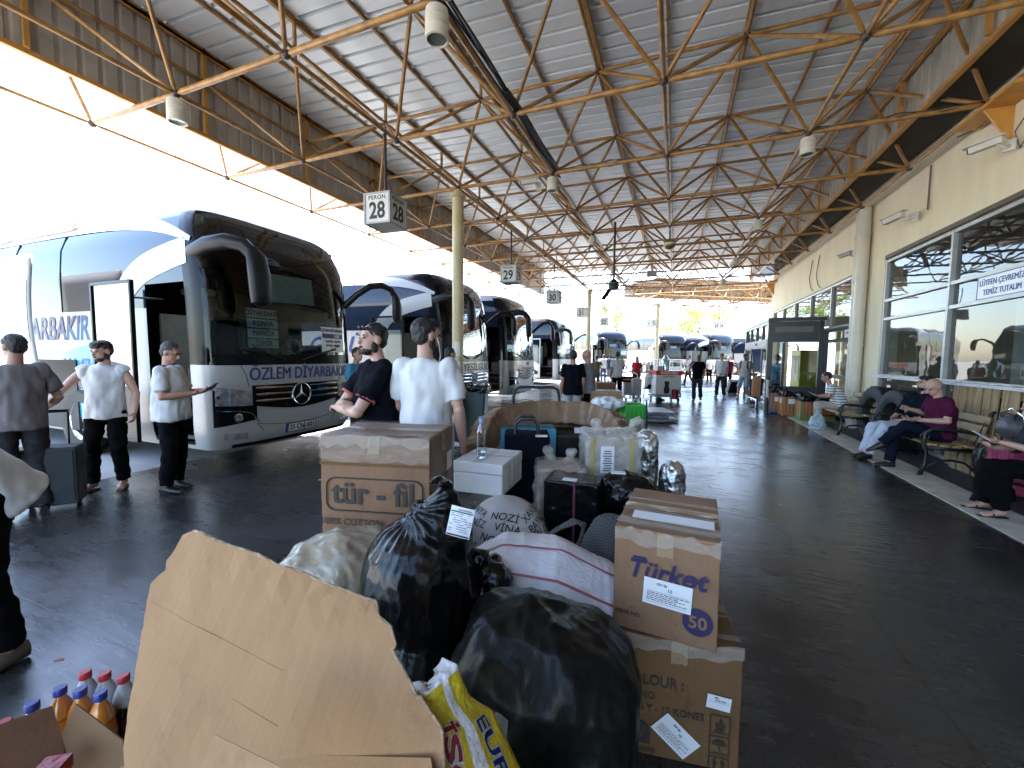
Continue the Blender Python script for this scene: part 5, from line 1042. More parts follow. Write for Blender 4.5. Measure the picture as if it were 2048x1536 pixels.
# --- thread carton at the left of the heap, standing on a plain one
carton("cardboard_box", "plain carton under the tür-fil carton, hidden by the sacks", (-1.66, 1.62, 0), .22, .56, .46, .63, M_CARD2, seed=6)
W3, D3, H3 = .58, .42, .55
t = carton("cardboard_box", "big brown carton printed tür - fil and wrapped in clear tape, behind the black bag", (-1.675, 1.565, .634), .254, W3, D3, H3, M_CARD, seed=8); dm = (W3, D3, H3)
stamp(t, "tür - fil", .165, .285, .255, 'F', *dm, bold=.022, sx=.95); g = MB(); rr = []
for cx, cy, a0 in ((.50, .29, 0), (.08, .29, pi / 2), (.08, .21, pi), (.50, .21, 1.5 * pi)): rr += [fcm(*dm, 'F') @ Vector((cx + .045 * cos(a0 + pi / 2 * i / 6), cy + .045 * sin(a0 + pi / 2 * i / 6), .010)) for i in range(7)]
g.tube(rr, .004, 6, True); g.build("printed_frame", M_BROWNINK, t); stamp(t, "100% COTTON", .05, .17, .105, 'F', *dm, bold=.008); stamp(t, "COLOUR :", .06, .17, .30, 'R', *dm, bold=.008, sx=.8)
patch(t, fcm(*dm, 'F'), 0, .40, W3, .415, M_BROWNINK, "printed_line", .0085).data.materials[0] = M_CARD2; patch(t, fcm(*dm, 'F'), 0, .42, W3, .55, M_CLEAR_F, "stretch_film", .010, .03, 14); patch(t, fcm(*dm, 'R'), 0, .02, D3, .55, M_CLEAR_F, "stretch_film", .010, .03, 14); patch(t, fcm(*dm, 'R'), .26, .32, .36, .42, M_LABEL, "paper_label", .012); patch(t, fcm(*dm, 'T'), 0, .0, W3, .42, M_CLEAR_F, "stretch_film", .010, .02, 12)
# --- white polystyrene box with a bottle on it
t = thing("polystyrene_box", "white polystyrene box with taped lid carrying a plastic water bottle", "box", (-1.401, 2.447, .655), .059); S_ = (.36, .445)
MB().box((.18, .2225, .07), (.36, .445, .14)).build("foam_body", M_FOAM, t, bevel=.008); MB().box((.18, .2225, .18), (.364, .449, .075)).build("foam_lid", M_FOAM, t, bevel=.008)
for x0, y0, x1, y1 in ((.14, 0, .20, .445), (0, .19, .36, .24), (.05, .3, .33, .34)): patch(t, fcm(.36, .449, .2175, 'T'), x0, y0, x1, y1, M_CLEAR_T, "clear_tape", .003, .01, 6)
for x0 in (.10, .22, .30): patch(t, fcm(.364, .445, .2, 'R'), x0, .03, x0 + .04, .2, M_CLEAR_T, "clear_tape", .004, .006, 4)
M_PET = glass("clear_bottle_plastic", (.86, .90, .92), .03, f0=.09, bump=.3); M_WATER = glass("bottle_water", (.80, .86, .90), .02, f0=.06)
t = thing("water_bottle", "clear ribbed water bottle with a pale blue cap on the white foam box", "bottle", (-1.245, 2.56, .877))
pr = [(.0, 0), (.034, 0), (.037, .01)]
for i in range(7): pr += [(.037, .02 + .022 * i), (.0345, .031 + .022 * i)]
MB().lathe(pr + [(.037, .178), (.036, .19), (.026, .222), (.014, .245), (.0135, .262)], n=24).build("bottle_body", M_PET, t, True, auto=False); MB().lathe([(0, .256), (.0165, .256), (.0165, .278), (.014, .281), (0, .281)], n=20).build("bottle_cap", pm("pale_blue_cap", (.16, .36, .66), .4), t, True); MB().lathe([(0, .003), (.032, .003), (.0345, .02), (.034, .05), (0, .05)], n=20).build("water", M_WATER, t, True)

# --- black rubbish bag, knotted at the top right
def f(b):
    b.ell((-0.913, 1.316, 0.681), (.235, .22, .29), None, 24, 16); b.ell((-0.887, 1.283, 0.391), (.20, .21, .30), None, 24, 16); b.ell((-0.860, 1.350, 0.859), (.155, .15, .18), None, 20, 12)
    P = [(-0.832, 1.349, 0.976), (-0.801, 1.346, 1.061), (-0.799, 1.339, 1.110), (-0.814, 1.313, 1.127)]; b.loft([b.ring(p, (.2, 0, 1), r, 14) for p, r in zip(P, (.10, .05, .026, .040))]); b.ell((-0.909, 1.320, 1.010), (.022, .02, .03)); b.ell((-0.778, 1.352, 1.023), (.03, .02, .03))
kc = Vector((-0.915, 1.318, 1.014))
def dsp(p, n):
    d = p - kc; r = d.length; a = atan2(d.x, d.z + 1e-6); pl = max(0, 1 - r / .42)
    return crease(p, n, .006, 4.5, 2., (1.4, 1.4, .6)) + .007 * pl * pl * sin(a * 22 + 4 * nz(p.x * 9, p.z * 9)) + .022 * noise.noise(p * 3.6)
o = blob("rubbish_bag", "big glossy black rubbish bag with a knot and a white shipping label", "bag", f, M_BAGK, .008, 5, dsp)
def stick(name, M, w_, h_, par, head, rows=9):
    g = MB(); q = lambda x, y, z=0: M @ Vector((x, y, z)); g.grid(lambda u, v: q((u - .5) * w_, (v - .5) * h_, .004 * sin(u * 3.1) + .002), 5, 3); P_ = g.build(name, M_LABEL, par)
    words(head, h_ * .075, M_INK, P_, M @ Matrix.Translation((.01, h_ * .40, .0075)), "label_heading", .012, depth=.0003, sx=.7)
    g = MB(); R_ = random.Random(rows)
    for i in range(rows):
        y = h_ * (.26 - .072 * i); x = -w_ * .44
        while x < w_ * .38:
            L_ = w_ * R_.uniform(.06, .2)
            if R_.random() < .6: g.add([q(x, y, .0078), q(x + L_, y, .0078), q(x + L_, y + h_ * .018, .0078), q(x, y + h_ * .018, .0078)], [(0, 1, 2, 3)])
            x += L_ + w_ * .03
    g.add([q(-w_ * .46, h_ * .315, .0076), q(w_ * .46, h_ * .315, .0076), q(w_ * .46, h_ * .35, .0076), q(-w_ * .46, h_ * .35, .0076)], [(0, 1, 2, 3)]); g.add([q(-w_ * .46, -h_ * .47, .0076), q(w_ * .46, -h_ * .47, .0076), q(w_ * .46, -h_ * .42, .0076), q(-w_ * .46, -h_ * .42, .0076)], [(0, 1, 2, 3)]); g.build("label_small_print", M_INK, P_)
stick("shipping_label", frame((-0.650, 1.183, 1.041), (.90, .20, -.16), (.05, .20, .97)), .082, .098, o, "ÖZLEM DİYARBAKIR")
def f(b): b.ell((-0.689, 1.486, 0.618), (.10, .11, .16), None, 18, 12); b.ell((-0.704, 1.468, 0.742), (.055, .06, .07)); b.ell((-0.731, 1.504, 0.366), (.14, .16, .24), None, 18, 12); b.ell((-0.764, 1.575, 0.048), (.2, .2, .25), None, 18, 12)
blob("rubbish_bag", "smaller black plastic bag bulging out between the knotted bag and the white sack", "bag", f, M_BAGK, .009, 4, lambda p, n: crease(p, n, .016, 8, 7.) + .004 * sin(p.x * 90))
# --- dull black wrapped bale
def f(b):
    c = Vector((-0.395, 1.224, 0.461)); sx, sy = .30, .25; rs = []
    for z, k in ((.0, .95), (.15, 1.0), (.45, 1.02), (.62, .98), (.70, .86), (.755, .68), (.785, .4), (.80, .12)): rs.append([Vector((c.x + sx * k * math.copysign(abs(cos(a)) ** .7, cos(a)) + .05 * z, c.y + sy * k * math.copysign(abs(sin(a)) ** .7, sin(a)), z + .035 * cos(a + 2.4))) for a in [2 * pi * i / 30 for i in range(30)]])
    b.loft(rs)
o = blob("wrapped_bale", "large dull black bale wrapped in taped plastic, in front of the striped sack", "bale", f, M_BALE, .010, 5, lambda p, n: crease(p, n, .020, 4.0, 5., (1, 1, .7)) + .02 * noise.noise(p * 3.2))
mt = film("dusty_clear_tape", (.34, .33, .29), .32, .2, .7, 16)
bc = Vector((-0.395, 1.224, 0.461)); bmv = [v.co.copy() for v in o.data.vertices]; bmn = [v.normal.copy() for v in o.data.vertices]
def onbale(a, z):
    d = Vector((cos(a), sin(a), 0)); best = max(range(0, len(bmv), 1), key=lambda i: -((bmv[i] - (bc.xy.to_3d() + d * .27 + Vector((0, 0, z)))).length)); return bmv[best] + bmn[best] * .004
for a0, z0, a1, z1, w_ in ((-2.15, .34, -1.15, .37, .03), (-1.75, .12, -1.62, .62, .022)):
    rows_ = [[onbale(a0 + (a1 - a0) * k / 9 + (0 if abs(a1 - a0) > .5 else e / .27), z0 + (z1 - z0) * k / 9 + (e if abs(a1 - a0) > .5 else 0)) for e in (-w_, 0, w_)] for k in range(10)]; g = MB(); g.add([q for r_ in rows_ for q in r_], [(3 * i + k, 3 * i + k + 1, 3 * i + 4 + k, 3 * i + 3 + k) for i in range(9) for k in range(2)]); g.build("dusty_tape", mt, o, True, auto=False)
# --- cream sack in clear plastic at the left
def f(b):
    P = [(-1.464, 1.094, 0.645), (-1.397, 1.188, 0.683), (-1.291, 1.296, 0.694), (-1.165, 1.430, 0.670)]; b.loft([b.ring(p, Vector(P[3]) - Vector(P[0]), r, 22) for p, r in zip(P, (.06, .13, .165, .165))]); c = Vector((-1.320, 1.233, 0.296)); b.ell(c, (.24, .22, .30), None, 22, 14); b.ell((c.x, c.y, .22), (.27, .24, .24), None, 20, 12)
blob("plastic_sack", "cream sack in crinkled clear plastic lying left of the knotted black bag", "sack", f, M_CREAM, .010, 5, lambda p, n: crease(p, n, .012, 5, 1., (1, 1.6, 1)))
# --- white woven sack with red stripes
def sackpath():
    return [Vector(p) for p in ((-0.907, 1.696, 0.540), (-0.775, 1.727, 0.547), (-0.532, 1.789, 0.519), (-0.288, 1.878, 0.409), (-0.067, 2.009, 0.273))]
SP = sackpath(); SA = (SP[4] - SP[0]).normalized()
def f(b): b.loft([b.ring(p, SA, r, 26, (0, 0, 1)) for p, r in zip(SP, (.13, .21, .235, .225, .16))])
ds = lambda p, n: .010 * noise.noise(Vector((p.x * 4, p.y * 4, p.z * 4))) + .006 * noise.noise(Vector((p.dot(SA) * 30, p.z * 3, 1))) + .004 * noise.noise(p * 14)
o = blob("woven_sack", "white woven sack with two red lines lying behind the black bale", "sack", f, M_WOVEN, .010, 4, ds)
for ang in (pi / 2 + .95, pi / 2 + .35):
    g = MB(); vs = []; N_ = 26; U = Vector((0, 0, 1)); U = (U - SA * U.dot(SA)).normalized(); V_ = SA.cross(U)
    if V_.y > 0: V_ = -V_
    for i in range(N_ + 1):
        t_ = i / N_ * 4; k = min(3, int(t_)); fr_ = t_ - k; p = SP[k].lerp(SP[k + 1], fr_); rr = (.13, .21, .235, .225, .16); r = rr[k] + (rr[k + 1] - rr[k]) * fr_
        for da in (-.024, .024):
            a = ang + da; n = (U * sin(a) + V_ * -cos(a)); q = p + n * r; vs.append(q + n * (ds(q, n) + .005))
    g.add(vs, [(2 * i, 2 * i + 1, 2 * i + 3, 2 * i + 2) for i in range(N_)]); g.build("red_woven_line", M_LINE, o, True, auto=False)
def f(b): b.ell((-0.560, 1.822, 0.095), (.36, .3, .26), None, 20, 12); b.ell((-.75, 1.75, .16), (.45, .3, .17), None, 20, 12)
blob("rubbish_bag", "low black bag at the bottom of the heap under the striped sack", "bag", f, M_BALE, .014, 3, lambda p, n: crease(p, n, .015, 6, 11.))
# --- sack printed with letters
def f(b): c = Vector((-0.973, 2.356, 0.487)); b.ell((c.x, c.y, .40), (.29, .27, .30), None, 26, 18); b.ell((c.x, c.y, .18), (.28, .27, .19), None, 24, 12)
SC_ = Vector((-0.973, 2.356, 0.487)); SC_.z = .40
o = blob("printed_sack", "grey white round sack printed with black letters, under the foam box", "sack", f, pm("grey_white_cloth", (.60, .59, .57), .7, var=.12, vscale=5, bump=.3, bscale=20), .012, 4, lambda p, n: .008 * noise.noise(p * 7))
RL = random.Random(5); wset = ["FİNYA", "NOZİ", "XAVİN", "DENİZ", "VİNA", "PAYNİ"]
ang0 = atan2(-SC_.y, -SC_.x)
for r in range(5):
    for k in range(4):
        ph = -.05 + .24 * r; th = ang0 - 1.2 + (.66 + .12 * r) * k + .2 * (r % 2); n = Vector((cos(ph) * cos(th), cos(ph) * sin(th), sin(ph))); p = Vector((SC_.x + .29 * n.x, SC_.y + .27 * n.y, SC_.z + .30 * n.z)); nn = Vector((n.x / .29, n.y / .27, n.z / .30)).normalized()
        x = Vector((-sin(th), cos(th), .25 * (-1) ** k)); ww = words(wset[(r * 3 + k) % 6], .068, M_INK, o, Matrix.Identity(4), "printed_lettering", .006, depth=.0008, shear=.1)
        M = frame(p + nn * .006, x, nn.cross(x))
        for v in ww.data.vertices:
            q = M @ v.co; d = q - SC_; s_ = 1 / sqrt((d.x / .29) ** 2 + (d.y / .27) ** 2 + (d.z / .30) ** 2); v.co = SC_ + d * s_ * 1.012 + nn * .003
# --- dark cloth bags with herringbone weave
def herring():
    m = pm("herringbone_cloth", (.10, .10, .10), .9); nt = m.node_tree; N = nt.nodes; L = nt.links; b = N["Principled BSDF"]; tc = N.new("ShaderNodeTexCoord"); sp = N.new("ShaderNodeSeparateXYZ"); L.new(tc.outputs["Object"], sp.inputs[0])
    def mth(op, a, c=None):
        r = N.new("ShaderNodeMath"); r.operation = op
        for i, q in enumerate((a, c)):
            if q is None: continue
            if isinstance(q, (int, float)): r.inputs[i].default_value = q
            else: L.new(q, r.inputs[i])
        return r.outputs[0]
    zig = mth('PINGPONG', sp.outputs[0], .022); s = mth('ADD', mth('MULTIPLY', zig, 1.3), sp.outputs[2]); k = mth('GREATER_THAN', mth('PINGPONG', s, .0065), .0036)
    mx = N.new("ShaderNodeMix"); mx.data_type = 'RGBA'; mx.inputs[6].default_value = (.014, .014, .014, 1); mx.inputs[7].default_value = (.13, .13, .13, 1); L.new(k, mx.inputs[0]); L.new(mx.outputs[2], b.inputs["Base Color"]); return m
M_HER = herring()
def f(b): c = Vector((-0.297, 2.265, 0.582)); b.loft([b.ring((c.x, c.y, z), (0, 0, 1), r, 22, (1, 0, 0), r * .9) for z, r in ((0, .2), (.3, .2), (.55, .17), (.68, .11), (.72, .05))])
blob("cloth_bag", "dark zigzag patterned cloth bag standing left of the upper yarn carton", "bag", f, M_HER, .012, 4, lambda p, n: .012 * noise.noise(p * 6))
def f(b): c = Vector((-0.538, 2.132, 0.511)); b.loft([b.ring((c.x, c.y, z), (0, 0, 1), r, 22, (1, 0, 0), r * .8) for z, r in ((0, .24), (.3, .24), (.46, .20), (.55, .10))])
o = blob("cloth_bag", "dark zigzag patterned bag with a thick folded strap, behind the striped sack", "bag", f, M_HER, .012, 4, lambda p, n: .018 * noise.noise(p * 6))
g = MB(); P = [Vector(p) for p in ((-0.594, 1.938, 0.668), (-0.530, 1.988, 0.716), (-0.453, 2.043, 0.750), (-0.413, 2.078, 0.721), (-0.421, 2.049, 0.657), (-0.443, 2.015, 0.610))]
for i in range(len(P) - 1): pass
g.loft([g.ring(p, (P[min(i + 1, 5)] - P[max(0, i - 1)]), .035, 12, (0, -1, 0), .010) for i, p in enumerate(P)]); g.build("folded_strap", M_HER, o, True)
# --- black wrapped case and black bag behind
t = thing("wrapped_case", "black case wrapped in shiny film with a dark red strap across it", "case", (-0.764, 2.494, 0.400), .02)
def f(b): b.box((.175, .14, .05), (.35, .26, .70))
b = MB(); f(b); o = fuse(b, "wrapped_case_body", M_BAGK, t, .012, 3); 
for v in o.data.vertices: v.co += v.normal * crease(v.co, v.normal, .006, 9, 4., (1, 1, 2))
MB().box((.20, .0055, .08), (.014, .012, .66)).build("red_strap", pm("dark_red_strap", (.10, .01, .03), .6), t); MB().box((.16, .06, .405), (.09, .05, .006)).build("paper_label", M_LABEL, t)
t.location.z = .40
def f(b): b.ell((-0.273, 2.757, 0.685), (.22, .18, .15), None, 20, 12); c = Vector((-0.272, 2.773, 0.611)); b.ell((c.x, c.y, .35), (.22, .2, .36), None, 20, 12)
o = blob("rubbish_bag", "wrinkled black bag with a white ticket, behind the zigzag cloth bag", "bag", f, M_BAGK, .011, 3, lambda p, n: crease(p, n, .018, 9, 13.))
MB().box((-0.318, 2.665, 0.856), (.09, .05, .008), rz=.2).build("paper_label", M_LABEL, o)
# --- clear plastic wrapped parcels
def wrapped(name, label_, px, w_, d_, h_, z, loc, rz, inner, seed, knots=()):
    T = thing(name, label_, "parcel", (*loc, z), rz); b = MB(); b.box((w_ / 2, d_ / 2, h_ / 2), (w_ * .93, d_ * .93, h_ * .96)); b.build("inner_carton", inner, T, bevel=.01)
    m = MB(); m.box((w_ / 2, d_ / 2, h_ / 2), (w_, d_, h_))
    for k in knots: m.loft([m.ring((k[0], k[1], h_ - .02), (0, 0, 1), .06, 10), m.ring((k[0] + k[2] * .4, k[1], h_ + .04), (0, 0, 1), .022, 10), m.ring((k[0] + k[2], k[1], h_ + .085), (0, 0, 1), .038, 10), m.ring((k[0] + k[2], k[1], h_ + .10), (0, 0, 1), .015, 10)])
    o = fuse(m, "plastic_wrap", film("crumpled_clear_bag", (.55, .51, .44), .42, .12, .8, 18), T, .011, 2)
    for v in o.data.vertices: v.co += v.normal * (abs(crease(v.co, v.normal, .026, 7, seed)) + .002)
    return T
g1 = (-0.876, 2.714); wrapped("plastic_parcel", "carton in crumpled clear plastic, between the foam box and the knotted clear parcel", 0, .34, .34, .80, .0, g1, .37, M_CARD3, 3., ((.24, .2, .03), (.12, .26, -.03)))
g1 = (-0.586, 2.991); T = wrapped("plastic_parcel", "pale carton in a knotted clear plastic bag with a barcode sheet", 0, .40, .32, 1.02, .0, g1, .37, pm('pale_tan_carton', (.42, .36, .29), .7), 8., ((.10, .1, -.02), (.36, .2, .06)))
MB().box((.15, -.018, .84), (.10, .004, .20)).build("barcode_sheet", M_LABEL, T); m = MB()
for i in range(9): m.box((.15, -.0215, .76 + .018 * i), (.07 - .01 * (i % 3), .002, .007))
m.build("barcode_print", M_GREYINK if 0 else M_INK, T); 
for x in (.04, .33): MB().box((x, -.016, .75), (.025, .004, .5)).build("yellow_tape", pm("yellow_tape", (.42, .34, .10), .3), T)
# --- soft dark suitcase, light blue carton, cartons and black case under the bumper
t = thing("soft_suitcase", "dark navy soft suitcase with twin handles standing behind the water bottle", "suitcase", (*(-1.225, 2.899), 0), .37)
b = MB(); b.box((.19, .15, .50), (.36, .28, .96)); o = fuse(b, "suitcase_body", C_NAVYK, t, .014, 6, (.008, (6, 6, 5), 2)); m = MB()
for y in (.06, .22): m.tube([(.10, y, .95), (.10, y, 1.06), (.14, y, 1.10), (.24, y, 1.10), (.28, y, 1.06), (.28, y, .95)], .013, 8)
m.build("carry_handle", M_CABLE, t, True); MB().box((.30, -.0, .98), (.09, .05, .008)).build("luggage_tag", M_LABEL, t)
t = carton("cardboard_box", "light blue carton with brown tape behind the navy suitcase", (*(-1.435, 3.355), .0), .40, .50, .30, .94, pm("light_blue_carton", (.05, .30, .42), .5, var=.1), seed=21, film_side=False); MB().box((.40, -.004, .70), (.10, .006, .16)).build("printed_panel", pm("orange_print", (.45, .16, .05), .5, var=.4, vscale=20), t)
for i, (px, w_, l) in enumerate(((1085, .44, "left reddish carton under the wrapped bumper"), (1166, .44, "right reddish carton with a green sticker under the wrapped bumper"))):
    gx = ((-1.315, 4.211), (-0.881, 4.330))[i]; t = carton("cardboard_box", l, (*gx, .55), .37, w_, .4, .40, M_KRAFT, seed=30 + i, film_side=False)
    MB().box((.22, -.004, .33), (.34, .004, .02)).build("printed_line", M_INK, t)
    carton("cardboard_box", ("dark", "brown")[i] + " carton at the bottom of the pile under the reddish carton", (*gx, 0), .37, w_, .4, .55, M_CARD2, seed=40 + i, film_side=False)
    if i: MB().box((.16, -.006, .18), (.16, .004, .09)).build("green_sticker", pm("pale_green_sticker", (.22, .36, .26), .6), t)
t = thing("hard_suitcase", "black case with a white tag lying between the suitcase and the knotted parcel", "suitcase", (*(-1.003, 3.634), .0), .37); MB().box((.20, .2, .44), (.42, .40, .88)).build("case_body", M_PLAS, t, bevel=.03); MB().box((.22, .08, .90), (.07, .05, .05)).build("luggage_tag", M_LABEL, t)
# --- car bumper packed in cardboard
BP = [Vector(p) for p in ((-1.560, 3.146, 0.758), (-1.574, 3.368, 0.908), (-1.550, 3.599, 0.988), (-1.349, 3.897, 1.021), (-1.079, 4.058, 1.017), (-0.784, 4.120, 1.007), (-0.572, 4.040, 0.972), (-0.442, 3.923, 0.885))]
b = MB(); rs = []
for i, p in enumerate(BP):
    d = (BP[min(i + 1, 7)] - BP[max(0, i - 1)]).normalized(); up = Vector((-.12, .3, .95)); up = (up - d * up.dot(d)).normalized(); q = d.cross(up); hh, ww = (.10, .12, .115, .11, .11, .11, .10, .07)[i], .085
    rs.append([p + up * a * hh + q * c * ww for a, c in ((-1, -1), (-1, 1), (1, 1), (1, -1))])
b.loft(rs); o = tag(b.build("wrapped_bumper", board("dull_bumper_board", (.25, .15, .088)), bevel=.012), "curved car bumper packed in brown cardboard and tape, arching over the heap", "car part"); md = o.modifiers.new("sub", 'SUBSURF'); md.subdivision_type = 'SIMPLE'; md.levels = md.render_levels = 4; bake(o)
for v in o.data.vertices: v.co += v.normal * (.010 * noise.noise(v.co * 7) + .006 * noise.noise(v.co * 17))
M_BTAPE = film("bumper_tape", (.45, .36, .25), .22, .15, .6, 15)
for i in range(7):
    for k in range(2):
        t_ = .25 + .5 * k; p = BP[i].lerp(BP[i + 1], t_); d = (BP[i + 1] - BP[i]).normalized(); up = Vector((-.12, .3, .95)); up = (up - d * up.dot(d)).normalized(); q = d.cross(up); s = MB(); hh, ww = .120, .096
        c = [p + up * a * hh + q * e * ww for a, e in ((-1, -1), (-1, 1), (1, 1), (1, -1))]; tw = d * .025; s.loft([[x - tw for x in c], [x + tw * (1 if k else .3) for x in c]], False); s.build("tape_band", M_BTAPE, o)
fr = MB(); fr.box(Vector((-1.186, 4.149, 1.073)), (.5, .1, .06), rz=.1); fr.build("red_lining", pm("dark_red_board", (.14, .03, .03), .7), o)
# --- luggage cart whose handle stands behind the bumper
t = thing("luggage_cart", "platform luggage cart whose steel loop handle rises behind the wrapped bumper", "cart", (*(-1.504, 4.568), 0), .37)
MB().tube([(-.27, 0, .2), (-.27, 0, 1.1), (-.25, 0, 1.2), (-.20, 0, 1.23), (.20, 0, 1.23), (.25, 0, 1.2), (.27, 0, 1.1), (.27, 0, .2)], .017, 10).build("handle_loop", M_PLAS, t, True); MB().box((0, -.5, .17), (.62, 1.1, .05)).build("cart_deck", M_PLAS, t, bevel=.01)
for x in (-.24, .24):
    for y in (-.95, -.05): MB().lathe([(0, -.02), (.07, -.02), (.07, .02), (0, .02)], (x, y, .07), 14, 'X').build("wheel", M_RUB, t, True)
# --- foil rolls
for i, (gx, h_, l) in enumerate((((-0.204, 3.682), .97, "taller foil wrapped roll beside the knotted clear parcel"), ((0.007, 3.280), .82, "shorter foil wrapped roll at the right edge of the heap"))):
    def f(b): b.loft([b.ring((gx[0], gx[1], z), (0, 0, 1), r, 18) for z, r in ((0, .09), (.2, .095), (h_ - .12, .095), (h_ - .03, .075), (h_, .03))])
    blob("foil_roll", l, "roll", f, M_FOIL, .011, 2, lambda p, n: crease(p, n, .012, 12, 3. + i, (1, 1, .5)), "foil wrapped rolls")
# --- things behind the bumper
def f(b): c = Vector((-0.752, 5.052, 1.034)); b.ell(c, (.20, .12, .07), None, 18, 10); b.ell(c + Vector((-.08, 0, -.03)), (.12, .1, .05))
blob("plastic_sheet", "crumpled whitish plastic sheet lying on top behind the bumper", "plastic sheet", f, pm("milky_plastic", (.62, .64, .64), .3, var=.1, bump=.8, bscale=14), .012, 2, lambda p, n: crease(p, n, .03, 8, 2.))
gx = (-0.668, 5.223)
carton("cardboard_box", "brown carton under the whitish plastic sheet", (gx[0] - .28, gx[1], 0), .3, .46, .4, .98, M_KRAFT, seed=51, film_side=False)
t = thing("plastic_crate", "bright green plastic crate right of the whitish plastic sheet", "crate", (*(-0.470, 5.194), .70), .37); m = MB()
for x, y, sx, sy in ((0, -.15, .26, .012), (0, .15, .26, .012), (-.124, 0, .012, .3), (.124, 0, .012, .3)): m.box((x, y, .02), (sx, sy, .04)); m.box((x, y, .30), (sx, sy, .05)); m.box((x, y, .17), (sx, sy * (1 if sy > .1 else 1), .20) if 0 else (sx * .98, sy * .9, .22))
m.box((0, 0, .006), (.26, .3, .012)); m.build("crate_body", pm("bright_green_plastic", (.03, .34, .035), .4), t); m = MB()
for i in range(5): m.box((-.10 + .05 * i, -.157, .17), (.012, .008, .2))
m.build("crate_rib", pm("green_plastic_rib", (.02, .22, .025), .4), t)
carton("cardboard_box", "dark carton carrying the green crate", (*(-0.584, 5.041), 0), .37, .34, .4, .70, M_CARD2, seed=52, film_side=False)
t = thing("tin_can", "pale tin canister beside the dark pole at the edge of the heap", "can", (*(-0.339, 4.976), .66), .3); MB().lathe([(0, 0), (.055, 0), (.055, .2), (.05, .205), (0, .205)], n=20).build("tin_body", pm("pale_tin", (.42, .40, .33), .3, metal=.5), t, True); MB().lathe([(.0, .205), (.03, .205), (.03, .22), (0, .22)], n=16).build("tin_lid", M_CHROME, t, True)
carton("cardboard_box", "dark carton carrying the tin canister", (*(-0.380, 4.853), 0), .37, .16, .2, .66, M_KRAFT, seed=53, film_side=False)
t = thing("trolley_pole", "thin black upright handle with a white grip at the edge of the heap", "pole", (*(-0.268, 4.843), 0)); MB().cyl((0, 0, .66), (-.02, 0, 1.12), .010).build("pole_tube", M_PLAS, t, True); MB().cyl((-.06, 0, 1.12), (.02, 0, 1.13), .016).build("pole_grip", M_PLATE, t, True); MB().box((0, 0, .65), (.08, .06, .03)).build("pole_foot", M_PLAS, t); MB().box((-.01, .02, .32), (.05, .05, .64)).build("pole_base", M_PLAS, t)
gx = (-0.569, 10.656)
for i in range(4):
    m = MB(); w_ = .62; m.box((0, 0, .05), (w_, 1.0, .075)); o = m.build("slab_pack", pm("grey_slab_wrap", (.26, .27, .28), .35, var=.2), loc=(gx[0] + .05 * (i % 2) + .18 * (i > 1), gx[1] + .3 + .05 * i, .0 + .085 * (i % 3)), rz=.2 + .06 * i, bevel=.02)
    tag(o, ("lowest grey flat pack lying on the floor right of the heap", "second grey flat pack lying on the lowest one", "topmost grey flat pack of the small stack on the floor", "grey flat pack slid half off the small stack on the floor")[i], "flat pack", "grey flat packs on the floor")
# --- parcels farther back
gx = (-1.553, 8.216); t = carton("cardboard_box", "low carton in clear film beyond the heap, in front of the bald man", (*gx, .35), .3, .62, .5, .55, M_CARD3, seed=61)
carton("cardboard_box", "carton at the bottom below the clear film carton beyond the heap", (*gx, 0), .3, .62, .5, .35, M_CARD2, seed=62, film_side=False)
gx = (-2.184, 12.495); carton("cardboard_box", "tall reddish carton left of the man in white polo", (*gx, 0), .3, .55, .5, .80, M_KRAFT, seed=63, film_side=False)
def f(b): c = Vector((-1.645, 11.670, 0.523)); b.ell((c.x, c.y, .32), (.3, .25, .34), None, 18, 12)
blob("travel_bag", "dark pointed bag on the floor by the man in white polo", "bag", f, C_BLACK, .02, 4, lambda p, n: .03 * noise.noise(p * 4))

# --- open carton close to the camera, its big flap standing up
P = [(385, 1062), (402, 1064), (430, 1078), (480, 1096), (520, 1108), (560, 1130), (600, 1141), (640, 1160), (700, 1184), (752, 1203), (757, 1232), (780, 1252), (790, 1290), (783, 1300), (800, 1330), (822, 1368), (835, 1400), (838, 1392), (862, 1432), (882, 1462), (886, 1545), (880, 1700), (262, 1700), (262, 1545), (258, 1490), (266, 1440), (274, 1330), (286, 1240), (297, 1168), (312, 1152), (327, 1140), (328, 1122), (345, 1100), (360, 1070), (372, 1064)]
FA, FB, FC = Vector((-1.058, 0.605, 1.173)), Vector((-0.562, 0.665, 1.080)), Vector((-0.982, 0.432, 0.775)); FN = (FB - FA).cross(FC - FA).normalized(); CO = Vector((0, 0, 1.6))
def onflap(x, y, off=0.):
    r = _F + _R * ((x - 1024) / 820.238) - _U * ((y - 768) / 820.238); t_ = (FA - CO).dot(FN) / r.dot(FN); return CO + r * t_ + FN * off
if FN.dot(CO - FA) < 0: FN = -FN
FX = (FB - FA).normalized(); FY = FN.cross(FX); pl = [((onflap(*p) - FA).dot(FX), (onflap(*p) - FA).dot(FY)) for p in P]
RJ = random.Random(3); fine = []
for i, (a, b_) in enumerate(zip(pl, pl[1:] + pl[:1])):
    L_ = hypot(b_[0] - a[0], b_[1] - a[1]); n = max(1, int(L_ / .012)) if i < 20 or i > 24 else 1
    for k in range(n): fine.append((a[0] + (b_[0] - a[0]) * k / n + (RJ.uniform(-.0022, .0022) if k else 0), a[1] + (b_[1] - a[1]) * k / n + (RJ.uniform(-.0022, .0022) if k else 0)))
m = MB(); sgn = 1 if FX.cross(FY).dot(FN) > 0 else -1
BOX = thing("open_carton", "large opened tan carton at the bottom with a tall torn flap standing up", "box", FC - Vector((0, 0, .1)))
def rel(o): o.matrix_parent_inverse = Matrix.Translation(-Vector(BOX.location)); return o
if sgn < 0: fine = fine[::-1]
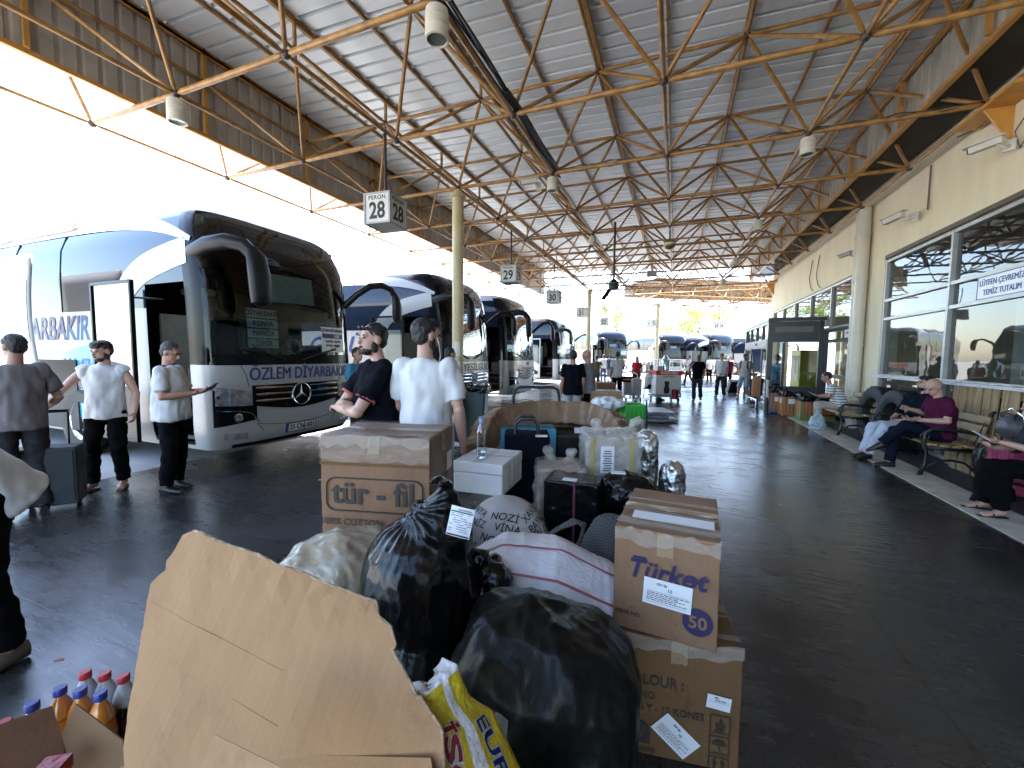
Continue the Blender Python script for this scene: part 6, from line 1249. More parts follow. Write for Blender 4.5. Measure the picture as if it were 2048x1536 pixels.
m.prism(fine, FA, FX, FY, -.006 * sgn); fl = m.build("torn_flap", board("fluted_tan_flap", (.35, .198, .096), (tuple(FX), tuple(FY))), BOX); bm = bmesh.new(); bm.from_mesh(fl.data)
for k in range(-2, 34):
    for ax_ in (FX, FY): bmesh.ops.bisect_plane(bm, geom=bm.verts[:] + bm.edges[:] + bm.faces[:], plane_co=FA + ax_ * (.035 * k if ax_ is FX else -.035 * k), plane_no=ax_)
for v in bm.verts: q = v.co - FA; x_, y_ = q.dot(FX), q.dot(FY); v.co += FN * (.010 * nz(x_ * 4, y_ * 4, 3) + .004 * nz(x_ * 13, y_ * 13) + .018 * sin(x_ * 5.) * .5 + (.006 * nz(x_ * 30, y_ * 30) if y_ > -.05 else 0))
bm.to_mesh(fl.data); bm.free(); fl.matrix_parent_inverse = Matrix.Translation(-Vector(BOX.location))
def bend(q):
    d_ = q - FA; x_, y_ = d_.dot(FX), d_.dot(FY); return q + FN * (.010 * nz(x_ * 4, y_ * 4, 3) + .004 * nz(x_ * 13, y_ * 13) + .009 * sin(x_ * 5.) + (.006 * nz(x_ * 30, y_ * 30) if y_ > -.05 else 0))
m = MB()
for i in range(20):
    a, b_ = pl[i], pl[i + 1]; k_ = max(1, int(hypot(b_[0] - a[0], b_[1] - a[1]) / .02)); m.tube([bend(FA + FX * (a[0] + (b_[0] - a[0]) * j / k_) + FY * (a[1] + (b_[1] - a[1]) * j / k_) - FN * .003) + FX * .002 * nz(i * 3.1 + j * 1.7) for j in range(k_ + 1)], [.0030 + .0018 * abs(nz(i * 7.7 + j * 2.3)) for j in range(k_ + 1)], 6)
rel(m.build("torn_edge", M_FLUTE, BOX))
m = MB()
for (a, b_, r) in (((300, 1205), (440, 1270), .0007), ((440, 1270), (570, 1340), .0005), ((470, 1395), (560, 1450), .0007)):
    m.tube([bend(onflap(a[0] + (b_[0] - a[0]) * k / 16, a[1] + (b_[1] - a[1]) * k / 16, .0004)) for k in range(17)], r, 5)
rel(m.build("crease_line", board("tan_cardboard", (.36, .204, .098)), BOX))
def flap(name, pts, mat, th=.005):
    q = [Vector(p) for p in pts]; n = (q[1] - q[0]).cross(q[2] - q[0]).normalized()
    if n.dot(CO - q[0]) < 0: n = -n
    x = (q[1] - q[0]).normalized(); y = n.cross(x); pp = [((p - q[0]).dot(x), (p - q[0]).dot(y)) for p in q]; m = MB(); m.prism(pp, q[0], x, y, -th); return rel(m.build(name, mat, BOX, bevel=.001))
flap("near_flap", ((-0.667, 0.401, 0.987), (-0.482, 0.390, 1.008), (-0.403, 0.333, 0.983), (-0.641, 0.238, 0.981), (-0.650, 0.323, 1.004)), M_CARD3)
flap("box_side", ((-1.007, 0.445, 0.785), (-0.783, 0.335, 0.719), (-0.278, 0.477, 0.804), (-0.385, 0.629, 0.812)), M_CARD3, .004)
bl_, br_ = onflap(262, 1700), onflap(880, 1700); zt_ = min(bl_.z, br_.z); bl_.z = br_.z = zt_
hx = (br_ - bl_).normalized(); hy = Vector((-hx.y, hx.x, 0)); hy = hy if hy.dot(-bl_) > 0 else -hy
wl_ = (br_ - bl_).length; c0 = Vector((bl_.x, bl_.y, 0)); rz_ = atan2(hx.y, hx.x)
for (u0, v0, su, sv) in ((.5, .0, wl_, .006), (.5, .36, wl_, .006), (.0, .18, .006, .36), (1., .18, .006, .36)):
    q = c0 + hx * (wl_ * u0) + hy * v0; m = MB(); m.box((q.x, q.y, bl_.z * .5), (su, sv, bl_.z), rz=rz_); rel(m.build("carton_wall", M_CARD3, BOX))
q = c0 + hx * (wl_ * .5) + hy * .18; m = MB(); m.box((q.x, q.y, .01), (wl_, .35, .012), rz=rz_); rel(m.build("carton_base", M_CARD3, BOX))
# --- second open carton at the lower left
BX2 = thing("open_carton", "open brown carton at the lower left corner, beside the drink bottles", "box", (-1.290, 0.438, 0.607)); BOX = BX2
flap("left_flap", ((-1.466, 0.376, 0.718), (-1.451, 0.488, 0.693), (-1.412, 0.481, 0.674), (-1.348, 0.472, 0.650), (-1.239, 0.425, 0.594), (-1.352, 0.338, 0.614)), M_KRAFT)
flap("right_flap", ((-1.383, 0.505, 0.707), (-1.182, 0.508, 0.681), (-1.168, 0.502, 0.669), (-1.100, 0.460, 0.617), (-1.266, 0.434, 0.572), (-1.372, 0.482, 0.629)), M_CARD2)
flap("front_flap", ((-1.070, 0.458, 0.714), (-1.048, 0.455, 0.708), (-0.997, 0.428, 0.653), (-1.058, 0.404, 0.653), (-1.088, 0.439, 0.703)), M_KRAFT)
m = MB(); m.box((-1.265, 0.419, 0.663), (.05, .04, .03), rz=.6); rel(m.build("red_packet", pm("red_wrapper", (.35, .03, .03), .35, bump=.6, bscale=30), BOX))
c_ = Vector((-1.329, 0.445, 0.481)); m = MB()
for k in range(4):
    a = .25 + k * pi / 2; m.box((c_.x + .17 * cos(a), c_.y + .17 * sin(a), .21), (.006, .34, .42), rz=a)
m.box((c_.x, c_.y, .40), (.32, .32, .01), rz=.25); rel(m.build("carton_wall", M_CARD2, BOX))
# --- yellow sack of flour with red and blue letters
def yel():
    T = thing("printed_bag", "yellow and white bag with red and blue letters poking up beside the torn flap", "bag", (-0.365, 0.756, 0.670))
    L_ = [(-0.434, 0.641, 0.937), (-0.424, 0.643, 0.908), (-0.402, 0.637, 0.859), (-0.374, 0.609, 0.777), (-0.343, 0.572, 0.689)]; R_ = [(-0.403, 0.719, 0.953), (-0.381, 0.733, 0.878), (-0.345, 0.775, 0.823), (-0.272, 0.774, 0.707), (-0.200, 0.707, 0.590)]
    inv = Matrix.Translation(-Vector(T.location)); L_ = [inv @ Vector(p) for p in L_]; R_ = [inv @ Vector(p) for p in R_]
    def pt(u, v):
        t_ = v * 4; k = min(3, int(t_)); f_ = t_ - k; a = L_[k].lerp(L_[k + 1], f_); c = R_[k].lerp(R_[k + 1], f_); p = a.lerp(c, u); bulge = min(1, v * 1.6) * .035 * sin(pi * u)
        return p + Vector((.30, -.85, .42)).normalized() * (bulge + .006 * noise.noise(Vector((u * 5, v * 6, 2))))
    Y_ = pm("yellow_woven_plastic", (.62, .46, .02), .45, var=.12, bump=.4, bscale=90); Wh = pm("white_woven_plastic", (.72, .70, .70), .5, var=.06, bump=.4, bscale=90); g = MB(); nu, nv = 24, 26
    vs = [pt(i / nu, j / nv) for j in range(nv + 1) for i in range(nu + 1)]; o0 = len(g.v); g.v += [tuple(p) for p in vs]
    for j in range(nv):
        for i in range(nu):
            u = (i + .5) / nu; v = (j + .5) / nv; g.f.append((j * (nu + 1) + i, (j + 1) * (nu + 1) + i, (j + 1) * (nu + 1) + i + 1, j * (nu + 1) + i + 1)); e = .60 - .05 * v
            g.m.append(1 if (v < .045 or abs(u - e) < .085 or (u < .3 and v > .30) and 0) else 0)
    o = g.build("bag_front", [Y_, Wh], T, True, auto=False); sd = o.modifiers.new("s", 'SOLIDIFY'); sd.thickness = .05; sd.offset = -1
    def wrap(txt, u0, v0, su, sv, size, mat, bold, outline=None):
        w_ = words(txt, size, mat, T, Matrix.Identity(4), "bag_lettering", bold, depth=.0004)
        for q in w_.data.vertices: uu = u0 + q.co.y * su; vv = v0 + q.co.x * sv; p = pt(max(.01, min(.99, uu)), max(0.01, min(.99, vv))); q.co = p + Vector((.30, -.85, .42)).normalized() * (.0035 if not outline else .002)
    wrap("İSO", .25, .60, 1., .72, .36, pm("red_bag_print", (.40, .02, .035), .5), .035); wrap("İSO", .25, .60, 1., .72, .36, Wh, .07, 1)
    wrap("EURO", .80, .66, 1., .72, .20, pm("blue_bag_print", (.02, .03, .22), .5), .02); wrap("EURO", .80, .66, 1., .72, .20, Wh, .075, 1)
yel()
def f(b): c = Vector((-0.344, 0.713, 0.565)); b.ell((c.x + .05, c.y + .06, .30), (.20, .17, .32), None, 18, 12)
blob("plastic_sack", "dull cream sack low behind the yellow bag", "sack", f, M_CREAM, .012, 3, lambda p, n: crease(p, n, .018, 5, 3., (1.3, 1.3, .6)) + .03 * noise.noise(p * 4))
# --- fizzy drink bottles beside the left carton
M_ORJ = pm("orange_drink", (.50, .16, .02), .12, var=.1, coat=.6); M_COLA = pm("dark_cola", (.03, .010, .008), .12, coat=.6); M_MILKB = pm("cloudy_bottle", (.45, .47, .50), .2, coat=.5, var=.1); M_CAPB = pm("blue_cap", (.02, .035, .22), .4); M_CAPR = pm("red_cap", (.42, .025, .03), .4)
def bottle(x, y, z, liquid, cap, lab, label_, h_=.27):
    T = thing("drink_bottle", label_, "bottle", (x, y, z), 0, "drink bottles beside the left carton"); s = h_ / .27
    MB().lathe([(0, 0), (.030, 0), (.036, .008), (.037, .05), (.034, .10), (.037, .15), (.037, .175), (0, .176)], n=22).build("bottle_liquid", liquid, T, True); MB().lathe([(.0375, .17), (.036, .185), (.026, .22), (.0155, .243), (.015, .255), (0, .255)], n=22).build("bottle_shoulder", M_MILKB if liquid is not M_ORJ else M_ORJ, T, True, auto=False)
    MB().lathe([(0, .25), (.018, .25), (.018, .272), (.016, .275), (0, .275)], n=20).build("bottle_cap", cap, T, True); MB().lathe([(.0382, .08), (.0382, .135)], n=22).build("bottle_wrapper", lab, T, True); T.scale = (s, s, s)
LABO = pm("orange_wrapper", (.55, .30, .16), .4, var=.5, vscale=18); LABK = pm("dark_red_wrapper", (.12, .015, .02), .4, var=.5, vscale=20); BZ = .17
for gx, lq, cp, lb, l, s in ((((-1.925, 0.603, 0.430)), M_MILKB, M_CAPB, LABO, "blue capped bottle farthest left, behind the left carton flap", 0), (((-1.926, 0.669, 0.440)), M_ORJ, M_CAPB, LABO, "left of the three orange drink bottles with blue caps in a row", 0), (((-1.855, 0.692, 0.440)), M_ORJ, M_CAPB, LABO, "middle of the three orange drink bottles with blue caps in a row", 0), (((-1.774, 0.710, 0.440)), M_ORJ, M_CAPB, LABO, "right of the three orange drink bottles with blue caps, nearest the torn flap", 0),
    (((-1.942, 0.740, 0.440)), M_MILKB, M_CAPR, LABK, "left red capped bottle in the row behind the orange drinks", 0), (((-1.871, 0.764, 0.440)), M_MILKB, M_CAPR, LABK, "middle red capped bottle in the row behind the orange drinks", 0), (((-1.795, 0.783, 0.440)), M_COLA, M_CAPR, LABK, "dark cola bottle with red cap touching the torn flap", 0), (((-1.904, 0.535, 0.430)), M_MILKB, M_CAPR, LABK, "red capped bottle at the left picture edge behind the carton", 0)):
    bottle(gx[0], gx[1], BZ, lq, cp, lb, l)
gx = (-1.870, 0.685, 0.440); carton("cardboard_box", "low flat tray carton under the drink bottles", (gx[0] - .17, gx[1] - .11, 0), .25, .36, .20, .168, M_CARD2, seed=71, tape=False, film_side=False)
# --- wheeled suitcase of the young man
t = thing("wheeled_suitcase", "large dark wheeled suitcase held by the man in the sleeveless hooded top", "suitcase", (*(-5.803, 2.051), 0), .95)
b = MB(); b.box((0, 0, .35), (.46, .27, .58)); fuse(b, "case_body", pm("dark_teal_cloth", (.012, .016, .020), .7, bump=.2, bscale=60), t, .013, 5, (.006, (5, 5, 5), 2)); m = MB()
for x in (-.12, .12): m.cyl((x, .10, .6), (x, .12, .98), .010)
m.bar((-.13, .12, .98), (.13, .12, .98), .03, .03); m.build("pull_handle", M_PLAS, t, True)
for x in (-.17, .17): MB().lathe([(0, -.015), (.045, -.015), (.045, .015), (0, .015)], (x, .10, .045), 14, 'X').build("wheel", M_RUB, t, True)
m = MB(); m.tube([(-.20, -.137, .1), (-.20, -.137, .6), (.20, -.137, .6), (.20, -.137, .1)], .006, 6); m.build("zip_line", M_PLAS, t)
# ---------------------------------------------------------------- benches, bins and things along the wall
M_SLAT = pm("yellowed_bench_slat", (.42, .29, .12), .5, var=.2, vscale=4, stretch=(6, 1, 6), bump=.15, bscale=20); M_IRON = pm("black_cast_iron", (.010, .010, .010), .4, bump=.2, bscale=60); M_WOODB = pm("orange_stained_slat", (.40, .17, .06), .5, var=.2, vscale=5, stretch=(4, 4, .6)); M_PAL = pm("raw_pallet_wood", (.42, .28, .14), .75, var=.25, vscale=4, stretch=(5, 5, .7), bump=.3, bscale=20)
def bench(y0, y1, label_):
    T = thing("park_bench", label_, "bench", (3.5, (y0 + y1) / 2, 0), 0, "benches along the wall"); h = (y1 - y0) / 2
    for i in range(4): MB().box((-.20 + .125 * i, 0, .43 + .012 * abs(i - 1.5)), (.10, 2 * h, .035)).build("seat_slat", M_SLAT, T, bevel=.008)
    for i in range(3): M_ = Matrix.Rotation(.22, 3, 'Y'); MB().box((.285 + .03 * i, 0, .56 + .125 * i), (.03, 2 * h, .10), M=M_).build("back_slat", M_SLAT, T, bevel=.008)
    for y in (-h + .05, h - .05):
        m = MB(); m.tube([(-.30, y, .0), (-.25, y, .15), (-.24, y, .32), (-.28, y, .44), (-.27, y, .60), (-.20, y, .66), (-.05, y, .655), (.16, y, .64), (.26, y, .62)], [.03, .024, .022, .026, .024, .026, .024, .024, .024], 8); m.tube([(.34, y, 0), (.27, y, .18), (.24, y, .38), (.28, y, .55), (.38, y, .90), (.42, y, .93)], [.03, .024, .026, .026, .024, .02], 8)
        m.bar((-.25, y, .40), (.25, y, .39), .03, .045); m.tube([(-.26, y, .10), (-.12, y, .22), (.02, y, .245), (.16, y, .22), (.29, y, .10)], .016, 8); m.tube([(-.27 + .045 * cos(a), y, .55 + .05 * sin(a)) for a in [2 * pi * i / 12 for i in range(12)]], .012, 6, True); m.build("iron_frame", M_IRON, T, True, auto=False)
    return T
bench(10.35, 12.0, "farther park bench with yellowed slats under the man in the striped polo"); bench(7.25, 8.95, "nearer park bench with black iron frame under the two men"); bench(4.6, 6.25, "park bench at the right picture edge under the person in sandals")
def tyre(loc, tilt, label_):
    prof = [(.30, -.13), (.34, -.15), (.46, -.16), (.515, -.13), (.525, 0), (.515, .13), (.46, .16), (.34, .15), (.30, .13)]; rs = []
    for k in range(40): a = 2 * pi * k / 40; rs.append([Vector((z, r * cos(a), r * sin(a))) for r, z in prof])
    m = MB(); m.loft(rs, False, True); o = m.build("truck_tyre", M_RUB, None, True, loc=loc); o.rotation_euler = (0, tilt, .05); tag(o, label_, "tyre", "tyres behind the benches")
    m = MB()
    for k in range(48):
        a = 2 * pi * k / 48
        for z in (-.07, .07): m.box((z + .02 * (k % 2), .527 * cos(a), .527 * sin(a)), (.11, .035, .012), M=Matrix.Rotation(a - pi / 2, 3, 'X'))
    m.build("tread_block", M_RUB, o); return o
tyre((3.78, 10.25, .53), .08, "big worn tyre leaning at the wall behind the farther bench, left one"); tyre((3.74, 9.3, .53), .06, "big worn tyre between the two benches, behind the man in white jeans")
t = thing("wooden_pallet", "raw wood pallet boards leaning on the window behind the bald man", "pallet", (3.88, 7.62, 0), 0); t.rotation_euler.y = .05; R6 = random.Random(6)
for i in range(8): w_ = R6.uniform(.09, .15); MB().box((.01 * (i % 2), -.60 + .165 * i, .64 + R6.uniform(-.03, .03)), (.022, w_, R6.uniform(1.22, 1.30))).build("pallet_board", M_PAL, t, bevel=.003)
for z in (.2, .68, 1.16): MB().box((.055, 0, z), (.05, 1.30, .10)).build("pallet_rail", M_PAL, t, bevel=.003)
def slatbin(loc, rz, base, label_, w_=.46, d_=.46, h_=.72, paper=True, side=None):
    T = thing("slatted_bin", label_, "bin", (*loc, 0), rz, "slatted wooden bins"); k = int(w_ / .075)
    m = MB(); m.box((0, 0, h_ / 2), (w_ - .05, d_ - .05, h_ - .03)); m.build("bin_core", M_INK, T)
    for i in range(k):
        x = -w_ / 2 + (i + .5) * w_ / k
        for s in (-1, 1): MB().box((x, s * (d_ / 2 - .01), h_ / 2 + .02), (w_ / k - .012, .022, h_ - .12)).build("wood_slat", M_WOODB, T, bevel=.003); MB().box((s * (w_ / 2 - .01), -d_ / 2 + (i + .5) * d_ / k, h_ / 2 + .02), (.022, d_ / k - .012, h_ - .12)).build("wood_slat", M_WOODB, T, bevel=.003)
    m = MB(); m.box((0, 0, .05), (w_ + .02, d_ + .02, .05)); m.box((0, 0, h_), (w_ + .01, d_ + .01, .03))
    for a in (-1, 1):
        for b_ in (-1, 1): m.box((a * w_ / 2, b_ * d_ / 2, h_ / 2), (.025, .025, h_))
    m.build("bin_frame", base, T); g = MB(); g.box((0, 0, h_ - .04), (w_ + .04, d_ + .04, .16)); o = fuse(g, "bin_liner", M_BAGK, T, .02, 3)
    for v in o.data.vertices: v.co += v.normal * crease(v.co, v.normal, .02, 8, loc[0])
    if paper: MB().box((0, -d_ / 2 - .006, .42), (.17, .004, .13)).build("paper_notice", M_PAPER, T); MB().box((-w_ / 2 - .006, 0, .42), (.004, .17, .13)).build("paper_notice", M_PAPER, T)
    return T
G_ = pm("green_bin_paint", (.05, .30, .05), .45); slatbin((3.40, 12.75), 0, G_, "widest slatted bin with green frame, nearest to the striped man", .72, .50, .62, False); slatbin((3.02, 13.5), 0, pm("orange_bin_paint", (.45, .14, .03), .45), "slatted bin with orange frame and paper notice, in the middle of three", .44, .44, .66); slatbin((2.80, 14.05), 0, pm("blue_bin_paint", (.03, .10, .28), .45), "slatted bin with blue frame by the porch corner", .40, .40, .72)
t = thing("litter_basket", "orange slatted litter basket on a black post at the porch corner", "bin", (2.40, 14.55, 0)); MB().cyl((0, 0, 0), (0, 0, 1.05), .03).build("basket_post", M_IRON, t, True)
for i in range(9): a = pi + (i - 4) * .42; MB().box((.0 + .16 * cos(a), .16 * sin(a), .72), (.022, .055, .62), rz=a).build("wood_slat", M_WOODB, t, bevel=.003)
MB().cyl((0, 0, .45), (0, 0, .98), .13, n=16).build("basket_liner", M_INK, t)
t = thing("bollard", "slim black and white post in front of the slatted bins", "post", (2.55, 14.0, 0)); MB().cyl((0, 0, 0), (0, 0, .45), .045, n=14).build("post_base", M_IRON, t, True); MB().cyl((0, 0, .45), (0, 0, .98), .04, n=14).build("post_tube", M_SIGN, t, True); MB().ell((0, 0, 1.0), (.05, .05, .05)).build("post_cap", M_IRON, t, True)
t = thing("barrier_rail", "low steel guard rail on the floor at the porch door", "rail", (2.42, 15.2, 0)); MB().tube([(0, -.4, 0), (0, -.4, .24), (0, -.3, .27), (-.05, 1.1, .27), (-.05, 1.2, .24), (-.05, 1.2, 0)], .028, 10).build("rail_tube", M_CHROME, t, True)
for y in (-.4, 1.2): MB().box((0 if y < 0 else -.05, y, .01), (.12, .12, .02)).build("rail_foot", M_IRON, t)
t = thing("wheelie_bin", "dark green wheelie bin with a shiny black liner beside the thick column", "bin", (*(-3.501, 6.849), 0), .3); b = MB(); b.loft([b.ring((0, 0, z), (0, 0, 1), r, 4, (1, 1, 0)) for z, r in ((.06, .30), (.95, .38))]); b.build("bin_body", pm("dark_green_plastic", (.008, .035, .03), .4), t, bevel=.03)
g = MB(); g.box((0, 0, .96), (.58, .58, .10)); o = fuse(g, "bin_liner", M_BAGK, t, .018, 3)
for v in o.data.vertices: v.co += v.normal * crease(v.co, v.normal, .03, 7, 1.)
for s in (-1, 1): MB().lathe([(0, -.03), (.10, -.03), (.10, .03), (0, .03)], (s * .24, .24, .10), 16, 'X').build("wheel", M_RUB, t, True)
def case(name, label_, loc, rz, size, mat, tiltx=0., group=None):
    T = thing(name, label_, "suitcase", (*loc, 0), rz, group); w_, d_, h_ = size; MB().box((0, 0, h_ / 2 + .06), (w_, d_, h_)).build("case_shell", mat, T, bevel=.05, seg=3)
    m = MB()
    for i in range(6): m.box((-w_ / 2 + (i + .5) * w_ / 6, 0, h_ / 2 + .06), (.018, d_ + .012, h_ * .86))
    m.build("case_rib", mat, T, bevel=.005); m = MB(); m.cyl((-.1, d_ * .3, h_), (-.1, d_ * .3, h_ + .38), .009); m.cyl((.1, d_ * .3, h_), (.1, d_ * .3, h_ + .38), .009); m.bar((-.12, d_ * .3, h_ + .38), (.12, d_ * .3, h_ + .38), .025, .025); m.build("pull_handle", M_PLAS, T)
    for a in (-1, 1):
        for b_ in (-1, 1): MB().lathe([(0, -.012), (.03, -.012), (.03, .012), (0, .012)], (a * w_ * .38, b_ * d_ * .35, .03), 12, 'X').build("wheel", M_RUB, T, True)
    T.rotation_euler.x = tiltx; return T
case("hard_suitcase", "pink ribbed suitcase standing behind the person in sandals", (3.72, 6.55), 1.5, (.44, .28, .60), pm("pink_shell", (.42, .05, .14), .3, coat=.4))
t = thing("travel_bag", "grey padded bag on the pink suitcase, with a steel loop", "bag", (3.72, 6.55, .69)); g = MB(); g.ell((0, 0, .13), (.15, .25, .15), None, 18, 12); fuse(g, "bag_body", pm("grey_nylon", (.07, .07, .075), .5, bump=.3), t, .014, 3, (.01, (9, 9, 9), 1)); MB().tube([(-.05, -.2, .1), (-.06, -.18, .28), (-.06, 0, .36), (-.06, .18, .28), (-.05, .2, .1)], .01, 8).build("bag_loop", M_CHROME, t, True)
case("wheeled_suitcase", "dark wheeled case pulled by the man with bowed head", (2.392, 20.893), .3, (.42, .28, .62), M_PLAS, .5); case("wheeled_suitcase", "tall black suitcase beside the man in blue shorts at the porch", (2.917, 17.973), .2, (.46, .30, .75), C_BLACK)
pk = thing("backpack", "black backpack worn by the man in blue shorts", "backpack", p20.location, p20.rotation_euler.z); g = MB(); g.ell((.0, -.20, 1.22), (.16, .10, .25), None, 18, 12); g.ell((0, -.26, 1.12), (.12, .07, .13)); fuse(g, "pack_body", C_BLACK, pk, .015, 3); m = MB()
for s in (-1, 1): m.tube([(s * .11, -.14, 1.40), (s * .12, -.02, 1.485), (s * .125, .10, 1.42), (s * .13, .14, 1.28), (s * .15, .04, 1.1), (s * .12, -.12, 1.06)], .018, 8)
m.build("shoulder_strap", C_BLACK, pk, True)
sb = blob("carrier_bag", "white and pale blue carrier bag on the floor at the feet of the striped man", "bag", lambda b: b.loft([b.ring((3.03, 11.1, z), (0, 0, 1), r, 16, (1, 0, 0), r * .6) for z, r in ((.01, .15), (.12, .17), (.28, .12), (.36, .05), (.44, .03))]), pm("pale_blue_bag", (.45, .56, .60), .35, var=.2, vscale=6, bump=.6, bscale=14), .012, 3, lambda p, n: crease(p, n, .02, 9, 4.))
# cafe cart
t = thing("cafe_cart", "white wheeled cafe cart with red GAZİOĞLU band and glass top", "cart", (*(-0.337, 15.925), 0), .42); cw, cd = .92, .70
MB().box((0, 0, .62), (cw, cd, .72)).build("cart_body", pm("cart_white", (.58, .57, .54), .4, var=.06), t, bevel=.01); MB().box((0, 0, 1.04), (cw + .03, cd + .03, .15)).build("cart_band", M_RED, t, bevel=.006); MB().box((0, 0, .2), (cw + .02, cd + .02, .06)).build("cart_chassis", M_SIGNF, t)
for k, (w_, off) in enumerate(((cw, cd / 2 + .016), (cd, cw / 2 + .016))):
    Mk = Matrix.Rotation(k * pi / 2, 4, 'Z'); words("GAZİOĞLU", .125, M_PLATE, t, Mk @ frame((0, -off - .001, 1.04), (1, 0, 0), (0, 0, 1)), "cart_lettering", .02, sx=.95 * w_ / cw); words("CAFETERYA", .085, M_INK, t, Mk @ frame((0, -off + .012, .90), (1, 0, 0), (0, 0, 1)), "cart_lettering", .01, sx=w_ / cw)
    m = MB(); m.prism([(-.16, .30), (.02, .30), (.04, .48), (.0, .56), (.02, .74), (-.16, .74), (-.14, .56), (-.18, .48)], Mk @ Vector((0, -off + .014, 0)), Mk.to_3x3() @ Vector((1, 0, 0)), (0, 0, 1), .004); m.build("cup_picture", M_CABLE, t)
c = MB(); c.lathe([(0, 0), (.11, 0), (.12, .3), (.13, .34), (.10, .34), (0, .30)], (.18, -cd / 2 - .14, .12), 18); cc = c.build("red_cup_cutout", pm("dark_red_cup", (.22, .01, .02), .3), t, True); MB().tube([(.30, -cd / 2 - .14, .18), (.38, -cd / 2 - .14, .22), (.38, -cd / 2 - .14, .34), (.30, -cd / 2 - .14, .38)], .018, 8).build("cup_handle", pm("dark_red_cup", (.22, .01, .02), .3), cc, True)
for a in (-1, 1):
    for b_ in (-1, 1): MB().cyl((a * cw * .46, b_ * cd * .46, 1.1), (a * cw * .46, b_ * cd * .46, 1.5), .012).build("rail_post", M_CHROME, t, True); MB().lathe([(0, -.02), (.075, -.02), (.075, .02), (0, .02)], (a * cw * .42, b_ * cd * .42, .075), 14, 'X').build("wheel", M_RUB, t, True)
m = MB(); m.tube([(-cw * .46, -cd * .46, 1.5), (cw * .46, -cd * .46, 1.5), (cw * .46, cd * .46, 1.5), (-cw * .46, cd * .46, 1.5)], .012, 6, True); m.build("top_rail", M_CHROME, t); MB().box((0, -cd * .46, 1.32), (cw * .9, .008, .34)).build("glass_screen", M_CLEAR, t); MB().lathe([(0, 1.12), (.14, 1.12), (.15, 1.5), (.10, 1.56), (.05, 1.66), (0, 1.68)], (.05, .1, 0), 18).build("tea_urn", M_CHROME, t, True); MB().box((-.28, 0, 1.2), (.22, .3, .16)).build("white_carton", M_PLATE, t); MB().tube([(cw * .5, -.2, 1.0), (cw * .5 + .12, -.2, 1.03), (cw * .5 + .12, .2, 1.03), (cw * .5, .2, 1.0)], .02, 8).build("push_handle", M_PLAS, t, True)
t = thing("low_stool", "small dark stool under the man sitting at the cafe cart", "stool", (p16.location.x, p16.location.y, 0)); MB().box((0, 0, .43), (.34, .34, .03)).build("seat", M_PLAS, t, bevel=.01)
for a in (-1, 1):
    for b_ in (-1, 1): MB().cyl((a * .13, b_ * .13, .42), (a * .15, b_ * .15, 0), .013).build("leg", M_CHROME, t, True)
t = thing("luggage_trolley", "luggage trolley piled with bags and cases, left of the cafe cart", "trolley", (*(-1.449, 15.376), 0), .3); m = MB(); m.tube([(-.28, .3, .15), (-.28, .45, .95), (-.2, .47, 1.0), (.2, .47, 1.0), (.28, .45, .95), (.28, .3, .15)], .017, 8); m.box((0, 0, .14), (.6, .9, .03)); m.build("trolley_frame", M_CHROME, t, True)
for a in (-1, 1):
    for b_ in (-1, 1): MB().lathe([(0, -.02), (.07, -.02), (.07, .02), (0, .02)], (a * .25, b_ * .36, .07), 14, 'X').build("wheel", M_RUB, t, True)
L0 = t.location
case("hard_suitcase", "pale suitcase with red side stripes standing on the luggage trolley", (L0.x + .16, L0.y - .1), .5, (.36, .24, .62), pm("pale_shell", (.45, .44, .42), .4)).location.z = .155
case("hard_suitcase", "silver suitcase lowest on the luggage trolley", (L0.x - .14, L0.y - .05), .3, (.30, .3, .46), pm("silver_shell", (.32, .32, .33), .35)).location.z = .155
o = MB(); o.box((0, 0, .1), (.46, .34, .2)); b = fuse(o, "travel_bag", C_BLACK, None, .02, 4, (.012, (6, 6, 6), 2)); b.location = (L0.x - .12, L0.y, .68); tag(b, "black travel bag with red trim lying high on the luggage trolley", "bag"); MB().box((0, -.175, .10), (.44, .01, .05)).build("red_trim", M_RED, b)
# ---------------------------------------------------------------- far hall, trees and bushes
M_HALL = pm("pale_hall_render", (.62, .60, .57), .8, var=.05)
T = thing("arched_hall", "far pale hall with a wide arched roof edge and slim columns", "building", (3.2, 96, 0), 0); m = MB(); N_ = 24; R1, R2 = 10.0, 10.7
m.loft([[Vector((r * cos(a), y, 6.2 + .52 * r * sin(a))) for r, y in ((R1, 0), (R2, 0), (R2, 9), (R1, 9))] for a in [pi * i / N_ for i in range(N_ + 1)]]); m.build("arched_roof", M_HALL, T); MB().box((0, 4.5, 5.9), (24, 9, .5)).build("eave_beam", M_HALL, T)
for i in range(13): MB().box((-11.4 + 1.9 * i, 0.2, 2.85), (.4, .4, 5.6)).build("column", M_HALL, T)
for i in range(11): MB().box((-8.5 + 1.7 * i, 4, 12.3), (.35, .35, 1.4)).build("roof_post", M_HALL, T)
MB().box((0, 4, 13.1), (20, .5, .35)).build("roof_rail", M_HALL, T)
M_LEAF = pm("yellow_green_leaf", (.26, .32, .09), .6, var=.3, vscale=3, col2=(.14, .19, .05)); M_BARK = pm("grey_bark", (.16, .12, .09), .9, var=.3, bump=.6, bscale=12)  # leaf colour lightened to stand in for the distant haze
nt = M_LEAF.node_tree; tl = nt.nodes.new("ShaderNodeBsdfTranslucent"); tl.inputs[0].default_value = (.25, .32, .04, 1); mxs = nt.nodes.new("ShaderNodeMixShader"); mxs.inputs[0].default_value = .4; nt.links.new(nt.nodes["Principled BSDF"].outputs[0], mxs.inputs[1]); nt.links.new(tl.outputs[0], mxs.inputs[2]); nt.links.new(mxs.outputs[0], nt.nodes["Material Output"].inputs[0])
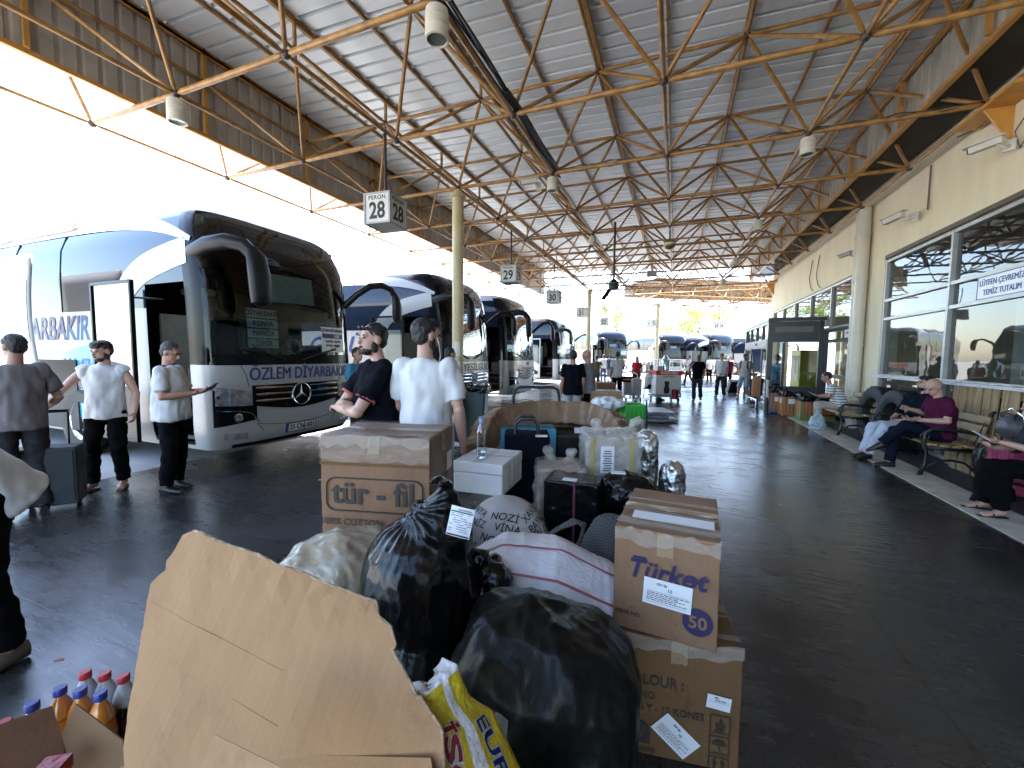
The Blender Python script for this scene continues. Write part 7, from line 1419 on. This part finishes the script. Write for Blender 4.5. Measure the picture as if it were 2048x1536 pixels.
def tree(label_, loc, h_, cr, seed, leaves=5000, ls=.16, sparse=.5):
    T = thing("tree", label_, "tree", (*loc, 0)); R_ = random.Random(seed); tr = MB(); k = h_ * .42; top = Vector((R_.uniform(-.3, .3), R_.uniform(-.3, .3), h_ * .8)); tr.tube([(0, 0, 0), (.05, 0, k * .5), (0, .05, k), top], [h_ * .024, h_ * .019, h_ * .015, .02], 8); cl = []
    for i in range(11):
        a = R_.uniform(0, 6.28); z = R_.uniform(k * .8, h_ * .82); e = Vector((cr * R_.uniform(.5, 1.) * cos(a), cr * R_.uniform(.5, 1.) * sin(a), min(h_, z + R_.uniform(.1, .35) * h_))); tr.tube([(0, 0, z * .8), Vector((e.x * .4, e.y * .4, z)), e], [h_ * .009, h_ * .006, .01], 6); cl += [(e, cr * R_.uniform(.22, .42)), (e * .6 + top * .4, cr * R_.uniform(.2, .36))]
    cl.append((top, cr * .4)); tr.build("trunk", M_BARK, T, True, auto=False); c = MB()
    for i in range(leaves):
        q, r = cl[R_.randrange(len(cl))]; d = Vector((R_.gauss(0, 1), R_.gauss(0, 1), R_.gauss(0, .8))).normalized() * r * R_.random() ** sparse; p = q + d; n = Vector((R_.gauss(0, 1), R_.gauss(0, 1), R_.gauss(.4, 1))).normalized(); x = n.orthogonal().normalized() * ls * R_.uniform(.6, 1.3); y = n.cross(x) * .6; c.add([p - x, p - y * .8, p + x, p + y * .8], [(0, 1, 2, 3)])
    c.build("crown", M_LEAF, T); return T
tree("slender pale green tree beyond the red banded far coach", (-8.372, 63.538, 1.456)[:2], 9.2, 3.2, 1, 1500, .18); tree("low yellow green tree beyond the farthest column, left of the arch", (-0.732, 75.209, 1.541)[:2], 8.2, 4.4, 2, 1700, .2); tree("yellow green tree right of the arch, left of the 34 sign", (3.422, 72.548, 1.593)[:2], 9.0, 4.2, 3, 2000, .2)
# litter on the floor
RL2 = random.Random(8)
for (x, y, sx, sy, c_, l) in ((*(-2.911, 1.015, 0.000)[:2], .045, .008, M_RED, "small dark red straw piece on the floor above the drink bottles"), (*(1.072, 7.808, 0.000)[:2], .05, .04, M_PAPER, "tiny white paper scrap on the floor in front of the striped man"), (*(-4.125, 3.840, 0.000)[:2], .04, .03, M_PAPER, "tiny paper scrap on the dark floor in front of the first coach"), (*(1.119, 5.163, 0.000)[:2], .03, .02, M_PAPER, "tiny pale crumb of paper on the floor right of the heap")):
    m = MB(); m.grid(lambda u, v: ((u - .5) * sx, (v - .5) * sy, .004 + .006 * abs(noise.noise(Vector((u * 3 + x, v * 3, 1))))), 4, 3); o = m.build("paper_scrap", c_, loc=(x, y, 0), rz=RL2.uniform(0, 3)); o.modifiers.new("s", 'SOLIDIFY').thickness = .001; tag(o, l, "litter")
# kiosk and counter inside the terminal
t = thing("vending_kiosk", "yellow kiosk cabinet seen inside through the porch glass", "kiosk", (4.75, 18.9, .02), .2); MB().box((0, 0, .95), (.9, .7, 1.9)).build("cabinet", pm("yellow_cabinet", (.55, .50, .03), .4), t, bevel=.02); MB().box((-.455, 0, 1.2), (.01, .5, 1.0)).build("cabinet_window", M_BGLASS, t)
for i in range(4):
    t = thing("waiting_seat", "dark waiting chair row indoors, number %s from the near end" % ("one", "two", "three", "four")[i], "chair", (5.6, 6.0 + 1.5 * i, .02), 1.57, "waiting seats indoors"); MB().box((0, 0, .44), (1.3, .5, .05)).build("seat", M_PLAS, t, bevel=.01); MB().box((0, .24, .72), (1.3, .05, .5)).build("backrest", M_PLAS, t, bevel=.01)
    for a in (-1, 1): MB().box((a * .55, 0, .21), (.05, .4, .42)).build("leg", M_CHROME, t)

bpy.data.scenes.remove(_TMP)
